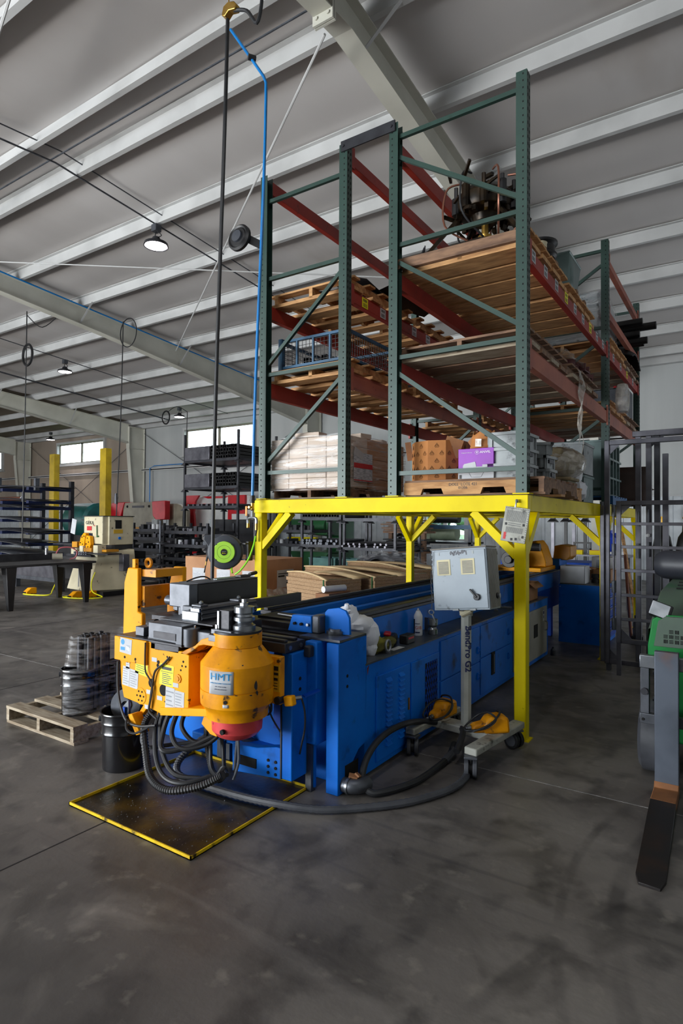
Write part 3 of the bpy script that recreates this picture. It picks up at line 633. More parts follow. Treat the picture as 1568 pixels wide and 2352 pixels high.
obj('red_band', G().box(bx1+.018, bx1+.0195, 4.52, 4.84, bz+.18, bz+.225).box(bx1+.018, bx1+.0195, 4.52, 4.84, bz+.065, bz+.075), red_ink, lb)
obj('address_label', G().rb((bx1+.019, 4.6, bz+.31), (.001, .16, .07), (-20, 0, 0)), paper, t)
for (x, y, a, l) in ((-3.35, 4.5, 5, 'small tan carton lying on top of the shrink-wrapped block, nearest'), (-3.02, 4.8, -10, 'small flat carton on the shrink-wrapped block beside the middle upright'), (-3.1, 5.25, 12, 'long flat carton at the back of the shrink-wrapped block')):
    o = thing('small_carton', l, 'box', (x, y, bz+.467), 'loose cartons on the wrapped block')
    sx = .26 if a == 5 else .2; obj('carton_body', G().rb((x, y, bz+.467+.024), (sx, .15, .045), (0, 0, a)), boxpale, o, bevel=.003); obj('tape', G().rb((x, y, bz+.467+.0475), (.02, .15, .001), (0, 0, a)), card, o)
# blue wire basket
bk = thing('wire_basket', 'blue steel wire-mesh basket on the lower level of the left rack', 'basket', (-3.35, 5.0, L2+.125))
zx = L2+.13; X_0, X_1, Y_0, Y_1 = -3.71, -2.95, 4.5, 5.35; bl = pm('basket_blue', '2c5878', '234660', .4, .7, 5, rough=.5)
for x in (X_0, X_1):
    for y in (Y_0, Y_1): obj('corner_post', G().box(x-.022, x+.022, y-.022, y+.022, zx, zx+.31), bl, bk)
for z in (zx+.03, zx+.28):
    for y in (Y_0, Y_1): obj('rail', G().box(X_0, X_1, y-.012, y+.012, z-.012, z+.012), bl, bk)
    for x in (X_0, X_1): obj('rail', G().box(x-.012, x+.012, Y_0, Y_1, z-.012, z+.012), bl, bk)
for y in (Y_0,):
    for x in (X_0+.19, X_0+.38, X_0+.57): obj('upright_bar', G().box(x-.009, x+.009, y-.009, y+.009, zx+.03, zx+.28), bl, bk)
g = G()
for y in (Y_0, Y_1):
    for i in range(19): x = X_0+i*.042; g.box(x-.0018, x+.0018, y-.0018, y+.0018, zx+.03, zx+.28)
    for i in range(6): z = zx+.06+i*.04; g.box(X_0, X_1, y-.0018, y+.0018, z-.0018, z+.0018)
for x in (X_0, X_1):
    for i in range(21): y = Y_0+i*.042; g.box(x-.0018, x+.0018, y-.0018, y+.0018, zx+.03, zx+.28)
    for i in range(6): z = zx+.06+i*.04; g.box(x-.0018, x+.0018, Y_0, Y_1, z-.0018, z+.0018)
obj('wire_mesh', g, blackp, bk, kind='stuff')
obj('floor_panel', G().box(X_0, X_1, Y_0, Y_1, zx+.004, zx+.012), blackp, bk)
for i in range(5):
    x = -3.62+i*.13; o = thing('square_tube_offcut', 'short black square tube offcut heaped in the blue wire basket', 'tube', (x, 4.9, zx+.012), 'tube offcuts in the wire basket')
    g = G(); z = zx+.045+(i % 2)*.04; 
    for a, b, c, d in ((-.03, .03, -.03, -.026), (-.03, .03, .026, .03), (-.03, -.026, -.03, .03), (.026, .03, -.03, .03)): g.box(x+a, x+b, 4.56, 5.25, z+c, z+d)
    obj('tube_wall', g.rot((x, 4.9, z), (0, 0, random.uniform(-8, 8))), blackp, o)
t = thing('steel_drum', 'dark grey steel drum behind the wire basket on the left rack', 'drum', (-3.1, 5.85, L2+.125))
obj('drum_body', G().lathe([(.15, 0), (.15, .12), (.155, .13), (.15, .14), (.15, .3), (.157, .31), (.14, .31), (.14, .29), (0, .29)], (-3.1, 5.85, L2+.125), 20), steel_m, t)
# jagged sheet metal on upper left
sm = pm('scrap_sheet', '2c2a2c', '1e1c1e', .4, .7, 4, rough=.45, metal=.4)
def scrap(pts, z, tilt, label, c):
    g = G().prism(pts, 'z', z, z+.004).rot(c, tilt); return obj('sheet_offcut', g, sm, label=label, cat='sheet metal', group='cut sheet offcuts on the left rack')
scrap([(-3.44, 4.62), (-3.33, 4.60), (-3.36, 4.52), (-3.18, 4.60), (-2.92, 4.55), (-2.9, 5.3), (-3.45, 5.3)], L1+.128, (4, 0, 0), 'dark notched sheet metal offcut lying lowest on the upper left rack level', (-3.2, 4.9, L1+.128))
scrap([(-3.3, 4.75), (-3.05, 4.62), (-2.88, 4.7), (-2.9, 5.5), (-3.3, 5.6)], L1+.18, (-6, 10, 0), 'dark sheet offcut resting across the notched one on the upper left rack', (-3.1, 5.1, L1+.18))
scrap([(-3.10, 4.70), (-3.0, 4.8), (-3.10, 4.9), (-2.97, 4.93), (-3.0, 5.0), (-2.6, 5.2), (-2.6, 5.9), (-3.0, 5.9)], L1+.21, (0, -24, -8), 'star-pointed dark sheet offcut sticking up at the left upright of the right rack', (-2.9, 5.2, L1+.25))

# ------------------------------------------------------------------ loads on the right rack
pt = pz+.13
t = thing('many_sided_carton', 'open many-sided orange cardboard carton printed with rounded triangles on the platform', 'carton', (-2.14, 4.68, pt))
cx, cy, r = -2.14, 4.70, .235
def octp(r, n=10): return [(cx+r*math.cos(PI/10+k*PI/5), cy+r*math.sin(PI/10+k*PI/5)) for k in range(n)]
g = G(); P8 = octp(r); Q8 = octp(r-.006)
for k in range(10):
    a, b = P8[k], P8[(k+1) % 10]; c, d = Q8[k], Q8[(k+1) % 10]
    g.add([(a[0], a[1], pt), (b[0], b[1], pt), (b[0], b[1], pt+.33), (a[0], a[1], pt+.33), (c[0], c[1], pt+.01), (d[0], d[1], pt+.01), (d[0], d[1], pt+.33), (c[0], c[1], pt+.33)], [(0, 1, 2, 3), (5, 4, 7, 6), (3, 2, 6, 7)])
g.prism(Q8, 'z', pt, pt+.004)
obj('carton_wall', g, card_oct, t)
lg = G()
for k in range(10):
    a, b = P8[k], P8[(k+1) % 10]; ang = math.atan2((a[1]+b[1])/2-cy, (a[0]+b[0])/2-cx)
    if math.sin(ang) > .5: continue
    n_ = Vector((math.cos(ang), math.sin(ang), 0)); tx = Vector((-n_.y, n_.x, 0)); c0 = Vector(((a[0]+b[0])/2, (a[1]+b[1])/2, 0))
    for row in range(5):
        for col in (-1, 1) if row % 2 else (0,):
            o_ = c0+tx*col*.04+n_*.0015+Vector((0, 0, pt+.04+row*.062))
            for sc in (.020, .010):
                tri = [(0, 1), (-.87, -.3), (-.55, -.75), (.55, -.75), (.87, -.3)]
                lg.tube([o_+tx*x*sc+Vector((0, 0, y*sc)) for x, y in tri], .0013, 3, 1, True)
obj('printed_emblem', lg, pm('carton_ink', '3a2412', rough=.7), t, kind='stuff')
obj('flap', G().rb((-1.965, 4.56, pt+.275), (.14, .004, .15), (12, 18, 28)), card_dk, t, 'loose flap hanging open')
obj('flap', G().rb((-2.39, 4.62, pt+.27), (.05, .004, .16), (0, -8, 30)), card_dk, t)
t = thing('purple_box', 'purple and white product carton marked with a small round logo, standing on the stamped pallet', 'box', (-1.75, 4.6, pt))
ya, yb = 4.5, 4.72
obj('carton_body', G().box(-1.89, -1.60, ya, yb, pt, pt+.245), purple, t, bevel=.003)
pr = G().box(-1.8905, -1.5995, ya-.0015, yb+.0005, pt-.0, pt+.085)
obj('white_lower_print', pr, paper, t, 'white lower part of the box')
g = G().prism([(-1.85, pt+.06), (-1.85, pt+.11), (-1.84, pt+.125), (-1.75, pt+.14), (-1.745, pt+.125), (-1.74, pt+.10), (-1.69, pt+.10), (-1.69, pt+.115), (-1.65, pt+.115), (-1.65, pt+.06)], 'y', ya-.003, ya-.001)
obj('printed_picture', g, paper, t); g = G().tube([(-1.80, ya-.003, pt+.055), (-1.78, ya-.003, pt+.02), (-1.70, ya-.003, pt+.02), (-1.68, ya-.003, pt+.055)], .0012, 4, 1)
obj('picture_outline', g, black_ink, t)
text('wordmark', 'ANVIL', .026, (-1.668, ya-.001, pt+.213), (90, 0, 0), white_ink, t, sx=1.2); obj('round_logo', G().tube([(-1.735+.015*math.cos(a), ya-.001, pt+.213+.015*math.sin(a)) for a in [k*PI/6 for k in range(12)]], .0012, 4, 1, True).prism([(-1.743, pt+.218), (-1.727, pt+.218), (-1.735, pt+.206)], 'y', ya-.002, ya-.0005), white_ink, t)
text('small_print', 'Multipurpose utility box', .009, (-1.82, ya-.001, pt+.213), (90, 0, 0), white_ink, t)
obj('barcode', G().box(-1.88, -1.86, ya-.003, ya-.0015, pt+.01, pt+.04), black_ink, t)
t = thing('torn_carton', 'crumpled torn brown carton sitting on the purple box', 'carton', (-1.73, 4.62, pt+.247))
g = G().grid(lambda u, v: (-1.73+.115*math.cos(u*2*PI)*(1-.25*v+.1*math.sin(9*u)), 4.62+.09*math.sin(u*2*PI)*(1-.2*v), pt+.25+.13*v+.022*math.sin(u*17)*v), 20, 5)
obj('crumpled_wall', g, card_oct, t, solid=.004); obj('torn_flap', G().rb((-1.64, 4.58, pt+.32), (.10, .004, .08), (15, -40, 10)).rb((-1.81, 4.6, pt+.31), (.07, .004, .07), (0, 50, -20)), card_dk, t)
obj('clear_tape', G().rb((-1.73, 4.515, pt+.29), (.05, .001, .06), (8, 5, 0)), wrap_bag, t)
# totes
def make_tote(w_, d_, h, label, loc, mt=tote_g):
    t = thing('grey_tote', label, 'tote', (0, 0, 0), 'stacked grey totes on the platform'); g = G(); k = .006
    g.box(-w_/2+.02, w_/2-.02, -d_/2+.02, d_/2-.02, 0, .008)
    for a, b, c, d in ((-w_/2+.02, w_/2-.02, -d_/2+.02, -d_/2+.02+k), (-w_/2+.02, w_/2-.02, d_/2-.02-k, d_/2-.02), (-w_/2+.02, -w_/2+.02+k, -d_/2+.02, d_/2-.02), (w_/2-.02-k, w_/2-.02, -d_/2+.02, d_/2-.02)): g.box(a, b, c, d, 0, h)
    obj('tote_wall', g, mt, t)
    g = G()
    for a, b, c, d in ((-w_/2, w_/2, -d_/2, -d_/2+.025), (-w_/2, w_/2, d_/2-.025, d_/2), (-w_/2, -w_/2+.025, -d_/2, d_/2), (w_/2-.025, w_/2, -d_/2, d_/2)): g.box(a, b, c, d, h-.022, h)
    obj('rim', g, mt, t)
    g = G()
    for x in (-w_/2+.05, w_/2-.05):
        for y in (-d_/2+.008, d_/2-.008-.012): g.box(x-.008, x+.008, y, y+.012, .005, h-.02)
    for y in (-d_/2+.05, d_/2-.05):
        for x in (-w_/2+.008, w_/2-.02): g.box(x, x+.012, y-.008, y+.008, .005, h-.02)
    obj('rib', g, mt, t); obj('handle', G().box(w_/2-.018, w_/2-.002, -.05, .05, h-.06, h-.03), steel_d, t)
    t.location = loc; return t
ttx = make_tote(.30, .40, .118, 'grey tote lowest in the stack right behind the front right upright', (-1.52, 4.70, pt))
for k, l in ((1, 'grey tote in the middle of the stack right behind the front right upright'), (2, 'grey tote on top of the stack right behind the front right upright')): copy_tree(ttx, (-1.52, 4.70, pt+.12*k), rad(random.uniform(-2, 2)), None, l)
tt2 = make_tote(.30, .26, .105, 'small grey tote at the bottom of the stack beside the burlap load', (-1.46, 5.12, pt))
for k, l in ((1, 'small grey tote in the middle of the stack beside the burlap load'), (2, 'small grey tote turned askew on top of the stack beside the burlap load')): copy_tree(tt2, (-1.46+(.0 if k == 1 else -.0), 5.12-.03*k, pt+.107*k), rad(-6 if k == 1 else 20), None, l)
# wrapped burlap load
t = thing('bagged_load', 'tan burlap load wrapped in wrinkled clear plastic on a square block, on the platform', 'sack', (-1.52, 5.95, pz))
obj('speckled_block', G().box(-1.62, -1.36, 5.82, 6.14, pz, pz+.20), conc, t, bevel=.01)
obj('block_top', G().rb((-1.5, 5.98, pz+.215), (.34, .36, .03), (0, 3, 0)), burlap, t, bevel=.01)
obj('burlap_bundle', G().ball((-1.5, 5.98, pz+.37), .2, 16, 12, .05, (1.0, 1.1, .78)), burlap, t)
obj('burlap_fold', G().rb((-1.55, 5.9, pz+.46), (.26, .24, .12), (8, 6, 10)).rb((-1.42, 6.12, pz+.42), (.2, .24, .16), (-10, 12, -15)), burlap, t, bevel=.03)
obj('clear_bag', G().ball((-1.47, 6.02, pz+.36), .225, 20, 14, .07, (1.0, 1.15, .72)), wrap_bag, t, 'wrinkled clear plastic bag')
t = thing('white_sack', 'crumpled white woven sack slumped beside the speckled block on the platform', 'sack', (-1.42, 6.45, pz))
obj('sack_body', G().ball((-1.42, 6.4, pz+.12), .12, 14, 10, .12, (.9, 1.2, 1.0)), whitebag, t); obj('sack_top', G().ball((-1.46, 6.42, pz+.3), .12, 12, 8, .12, (.9, .8, 1.4)), whitebag, t)
def bigbin(x0, x1, y0, y1, z0, z1, label, mt=bin_g, ribs=0):
    t = thing('steel_bin', label, 'bin', ((x0+x1)/2, (y0+y1)/2, z0), None); k = .008; g = G().box(x0, x1, y0, y1, z0, z0+k)
    for a, b, c, d in ((x0, x1, y0, y0+k), (x0, x1, y1-k, y1), (x0, x0+k, y0, y1), (x1-k, x1, y0, y1)): g.box(a, b, c, d, z0, z1)
    obj('bin_wall', g, mt, t)
    g = G()
    for a, b, c, d in ((x0-.012, x1+.012, y0-.012, y0+.01), (x0-.012, x1+.012, y1-.01, y1+.012), (x0-.012, x0+.01, y0, y1), (x1-.01, x1+.012, y0, y1)): g.box(a, b, c, d, z1-.025, z1)
    obj('rim', g, mt, t)
    for i in range(ribs):
        y = y0+(i+.5)*(y1-y0)/ribs; obj('rib', G().box(x1, x1+.03, y-.02, y+.02, z0+.03, z1-.03), mt, t)
        if i < 2: obj('band', G().box(x1, x1+.036, y0, y1, z0+(z1-z0)*(.33+.34*i)-.012, z0+(z1-z0)*(.33+.34*i)+.012), mt, t)
    return t
bigbin(-2.25, -1.42, 6.75, 7.25, pz, pz+.31, 'lower long dull green-grey steel bin in the middle of the platform')
bigbin(-2.25, -1.42, 6.75, 7.25, pz+.315, pz+.66, 'upper long grey steel bin stacked in the middle of the platform', tote_g)
bigbin(-2.2, -1.42, 8.0, 8.9, pz+.13, pz+.83, 'tall ribbed grey bin at the rear of the platform behind the tube frame', bin_g, 4)
p_bl = make_pallet(.95, 1.05, pm('blue_pallet_paint', '1c5a90', '164a78', .4, .7, 4, rough=.7), label='blue-painted pallet at the rear of the platform under the ribbed bin', loc=(-1.8, 8.45, pz), n=6, nb=3, h=.13)
t = thing('curved_sheet', 'curved dark rusty sheet with a pointed corner leaning at the rear of the platform', 'sheet metal', (-1.35, 9.2, pz))
obj('sheet_metal', G().grid(lambda u, v: (-1.62+.5*math.sin(u*2.2), 9.1+.5*u*.6, pz+.02+.55*v+.02*u), 12, 4), pm('rusty_dark', '3a2620', '26180f', .4, .7, 5, rough=.7), t, solid=.006)
obj('pointed_corner', G().prism([(-1.25, pz+.2), (-1.02, pz+.26), (-1.25, pz+.36)], 'y', 9.3, 9.306), MATS['rusty_dark'], t)
# lower level, right rack
for i, (y, a, l, dx) in enumerate(((5.95, 8, 'dark red steel channel piece leaning out highest on the lower right rack level', 0), (6.2, -4, 'dark red channel piece with holes on the lower right rack level', .05), (6.45, 12, 'dark red channel piece lying rearmost on the lower right rack level', .03))):
    z = L2+.13+.05+i*.0; t = thing('steel_channel', l, 'steel part', (-1.6+dx, y, L2+.127), 'red steel channels on the rack')
    ch = pm('dark_red_steel', '5a1c20', '3c1416', .4, .7, 4, rough=.45) if i == 0 else MATS['dark_red_steel']
    obj('channel_web', G().rb((-1.62+dx, y, z), (.62, .16, .012), (0, 3+i, a)), ch, t); obj('channel_flange', G().rb((-1.62+dx, y-.08, z+.03), (.62, .012, .07), (0, 3+i, a)).rb((-1.62+dx, y+.08, z+.03), (.62, .012, .07), (0, 3+i, a)), ch, t)
t = thing('steel_plate_stack', 'stack of dark steel plates in the middle of the lower right rack level', 'steel plate', (-1.95, 6.1, L2+.127))
for k in range(5): obj('plate', G().rb((-2.0+.02*k, 6.15, L2+.31+k*.035), (.7-.06*k, .8-.05*k, .02), (1, 1.5, random.uniform(-8, 8))), steel_d, t)
obj('wood_block', G().box(-2.3, -1.7, 5.95, 6.05, L2+.127, L2+.295).box(-2.3, -1.7, 6.3, 6.4, L2+.127, L2+.295), wood2, t)
t = thing('torn_stretch_film', 'torn clear stretch film hanging down from the lower right rack beam', 'film', (-1.28, 6.0, 2.3))
obj('film_wrap', G().grid(lambda u, v: (-1.5+.24*u+.015*math.sin(v*11), 5.45+.65*v, L2+.17+.06*math.sin(u*3)+.012*math.sin(v*23+u*9)), 10, 20), wrap_bag, t)
obj('hanging_film', G().grid(lambda u, v: (-1.27+.012*math.sin(v*14+u*5), 5.93+(.22+.06*math.sin(v*8))*(u-.5)*(1-.55*v)+.04*math.sin(v*5), L2+.1-.62*v*(1-.12*math.sin(u*9))), 8, 24), wrap_bag, t)
obj('film_strand', G().tube([(-1.27, 5.95, L2-.46), (-1.26, 6.0, L2-.55), (-1.27, 5.98, L2-.66)], .004, 4, 4), wrap_bag, t)
t = thing('film_bundle', 'shiny roll of plastic film poking out over the lower right beam', 'film', (-1.22, 7.35, 2.95))
obj('film_roll', G().lathe([(.0, 0), (.09, .01), (.11, .08), (.11, .25), (.08, .33), (0, .34)], (-1.17, 7.62, 2.83), 16, sx=.7), wrap_bag, t); obj('film_core', G().cyl((-1.17, 7.62, 2.85), (-1.17, 7.62, 3.12), .055, 12), whitebag, t)
t = thing('steel_tank', 'square grey steel tank on the lower right rack level at the far end', 'tank', (-1.6, 9.2, L2+.125))
obj('tank_body', G().box(-1.95, -1.33, 9.0, 9.55, L2+.16, L2+.56), steel_m, t, bevel=.02); obj('tank_skid', G().box(-1.9, -1.38, 9.05, 9.15, L2+.127, L2+.16).box(-1.9, -1.38, 9.4, 9.5, L2+.127, L2+.16), wood2, t); obj('filler_pipe', G().cyl((-1.5, 9.2, L2+.56), (-1.5, 9.2, L2+.62), .03, 10), red_m, t)
# upper level, right rack
t = thing('black_sack', 'black ribbed sack slumped at the end of the upper right rack level', 'sack', (-1.5, 8.9, L1+.127))
obj('sack_body', G().grid(lambda u, v: (-1.66+.42*u, 8.9+.75*v, L1+.14+.26*math.sin(PI*min(1, .15+.8*v))*(.55+.45*math.sin(PI*u))+.012*math.sin(v*60)), 12, 40), blackp, t, solid=.01)
t = thing('film_wrapped_load', 'grey load tightly wrapped in clear film on the upper right rack level', 'wrapped load', (-1.72, 8.1, L1+.127))
obj('load_core', G().prism([(7.57, L1+.13), (8.7, L1+.13), (8.7, L1+.74), (8.1, L1+.82), (7.57, L1+.70)], 'x', -2.1, -1.42), tote_g, t, bevel=.02); obj('film_wrap', G().prism([(7.55, L1+.13), (8.72, L1+.13), (8.72, L1+.755), (8.1, L1+.84), (7.55, L1+.715)], 'x', -2.12, -1.40), wrap_side, t, bevel=.02)
t = thing('grey_open_bin', 'tall open grey-green bin on the upper right rack level beside the black wheel', 'bin', (-1.6, 6.2, L1+.127))
zb0 = L1+.15
g = G(); [g.add([(-1.85, 5.92, zb0), (-1.40, 5.92, zb0), (-1.36, 5.88, zb0+.36), (-1.89, 5.88, zb0+.36)], [(0, 1, 2, 3)]), g.add([(-1.85, 6.3, zb0), (-1.40, 6.3, zb0), (-1.36, 6.34, zb0+.36), (-1.89, 6.34, zb0+.36)], [(0, 1, 2, 3)]), g.add([(-1.40, 5.92, zb0), (-1.40, 6.3, zb0), (-1.36, 6.34, zb0+.36), (-1.36, 5.88, zb0+.36)], [(0, 1, 2, 3)]), g.add([(-1.85, 5.92, zb0), (-1.85, 6.3, zb0), (-1.89, 6.34, zb0+.36), (-1.89, 5.88, zb0+.36)], [(0, 1, 2, 3)]), g.add([(-1.85, 5.92, zb0), (-1.40, 5.92, zb0), (-1.40, 6.3, zb0), (-1.85, 6.3, zb0)], [(0, 1, 2, 3)])]
obj('bin_wall', g, bin_g, t, solid=.006); obj('bin_plank', G().box(-2.0, -1.3, 5.9, 5.98, L1+.127, L1+.15).box(-2.0, -1.3, 6.24, 6.32, L1+.127, L1+.15), wood2, t)
obj('rim', G().tube([(-1.89, 5.88, zb0+.36), (-1.36, 5.88, zb0+.36), (-1.36, 6.34, zb0+.36), (-1.89, 6.34, zb0+.36)], .012, 6, 1, True), bin_g, t)
t = thing('spare_wheel', 'black wheel and tyre lying on a round can on the upper right rack level', 'wheel', (-1.5, 5.55, L1+.127))
zc = L1+.13
obj('can', G().lathe([(.10, 0), (.10, .22), (.105, .225), (0, .225)], (-1.55, 5.58, zc), 18), burlap, t); obj('wheel_rim', G().lathe([(.08, .225), (.13, .23), (.15, .25), (.15, .27), (.13, .29), (.13, .34), (.155, .36), (.155, .38), (.12, .38), (.10, .30), (0, .29)], (-1.55, 5.58, zc), 24), blackp, t)
t = thing('paint_tin', 'small round tin behind the front right upright on the upper rack level', 'tin', (-1.42, 5.1, zc))
obj('tin_body', G().lathe([(.06, 0), (.06, .16), (.064, .165), (.055, .17), (0, .168)], (-1.42, 5.1, zc), 16), cream, t); obj('tin_label', G().lathe([(.0605, .04), (.0605, .12)], (-1.42, 5.1, zc), 16), wood2, t)
# cut dark plank across the front of the top pallet
obj('rough_plank', G().rb((-1.86, 4.40, L1+.075+.003), (1.06, .045, .085), (0, 0, 1)), wood2, label='thick rough dark plank set on edge along the front of the top right pallet', cat='plank', bevel=.004)
obj('rough_plank', G().rb((-1.86, 5.35, L1+.127+.045), (1.05, .09, .085), (0, 0, -1)), wood2, label='thick rough dark plank lying across the rear of the top right pallet', cat='plank', bevel=.004)
t = thing('rotary_head', 'oily bronze rotary machine head on splayed legs on top of the right rack', 'machine head', (-1.86, 4.95, L1+.215))
hz = L1+.215; c = Vector((-1.84, 4.95, 0))
obj('head_body', G().lathe([(.0, .30), (.10, .30), (.12, .36), (.23, .38), (.25, .42), (.25, .50), (.20, .56), (.10, .60), (0, .60)], (c.x, c.y, hz), 20), bronze, t, bevel=.004)
for k in range(10):
    a = k*PI/5; obj('cylinder_can', G().cyl((c.x+.25*math.cos(a), c.y+.25*math.sin(a), hz+.36), (c.x+.25*math.cos(a), c.y+.25*math.sin(a), hz+.50+.05*(k % 2)), .036, 10).cyl((c.x+.25*math.cos(a), c.y+.25*math.sin(a), hz+.50), (c.x+.25*math.cos(a), c.y+.25*math.sin(a), hz+.60), .018, 8), bronze if k % 3 else blackp, t)
obj('center_shaft', G().cyl((c.x, c.y, hz+.08), (c.x, c.y, hz+.36), .03, 10).cyl((c.x, c.y, hz+.16), (c.x, c.y, hz+.19), .06, 12), brass, t)
pl = G().lathe([(.08, 0), (.24, .0), (.24, .012), (.08, .012), (.08, 0)], (c.x, c.y, hz+.07), 18)
obj('perforated_plate', pl, bronze, t)
g = G()
for k in range(18): a = k*PI/9; g.cyl((c.x+.2*math.cos(a), c.y+.2*math.sin(a), hz+.066), (c.x+.2*math.cos(a), c.y+.2*math.sin(a), hz+.085), .010, 6)
obj('plate_holes', g, paper, t, kind='stuff')
for sx, sy in ((-1, -1), (1, -1), (-1, 1), (1, 1)): obj('leg', G().beam((c.x+sx*.42, c.y+sy*.3, hz+.0), (c.x+sx*.12, c.y+sy*.1, hz+.42), .03, .03), bronze, t)
for k in range(7):
    a = k*PI/3.5; obj('hose', G().tube([(c.x+.2*math.cos(a), c.y+.2*math.sin(a), hz+.66), (c.x+.33*math.cos(a), c.y+.33*math.sin(a), hz+.6), (c.x+.34*math.cos(a), c.y+.34*math.sin(a), hz+.3), (c.x+.15*math.cos(a+.5), c.y+.15*math.sin(a+.5), hz+.12)], .009, 6, 5), rubber if k % 2 else copper, t)
g = G()
for k in range(16): a = k*PI/8; g.rb((c.x+.235*math.cos(a), c.y+.235*math.sin(a), hz+.335), (.05, .03, .04), (0, 0, math.degrees(a)))
random.seed(12)
g2 = G()
for k in range(46):
    a = random.uniform(0, 2*PI); rr = random.uniform(.08, .33); zz = hz+random.uniform(.28, .64); L_ = random.uniform(.05, .16)
    g2.beam((c.x+rr*math.cos(a), c.y+rr*math.sin(a), zz), (c.x+(rr+L_*.6)*math.cos(a+.3), c.y+(rr+L_*.6)*math.sin(a+.3), zz+random.uniform(-.08, .1)), random.uniform(.012, .03), random.uniform(.012, .03))
obj('small_fittings', g2, bronze, t, kind='stuff')
obj('cam_ring', g, bronze, t, kind='stuff'); obj('red_cap', G().ball((c.x+.36, c.y-.05, hz+.5), .022, 8, 6), red_m, t); obj('cap_arm', G().beam((c.x+.2, c.y, hz+.5), (c.x+.36, c.y-.05, hz+.5), .02, .02), bronze, t)
# chain on the rig
obj('chain', G().tube([(-2.27, 4.65, hz+.02), (-2.26, 4.65, hz+.1)], .006, 5, 1).tube([(-2.27, 4.62, hz+.03), (-2.25, 4.62, hz+.07)], .01, 5, 1), steel_d, t)
t = thing('black_tube_bundle', 'bundle of black tubes sticking out at the far top end of the right rack', 'tubes', (-1.5, 9.5, 4.05))
for (y, z, r, x1_) in ((9.4, 4.13, .05, -1.12), (9.52, 4.13, .05, -1.18), (9.42, 4.24, .05, -1.22), (9.5, 4.35, .055, -1.02), (9.38, 4.40, .05, -1.18), (9.6, 4.24, .05, -1.25)): obj('tube', G().cyl((-2.35, y, z), (x1_, y, z), r, 12), blackp, t)
obj('tube_cradle', G().box(-2.33, -1.36, 9.34, 9.66, 4.06, 4.078), steel_d, t)
t = thing('air_hose_reel', 'round black hose reel high on the left corner upright of the rack', 'hose reel', (-3.97, 4.25, 4.05))
obj('reel_disc', G().lathe([(0, .06), (.115, .06), (.128, .07), (.128, .10), (.11, .115), (.095, .105), (.085, .115), (0, .12)], (-3.99, 4.28, 4.24), 28, Euler((rad(84), 0, rad(2))).to_matrix()), blackp, t)
obj('reel_hub', G().lathe([(0, .118), (.06, .118), (.055, .135), (0, .14)], (-3.99, 4.28, 4.24), 20, Euler((rad(84), 0, rad(2))).to_matrix()), reel_bk, t)
obj('bracket_arm', G().beam((-3.97, 4.19, 4.27), (-3.80, 4.29, 4.17), .02, .07), blackp, t)
# metal sign
t = thing('metal_sign', 'scuffed light metal safety chart hung crooked on the right yellow post', 'sign', (-1.35, 4.2, 1.4))
sg = G().box(-.088, .088, -.004, .004, -.125, .125)
R = Euler((0, rad(-9), 0)).to_matrix().to_3x3(); c = Vector((-1.355, 4.255, 1.535))
def sp(g): g.v = [Euler((rad(-4), rad(8), rad(3))).to_matrix()@v+c for v in g.v]; return g
obj('plate', sp(sg), grey_plate, t, bevel=.003)
g = G(); 
for i in range(26): x = -.07+i*.0055; g.box(x, x+.0022, -.0048, -.004, .02, .1); 
for i in range(22): x = -.06+i*.0055; g.box(x, x+.002, -.0048, -.004, -.06, -.02)
g.box(-.05, .04, -.0048, -.004, -.008, -.004); g.box(-.05, .04, -.0048, -.004, .006, .010)
obj('printed_text', sp(g), pm('chart_ink', '5a5c60', rough=.6), t)
g = G()
for x, z in ((-.065, 0), (.06, .005), (-.06, -.09), (-.01, -.105), (.02, -.1), (.065, -.08)): g.rb((x, -.0045, z), (.016, .001, .018), (0, random.uniform(-20, 20), 0))
for i in range(14): g.box(-.08+i*.012, -.076+i*.012, -.0048, -.004, .112, .117); g.box(.078, .083, -.0048, -.004, -.11+i*.016, -.106+i*.016)
obj('printed_symbols', sp(g), black_ink, t, kind='stuff'); obj('red_symbol', sp(G().rb((-.062, -.0048, -.085), (.018, .001, .05))), red_ink, t)
obj('hook', G().tube([(-1.35, 4.245, 1.66), (-1.345, 4.25, 1.70), (-1.35, 4.285, 1.70)], .006, 6, 3).ball((-1.347, 4.27, 1.705), .014, 8, 6), steel, t)
# ------------------------------------------------------------------ tube bender
bd = thing('tube_bender', 'big blue tube bending machine with a yellow bending head under the yellow platform', 'machine', (-2.5, 4.9, 0))
XR = -1.91
# lower cabinet, shelf, bed
obj('lower_body', G().box(-3.05, XR, 3.13, 7.2, .02, .68), blue, bd, bevel=.006)
obj('plinth', G().box(-3.02, XR-.03, 3.0, 7.15, 0, .02), blackp, bd)
obj('shelf_plate', G().box(-2.14, XR+.004, 3.13, 7.2, .68, .69), pm('worn_shelf', '4c5560', '333a44', .4, .65, 4, rough=.4, metal=.3, c3='7d7468', lo3=.62, hi3=.75, sc3=6), bd, 'worn grey work shelf')
obj('bed_side', G().box(-2.16, -2.135, 3.05, 8.75, .69, .885), blue, bd, bevel=.003)
obj('bed_side', G().box(-3.02, -2.995, 3.2, 8.75, .69, .885), blue, bd, bevel=.003)
obj('bed_floor', G().box(-2.995, -2.16, 3.15, 8.72, .69, .845), steel_m, bd)
obj('rear_bed_base', G().box(-3.0, -2.15, 7.2, 8.7, .42, .69), blue_dk, bd, bevel=.005)
for x in (-2.9, -2.25):
    for y in (7.75, 8.5): obj('bed_leg', G().box(x-.05, x+.05, y-.05, y+.05, 0.01, .42), blue_dk, bd); obj('leg_pad', G().cyl((x, y, 0), (x, y, .012), .06, 12), steel_m, bd)
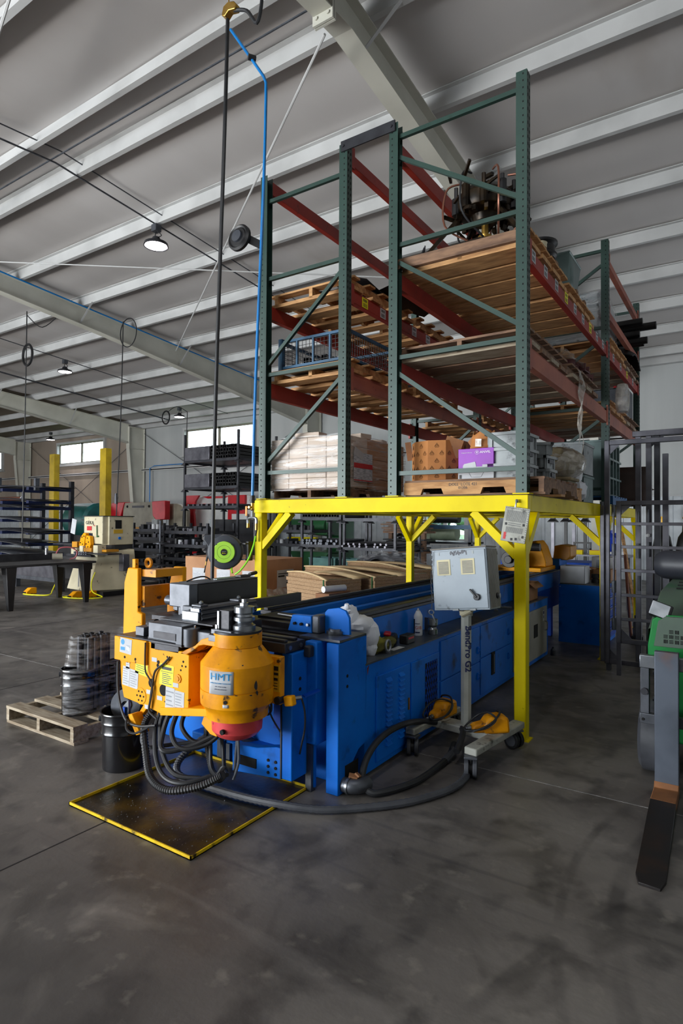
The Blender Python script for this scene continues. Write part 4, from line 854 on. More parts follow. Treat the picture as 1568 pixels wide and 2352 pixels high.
obj('blue_spine', G().box(-2.78, -2.72, 3.3, 8.7, .845, .90), blue, bd); obj('blue_spine', G().box(-2.62, -2.56, 3.5, 8.7, .845, .87), blue, bd)
obj('black_rail', G().box(-2.20, -2.135, 3.45, 8.7, .885, .905).box(-2.19, -2.15, 3.45, 8.7, .905, .93), steel_d, bd, bevel=.002)
obj('black_rail', G().box(-2.90, -2.80, 3.3, 8.7, .885, .915).box(-2.87, -2.83, 3.3, 8.7, .915, .935), steel_d, bd, bevel=.002)
obj('warning_label', G().box(-2.1335, -2.1345, 5.35, 5.62, .72, .86), pm('amber_label', 'c89a10', rough=.6), bd); g = G(); [g.box(-2.133, -2.132, 5.37+i*.03, 5.385+i*.03, .735, .845) for i in range(8)]; obj('label_print', g, black_ink, bd)
# side doors on the right face
def door(y0, y1, z0, z1, mt=blue, name='side_door'):
    d = obj(name, G().box(XR, XR+.012, y0, y1, z0, z1), mt, bd, bevel=.003); return d
d = door(3.25, 3.70, .06, .59)
for y in (3.36, 3.53):
    for i in range(14): obj('louver', G().prism([(XR+.012, .13+i*.031), (XR+.03, .130+i*.031), (XR+.012, .152+i*.031)], 'y', y, y+.065), blue, d)
obj('key_slot', G().box(XR+.012, XR+.018, 3.665, 3.68, .28, .36), brass, d)
d = door(3.72, 4.17, .06, .585)
obj('mesh_opening', G().box(XR+.0, XR+.006, 3.93, 4.13, .14, .54), dark_hole, bd)
d2 = G().box(XR+.0115, XR+.0135, 3.93, 4.13, .14, .54); obj('vent_backing', d2, dark_hole, d)
g = G()
for i in range(-10, 12):
    for s in (-1, 1):
        pts = []
        y0_, z0_ = 3.93, .14
        for t_ in (0, 1):
            pass
        ya = 4.03+i*.036; a = Vector((XR+.016, ya-s*.08, .14)); b_ = Vector((XR+.016, ya+s*.08, .54)); 
        # clip to opening
        def clip(p, q):
            lo, hi = 0.0, 1.0; d_ = q-p
            for axv, mn, mxv in ((1, 3.93, 4.13),):
                if abs(d_[axv]) > 1e-9:
                    t0, t1 = (mn-p[axv])/d_[axv], (mxv-p[axv])/d_[axv]
                    if t0 > t1: t0, t1 = t1, t0
                    lo, hi = max(lo, t0), min(hi, t1)
            return (p+d_*lo, p+d_*hi) if hi-lo > .02 else None
        c_ = clip(a, b_)
        if c_: g.beam(c_[0], c_[1], .004, .005)
obj('expanded_mesh', g, blue_dk, d, 'diamond mesh grille', kind='stuff')
door(4.2, 5.0, .36, .655); door(4.2, 5.0, .06, .35)
for (y0, y1, z0, z1) in ((5.02, 5.88, .38, .655), (5.02, 5.88, .06, .37)): door(y0, y1, z0, z1)
for (y, z) in ((4.95, .46), (4.95, .24), (5.75, .5), (5.75, .27)): obj('toggle_latch', G().box(XR+.012, XR+.022, y-.02, y+.02, z-.03, z+.03).tube([(XR+.02, y-.012, z-.03), (XR+.035, y-.012, z), (XR+.02, y-.012, z+.03)], .004, 5, 2), blue, bd)
obj('pull_handle', G().box(XR+.012, XR+.02, 5.28, 5.36, .18, .38), dark_hole, bd); obj('pull_handle_grip', G().box(XR+.02, XR+.026, 5.31, 5.33, .2, .36), steel_m, bd)
d = door(5.92, 7.12, .07, .60, pm('panel_beige', '9d9a8c', '8a8779', .4, .7, 4, rough=.5), 'control_door')
obj('door_window', G().box(XR+.012, XR+.016, 6.6, 6.74, .30, .44), dark_hole, d); obj('door_handle', G().tube([(XR+.012, 7.03, .33), (XR+.04, 7.03, .34), (XR+.04, 7.03, .42), (XR+.012, 7.03, .43)], .006, 6, 2), steel, d)
obj('warning_sticker', G().box(XR+.012, XR+.014, 6.95, 7.0, .44, .56), paper, d); obj('sticker_print', G().box(XR+.014, XR+.015, 6.955, 6.995, .52, .55).box(XR+.014, XR+.015, 6.965, 6.985, .47, .5), navy_ink, d)
obj('door_stile', G().box(XR+.012, XR+.016, 5.93, 5.97, .08, .59), MATS['panel_beige'], d)
obj('base_bottle', G().lathe([(.03, 0), (.03, .06), (.02, .075), (.012, .08), (.012, .1)], (-1.87, 7.28, 0), 12), steel_m, label='small can on the floor at the rear corner of the bender', cat='can')
# front pillar
pil = G().prism([(2.84, .0), (2.84, .855), (3.145, .87), (3.145, .68), (3.14, .22), (3.06, .20), (3.0, .15), (2.98, 0)], 'x', -1.995, XR)
obj('front_pillar', pil, blue, bd, bevel=.005)
obj('pillar_top', G().box(-2.2, XR-.0, 2.85, 3.14, .862, .875), steel_m, bd, 'worn steel top plate')
obj('cable_opening', G().box(XR-.002, XR+.002, 2.91, 3.05, .002, .15), dark_hole, bd)
obj('rust_chip', G().prism([(3.15, .66), (3.17, .675), (3.155, .62)], 'x', XR, XR+.002), pm('rust_red', '7a2a18', rough=.8), bd)
for z in (.66, .60): obj('bolt_hole', G().cyl((XR, 2.93, z), (XR+.002, 2.93, z), .010, 8), dark_hole, bd)
obj('collar', G().lathe([(.026, 0), (.055, 0), (.058, .008), (.058, .022), (.045, .024), (.045, .034), (.026, .034), (.026, .0)], (-2.045, 3.01, .875), 24), steel, bd, 'bright clamp collar')
# column 2 (guard column left of pillar)
obj('guard_column', G().box(-2.12, -2.035, 2.80, 2.92, .27, .86), blue, bd, bevel=.008)
obj('guard_recess', G().box(-2.035, -1.995, 2.93, 3.1, .02, .84), dark_hole, bd)
obj('column_foot', G().box(-2.11, -2.07, 2.80, 2.84, .0, .27), steel_m, bd)
obj('head_support', G().prism([(-2.36, .875), (-2.325, .975), (-2.18, .978), (-2.175, .875)], 'y', 2.94, 2.99), blue, bd, 'bright blue bolted bracket', bevel=.004)
for x in (-2.30, -2.25, -2.20): obj('socket_bolt', G().cyl((x, 2.94, .925-.02*(x+2.25)), (x, 2.925, .925), .009, 8), dark_hole if x < -2.22 else steel, bd)
obj('support_side', G().prism([(2.94, .875), (2.94, .985), (3.02, .985), (3.02, .875)], 'x', -2.175, -2.12), steel_m, bd, bevel=.01)
obj('support_plate', G().prism([(-2.12, .87), (-2.12, 1.0), (-2.10, 1.02), (-2.02, 1.035), (-1.97, 1.02), (-1.945, .98), (-1.94, .88)], 'y', 3.0, 3.02), blue, bd, 'rounded dark blue plate', bevel=.003)
# front frame with slide (column 1)
obj('slide_frame_post', G().box(-2.175, -2.10, 2.66, 2.80, .10, .81), blue, bd, bevel=.006)
obj('slide_frame_post', G().box(-2.30, -2.20, 2.74, 2.82, .34, .80), blue_dk, bd)
obj('slide_frame_bar', G().prism([(-2.55, .06), (-2.175, .095), (-2.175, .27), (-2.21, .27), (-2.36, .235), (-2.55, .22)], 'y', 2.66, 2.72), blue, bd, bevel=.005)
obj('frame_slot', G().box(-2.53, -2.36, 2.655, 2.661, .115, .17), dark_hole, bd)
for x in (-2.27, -2.215):
    for z in (.115, .15, .185): obj('bolt_hole', G().cyl((x, 2.655, z), (x, 2.661, z), .009, 8), dark_hole, bd)
for z in (.66, .60): obj('bolt_hole', G().cyl((-2.0995, 2.73, z), (-2.097, 2.73, z), .011, 8), dark_hole, bd)
obj('front_face', G().box(-3.05, -2.0, 2.98, 3.14, .0, .60), blue, bd, bevel=.005); obj('face_panel', G().box(-2.42, -2.18, 2.93, 2.99, .2, .62), blue, bd, bevel=.01)
obj('black_side_seam', G().box(-2.18, -2.172, 2.655, 2.665, .1, .8), rubber, bd)
obj('mid_panel', G().box(-2.10, -2.06, 2.82, 2.84, .02, .74), blue, bd, bevel=.004); obj('front_foot', G().box(-3.12, -2.3, 2.86, 3.0, .0, .13), blue, bd, bevel=.01); obj('levelling_block', G().box(-2.86, -2.80, 2.84, 2.9, 0, .13).box(-2.78, -2.75, 2.84, 2.9, 0, .12), steel_m, bd)
# dark cross slides on top of the head
g = G().box(-2.55, -2.12, 2.62, 2.80, .815, .87).box(-2.55, -2.14, 2.64, 2.67, .87, .885).box(-2.55, -2.14, 2.72, 2.76, .87, .885)
obj('cross_slide', g, steel_d, bd, bevel=.004)
for y in (2.66, 2.76): obj('socket_bolt', G().cyl((-2.12, y, .842), (-2.113, y, .842), .013, 10), steel, bd)
obj('slide_block', G().box(-2.10, -2.055, 2.76, 2.81, .775, .84), steel_d, bd, bevel=.008)
obj('rear_slide', G().box(-3.0, -2.22, 2.98, 3.2, .80, .845).box(-2.95, -2.3, 3.04, 3.16, .845, .90), steel_d, bd, bevel=.004)
obj('polished_rod', G().cyl((-2.62, 3.16, .925), (-2.48, 3.16, .92), .007, 8), steel, bd); obj('black_slide', G().box(-2.75, -2.3, 3.1, 3.3, .86, .915), blackp, bd, bevel=.004)
# vertical label and yellow bracket between head and frame
obj('yellow_side_plate', G().box(-2.23, -2.105, 2.56, 2.60, .55, .81), org_dirty, bd, bevel=.004)
lb = obj('warning_plate', G().box(-2.185, -2.108, 2.556, 2.56, .62, .765), MATS['amber_label'], bd, 'yellow warning label'); obj('plate_print', G().box(-2.165, -2.115, 2.554, 2.556, .735, .758).box(-2.15, -2.115, 2.554, 2.556, .710, .724).box(-2.15, -2.118, 2.554, 2.556, .68, .695).rb((-2.17, 2.554, .705), (.014, .001, .04), (0, 20, 0)).box(-2.175, -2.12, 2.554, 2.556, .665, .668).box(-2.175, -2.12, 2.554, 2.556, .65, .653).box(-2.175, -2.12, 2.554, 2.556, .635, .638), black_ink, lb)
obj('yellow_lug', G().rb((-2.06, 2.59, .575), (.06, .04, .055), (0, -12, 0)), org, bd, bevel=.008); obj('lug_bolt', G().cyl((-2.115, 2.545, .575), (-2.115, 2.60, .575), .022, 12), blackp, bd)
# bending head casing
CX, CY = -2.315, 2.45
obj('head_casing', G().lathe([(0, .495), (.168, .495), (.170, .53), (.176, .545), (.198, .572), (.200, .60), (.200, .650), (.196, .652), (.196, .656), (.200, .658), (.200, .785), (.130, .872), (0, .872)], (CX, CY, 0), 48), org_dirty, bd, 'round yellow motor casing with a conical top', bevel=0)
obj('casing_collar', G().lathe([(.0, .872), (.128, .872), (.132, .876), (.132, .945), (0, .945)], (CX, CY, 0), 40), org_dirty, bd)
obj('red_cap', G().lathe([(0, .372), (.07, .372), (.112, .392), (.136, .42), (.141, .50), (0, .50)], (CX, CY, 0), 36), red_pl, bd, 'faded red plastic bottom cap'); obj('cap_plug', G().cyl((CX+.03, CY-.135, .44), (CX+.03, CY-.15, .44), .014, 10), dark_hole, bd)
obj('turntable_plate', G().lathe([(0, .945), (.130, .945), (.130, .957), (0, .957)], (CX, CY, 0), 40), steel_d, bd)
# HMT sign on the casing
def on_casing(a0, a1, z0, z1, dr, nm, mt, par, n=8):
    g = G().grid(lambda u, v: (CX+(.2+dr)*math.cos(a0+(a1-a0)*u), CY+(.2+dr)*math.sin(a0+(a1-a0)*u), z0+(z1-z0)*v), n, 1); return obj(nm, g, mt, par, solid=.0006)
A0, A1 = rad(-122), rad(-86)
vd = math.degrees(math.atan2(-CY, -CX))    # direction from the casing to the photographer
A0, A1 = rad(vd-46), rad(vd-6)
pl_ = on_casing(A0, A1, .652, .772, .001, 'name_plate', paper, bd)
pl_['label'] = 'white name plate with blue letters'
def wrap_text(s, size, am, z, mt, sx=1.0):
    cu = bpy.data.curves.new('t', 'FONT'); cu.body = s; cu.size = size; cu.extrude = .0004;  cu.align_x = 'CENTER'; cu.align_y = 'CENTER'
    t_ = bpy.data.objects.new('t', cu); COL.objects.link(t_); bpy.context.view_layer.update(); me = bpy.data.meshes.new_from_object(t_); bpy.data.objects.remove(t_)
    for v in me.vertices:
        a = am+v.co.x*sx/.2; r_ = .2034+v.co.z; v.co = Vector((CX+r_*math.cos(a), CY+r_*math.sin(a), z+v.co.y))-ORG[bd]
    me.materials.clear(); me.materials.append(mt); o = bpy.data.objects.new('plate_lettering', me); COL.objects.link(o); o.parent = pl_; ORG[o] = ORG[bd]
am = (A0+A1)/2
wrap_text('HMT', .050, am, .742, cyan_ink, 1.2); wrap_text('HINES MACHINE TOOLS, INC.', .009, am, .710, cyan_ink)
wrap_text('sales  service  tooling', .007, am, .694, navy_ink); wrap_text('call for parts and service', .007, am, .680, navy_ink)
on_casing(rad(vd-22), rad(vd-13), .585, .602, .001, 'small_tag', paper, bd, 3); obj('port_hole', G().cyl((CX+.199*math.cos(rad(vd-18)), CY+.199*math.sin(rad(vd-18)), .615), (CX+.204*math.cos(rad(vd-18)), CY+.204*math.sin(rad(vd-18)), .615), .009, 8), dark_hole, bd)
g = G()
random.seed(11)
for (a, z, ww, hh) in ((28, .69, .022, .055), (30, .655, .014, .03), (-14, .785, .02, .012), (8, .80, .012, .008), (-34, .79, .02, .02), (20, .645, .018, .008), (-2, .65, .016, .006)):
    aa = rad(vd+a); r_ = .2012 if z < .776 else .2012-(z-.776)*.60
    ee = Euler((0, 0 if z < .776 else rad(-36), aa)).to_matrix(); cc = Vector((CX+r_*math.cos(aa), CY+r_*math.sin(aa), z)); q_ = [random.uniform(.55, 1.1) for _ in range(9)]
    P_ = [Vector((0, .5*ww*q_[i]*math.cos(i*2*PI/9), .5*hh*q_[i]*math.sin(i*2*PI/9))) for i in range(9)]
    g.add([ee@(p+Vector((-.001, 0, 0)))+cc for p in P_]+[ee@(p+Vector((.0012, 0, 0)))+cc for p in P_], [tuple(range(9)), tuple(range(17, 8, -1))]+[(i, (i+1) % 9, 9+(i+1) % 9, 9+i) for i in range(9)])
obj('paint_chips', g, steel_d, bd, kind='stuff')
# arm
AY = 2.335
arm = G().prism([(-3.215, .84), (-3.215, .70), (-3.185, .695), (-3.17, .55), (-3.145, .475), (-2.93, .455), (-2.80, .435), (-2.575, .46), (-2.575, .80), (-2.64, .815), (-2.86, .80), (-2.86, .838)], 'y', AY, 2.62)
obj('arm_body', arm, org, bd, 'yellow box arm covered in labels', bevel=.004)
obj('cover_plate', G().box(-3.222, -2.925, AY-.014, AY, .70, .842), org, bd, bevel=.003)
for x in (-3.12, -3.02): obj('cover_bolt', G().cyl((x, AY-.016, .725), (x, AY-.013, .725), .008, 8), dark_hole, bd)
obj('arm_neck', G().prism([(-2.66, .80), (-2.60, .80), (-2.55, .825), (-2.50, .862), (-2.46, .872), (-2.315, .872), (-2.315, .948), (-2.43, .915), (-2.48, .90), (-2.53, .86), (-2.60, .83)], 'y', AY-.0, 2.58), org_dirty, bd, bevel=.004)
obj('arm_bottom_flange', G().add([(-2.80, 2.325, .43), (-2.80, 2.325, .475), (-2.40, 2.315, .498), (-2.40, 2.315, .54), (-2.80, 2.58, .43), (-2.80, 2.58, .475), (-2.40, 2.58, .498), (-2.40, 2.58, .54)], [(0, 2, 3, 1), (4, 5, 7, 6), (0, 1, 5, 4), (2, 6, 7, 3), (1, 3, 7, 5), (0, 4, 6, 2)]), org, bd, bevel=.003); obj('casing_ring', G().lathe([(.10, .498), (.152, .498), (.152, .538), (.10, .538), (.10, .498)], (CX, CY, 0), 40), org, bd, bevel=.002)
obj('arm_recess_wall', G().box(-2.575, -2.50, 2.44, 2.60, .47, .80), org_dirty, bd)
obj('arm_top_plate', G().box(-3.215, -2.64, AY+.002, 2.6, .838, .848), steel_d, bd, 'dark top plate')  # thin dark steel plate along the top of the arm
obj('grey_stub', G().box(-3.30, -3.215, 2.38, 2.46, .705, .76), steel_m, bd, bevel=.004)
# labels on the arm face (z px scale ~ .0024 m per px)
def lab(x0, x1, z0, z1, mt, nm='paper_label', tilt=0, lines=0, ink=navy_ink, y=AY, label=None):
    cx_, cz_ = (x0+x1)/2, (z0+z1)/2; y_ = y-.0012
    l_ = obj(nm, G().rb((cx_, y_, cz_), (x1-x0, .0012, z1-z0), (0, tilt, 0)), mt, bd, label)
    if lines:
        g = G(); n = lines; hh = (z1-z0)/(n+1)
        for i in range(n): ww = (x1-x0)*random.uniform(.55, .85); g.rb((x0+(x1-x0)*.08+ww/2, y_-.0008, z1-(i+1)*hh), (ww, .0006, hh*.28), (0, tilt, 0))
        obj('label_print', g, ink, l_)
    return l_
l_ = lab(-3.165, -3.055, .748, .838, paper, tilt=4, y=AY-.014, label='white label with a cyan disc')
obj('cyan_disc', G().cyl((-3.138, AY-.0165, .815), (-3.138, AY-.0152, .815), .017, 16), cyan_ink, l_); obj('cyan_bar', G().box(-3.158, -3.118, AY-.0165, AY-.0152, .765, .785), cyan_ink, l_); obj('label_print', G().box(-3.105, -3.07, AY-.0165, AY-.0152, .765, .80), paper_gr, l_)
lab(-3.155, -3.09, .55, .665, paper, tilt=4, lines=7, ink=ink_grey); lab(-3.088, -3.01, .545, .655, paper, tilt=4, lines=7, ink=ink_grey); lab(-3.125, -3.09, .655, .69, paper, tilt=0, lines=2, ink=ink_grey)
lab(-3.035, -2.925, .635, .70, yellow_lbl, tilt=6, lines=4, ink=green_m)
l_ = lab(-2.815, -2.70, .605, .725, yellow_lbl, tilt=3, lines=0, label='yellow warning label')
obj('label_print', G().box(-2.795, -2.715, AY-.0026, AY-.0018, .695, .712).box(-2.805, -2.705, AY-.0026, AY-.0018, .682, .685), black_ink, l_); g = G(); [g.box(-2.795, -2.795+random.uniform(.05, .085), AY-.0026, AY-.0018, .615+i*.011, .619+i*.011) for i in range(6)]; obj('label_print', g, navy_ink, l_)
lab(-2.765, -2.69, .475, .60, paper, tilt=2, lines=4, ink=ink_grey); lab(-2.688, -2.61, .48, .59, paper, tilt=2, lines=6, ink=ink_grey)
for (x, z) in ((-2.865, .74), (-2.91, .545), (-2.815, .525), (-2.925, .455), (-2.68, .62)): lab(x-.022, x+.022, z-.012, z+.012, paper, 'small_tag')
for (x, z, r) in ((-2.89, .60, .026), (-2.785, .575, .033), (-2.83, .73, .011), (-2.835, .71, .011), (-2.755, .77, .006), (-2.62, .76, .007), (-2.60, .735, .006), (-2.63, .735, .006), (-2.64, .71, .006)): obj('access_hole', G().cyl((x, AY-.001, z), (x, AY+.004, z), r, 20), dark_hole, bd)
obj('round_cover', G().cyl((-2.985, AY-.003, .51), (-2.985, AY, .51), .05, 24), org, bd, bevel=.002); g = G(); [g.cyl((-2.985+.03*math.cos(a), AY-.0045, .51+.03*math.sin(a)), (-2.985+.03*math.cos(a), AY-.003, .51+.03*math.sin(a)), .006, 8) for a in [k*PI/3 for k in range(6)]]; g.cyl((-2.985, AY-.0045, .51), (-2.985, AY-.003, .51), .008, 8); obj('cover_bolts', g, dark_hole, bd)
obj('grease_hub', G().cyl((-2.66, AY-.006, .66), (-2.66, AY, .66), .026, 8).cyl((-2.66, AY-.01, .66), (-2.66, AY, .66), .014, 8), org_dirty, bd)
obj('arm_lower_bracket', G().prism([(-3.02, .46), (-2.97, .46), (-3.06, .36), (-3.09, .37)], 'y', 2.40, 2.44).prism([(-2.98, .47), (-2.87, .46), (-2.95, .33), (-3.0, .33)], 'y', 2.46, 2.54), org, bd, bevel=.004); obj('lower_foot', G().prism([(-3.10, .38), (-3.06, .39), (-2.98, .285), (-3.02, .27)], 'y', 2.33, 2.40), org, bd, bevel=.004)
# tooling on top of the arm
obj('clamp_base', G().box(-2.96, -2.66, 2.36, 2.62, .835, .862).box(-2.90, -2.66, AY-.0, 2.36, .80, .838), steel_d, bd, bevel=.003)
cb = obj('clamp_block', G().prism([(-2.935, .855), (-2.935, .952), (-2.645, .952), (-2.645, .83), (-2.70, .83), (-2.70, .850), (-2.89, .855)], 'y', AY+.01, 2.56), steel_m, bd, bevel=.004)
obj('block_window', G().box(-2.885, -2.695, AY+.006, AY+.012, .865, .905), steel_d, bd)
obj('clamp_top', G().box(-2.95, -2.50, 2.44, 2.68, .952, .962), steel_d, bd, bevel=.002)
obj('small_cylinder', G().cyl((-3.06, 2.45, .90), (-2.93, 2.45, .90), .022, 12).box(-3.10, -3.02, 2.38, 2.50, .85, .905), steel_m, bd, bevel=.004); obj('small_cylinder', G().cyl((-3.12, 2.5, .90), (-3.05, 2.5, .91), .028, 12), steel_d, bd)
obj('clevis', G().box(-3.18, -3.02, 2.74, 2.86, .955, .99), steel_m, bd, bevel=.004); obj('rod_end', G().cyl((-3.24, 2.8, 1.0), (-3.0, 2.8, 1.0), .022, 12), steel_m, bd); obj('clevis_block', G().box(-3.15, -3.11, 2.72, 2.80, .955, 1.025).box(-3.04, -2.93, 2.66, 2.84, .93, 1.02), steel_m, bd, bevel=.006)
obj('grip_block', G().box(-2.93, -2.84, 2.60, 2.72, .945, 1.02), steel_m, bd, bevel=.004)
obj('die_carriage', G().box(-3.2, -2.5, 2.58, 2.86, .86, .945), steel_d, bd, bevel=.005)
obj('pressure_die', G().box(-2.985, -2.90, 2.70, 3.27, 1.005, 1.145), blackp, bd, 'long black pressure die bar', bevel=.005)
obj('die_end_block', G().prism([(-3.09, 1.0), (-3.09, 1.15), (-2.90, 1.15), (-2.90, .955), (-2.99, .955), (-2.99, 1.0)], 'y', 2.63, 2.70), steel_m, bd, bevel=.006)
obj('die_top', G().box(-3.08, -2.90, 2.70, 3.27, 1.145, 1.152).box(-3.08, -2.99, 2.7, 3.27, 1.0, 1.145), steel_m, bd, bevel=.002)
obj('hydraulic_ram', G().cyl((-3.16, 2.68, 1.03), (-3.0, 2.68, 1.03), .032, 16).cyl((-3.165, 2.68, 1.03), (-3.16, 2.68, 1.03), .02, 12), steel_m, bd)
obj('long_slide_bar', G().box(-2.80, -2.76, 2.7, 3.6, .955, 1.02), blackp, bd, bevel=.003)
obj('wiper_die', G().box(-2.80, -2.66, 2.48, 2.60, .955, 1.015), steel, bd, bevel=.004)
obj('extrusion', G().prism([(-2.73, .965), (-2.73, 1.04), (-2.665, 1.04), (-2.65, 1.03), (-2.66, 1.015), (-2.645, 1.005), (-2.66, .99), (-2.645, .975), (-2.655, .96)], 'y', 2.50, 2.98), steel_m, bd, 'ribbed slide bar with a bright end', bevel=.003)
obj('extrusion_end', G().box(-2.735, -2.66, 2.488, 2.50, .965, 1.035), steel, bd, bevel=.002)
for (x, y) in ((-2.70, 2.54), (-2.70, 2.86)): obj('top_clip', G().box(x-.05, x+.03, y-.03, y+.03, 1.04, 1.052), steel_m, bd, bevel=.003); obj('clip_bolt', G().ball((x, y, 1.06), .014, 8, 6), steel, bd)
obj('spring_pin', G().cyl((-2.60, 2.40, .895), (-2.60, 2.40, .955), .006, 8).cyl((-2.60, 2.40, .92), (-2.60, 2.40, .93), .012, 8).cyl((-2.60, 2.40, .90), (-2.60, 2.40, .905), .013, 8), steel, bd)
obj('cylinder_housing', G().cyl((-2.63, 2.40, .835), (-2.63, 2.40, .94), .05, 20).box(-2.62, -2.48, 2.40, 2.52, .86, .925), steel_m, bd, bevel=.004)
obj('slotted_post', G().box(-2.395, -2.38, 2.37, 2.385, .96, 1.06).box(-2.41, -2.385, 2.37, 2.40, .955, .985), steel, bd, bevel=.001); obj('stop_plate', G().box(-2.385, -2.315, 2.38, 2.46, .957, 1.065), steel_d, bd, bevel=.002); obj('stop_foot', G().box(-2.42, -2.29, 2.33, 2.36, .90, .935).box(-2.41, -2.26, 2.34, 2.36, .94, .965), steel_m, bd, bevel=.002)
obj('bend_die', G().lathe([(0, .957), (.062, .957), (.062, .985), (.052, .99), (.045, 1.0), (.052, 1.01), (.058, 1.012), (.058, 1.03), (.048, 1.035), (.044, 1.045), (.052, 1.052), (.056, 1.055), (.056, 1.085), (.03, 1.09), (0, 1.09)], (CX+.045, CY, 0), 28), steel, bd, 'stacked round steel bend die')
obj('die_nut', G().lathe([(.024, 1.09), (.024, 1.105), (.014, 1.108), (.014, 1.125), (0, 1.125)], (CX+.045, CY, 0), 6), steel, bd); obj('hinge_arm', G().beam((-2.34, 2.48, 1.075), (-2.22, 2.50, 1.08), .02, .012), steel_m, bd)
# left swing arm (yellow clevis)
def clevis(y, x0, x1, zt):
    return G().prism([(x0, .60), (x0+.01, 1.10), (x0+.05, zt), (x1, zt), (x1, .90), (x1+.05, .89), (x1+.05, .60)], 'y', y, y+.035)
sa = obj('swing_arm_plate', clevis(2.78, -3.765, -3.60, 1.21), org, bd, 'tall yellow clevis plate', bevel=.008)
obj('swing_arm_plate', G().prism([(-3.62, .60), (-3.62, .95), (-3.60, 1.06), (-3.57, 1.17), (-3.55, 1.21), (-3.45, 1.21), (-3.45, .60)], 'y', 3.06, 3.10), org, bd, bevel=.008)
obj('swing_crossbar', G().prism([(-3.60, 1.15), (-3.60, 1.20), (-3.45, 1.205), (-3.45, 1.15)], 'y', 2.815, 3.06), org_dirty, bd); obj('swing_crossbar', G().box(-3.62, -3.57, 2.815, 3.06, .93, 1.08), org_dirty, bd)
obj('lift_lug', G().box(-3.665, -3.63, 2.78, 2.81, 1.21, 1.275), org, bd, bevel=.004); obj('lift_ring', G().tube([(-3.585+.03*math.cos(a), 2.86, 1.245+.028*math.sin(a)) for a in [k*PI/5 for k in range(10)]], .012, 8, 2, True), org_dirty, bd)
obj('swing_base', G().box(-3.76, -3.40, 2.80, 3.10, .56, .62).box(-3.6, -3.0, 2.86, 3.06, .5, .58), org_dirty, bd, bevel=.006)
obj('swing_support', G().box(-3.5, -3.05, 2.95, 3.1, .0, .5), blue, bd, bevel=.01)
# proximity sensor arm
obj('sensor_bracket', G().beam((-2.05, 2.70, .575), (-2.0, 2.78, .60), .04, .008), blue_dk, bd); obj('sensor', G().cyl((-2.085, 2.64, .57), (-2.05, 2.68, .573), .012, 10), steel, bd)
obj('sensor_cable', G().tube([(-2.05, 2.68, .57), (-2.035, 2.69, .50), (-2.04, 2.70, .40), (-2.07, 2.71, .30), (-2.09, 2.72, .24)], .0055, 6, 4), rubber, bd)
# cables on the arm face
obj('arm_cable', G().tube([(-2.72, AY-.012, .775), (-2.77, AY-.014, .73), (-2.84, AY-.014, .68), (-2.865, AY-.012, .60), (-2.885, AY-.012, .50), (-2.89, AY-.014, .44), (-2.84, AY-.0, .40)], .0065, 7, 4), rubber, bd)
obj('arm_cable', G().tube([(-2.925, AY-.018, .835), (-2.925, AY-.018, .68), (-2.89, AY-.016, .63), (-2.86, AY-.016, .58), (-2.88, AY-.018, .48), (-2.9, AY-.01, .42)], .005, 7, 4), rubber, bd)
obj('arm_cable', G().tube([(-3.19, AY-.01, .69), (-3.19, AY-.01, .55), (-3.16, AY-.015, .44), (-3.09, AY-.02, .35), (-2.98, AY-.015, .335), (-2.85, AY, .36)], .008, 8, 5), rubber, bd)
obj('arm_cable', G().tube([(-3.07, 2.30, .36), (-3.05, 2.29, .31), (-2.98, 2.3, .30), (-2.88, 2.34, .36)], .007, 6, 4), rubber, bd)
# hoses below the head
def hose(pts, r=.013, mt=rubber, rib=0, nm='hydraulic_hose', sm=6): return obj(nm, G().tube(pts, r, 9, sm, rib=rib), mt, bd)
hose([(-2.96, 2.42, .42), (-2.98, 2.36, .33), (-2.86, 2.28, .20), (-2.74, 2.22, .12), (-2.60, 2.22, .09), (-2.45, 2.3, .12), (-2.36, 2.38, .17)], .019, rubber, 1, 'ribbed_sleeve', 22)
hose([(-2.90, 2.45, .45), (-2.90, 2.38, .34), (-2.80, 2.3, .20), (-2.68, 2.26, .13), (-2.55, 2.28, .12), (-2.44, 2.38, .15)], .014)
hose([(-2.85, 2.42, .44), (-2.86, 2.38, .36), (-2.78, 2.33, .22), (-2.64, 2.30, .14), (-2.50, 2.36, .13)], .014)
hose([(-2.80, 2.40, .44), (-2.80, 2.35, .33), (-2.74, 2.30, .25), (-2.62, 2.40, .27), (-2.50, 2.50, .34)], .015)
hose([(-2.76, 2.42, .43), (-2.74, 2.36, .33), (-2.66, 2.36, .26), (-2.55, 2.45, .28), (-2.48, 2.52, .36)], .014)
hose([(-2.72, 2.44, .43), (-2.70, 2.40, .36), (-2.62, 2.42, .29), (-2.54, 2.48, .31), (-2.47, 2.55, .38)], .013)
hose([(-3.02, 2.45, .40), (-3.0, 2.36, .26), (-2.92, 2.34, .22), (-2.80, 2.40, .24), (-2.66, 2.5, .26)], .012, rubber_g)
hose([(-2.60, 2.50, .36), (-2.62, 2.52, .28), (-2.58, 2.5, .18), (-2.50, 2.46, .12), (-2.40, 2.44, .14)], .016, rubber, 1, 'ribbed_sleeve', 18)
hose([(-2.57, 2.50, .36), (-2.57, 2.50, .25), (-2.52, 2.46, .15), (-2.42, 2.42, .13)], .012)
hose([(-2.55, 2.55, .36), (-2.52, 2.55, .24), (-2.46, 2.5, .15), (-2.38, 2.44, .15)], .012)
hose([(-2.46, 2.50, .14), (-2.42, 2.42, .13), (-2.36, 2.38, .17)], .022, rubber, 1, 'ribbed_sleeve', 20)
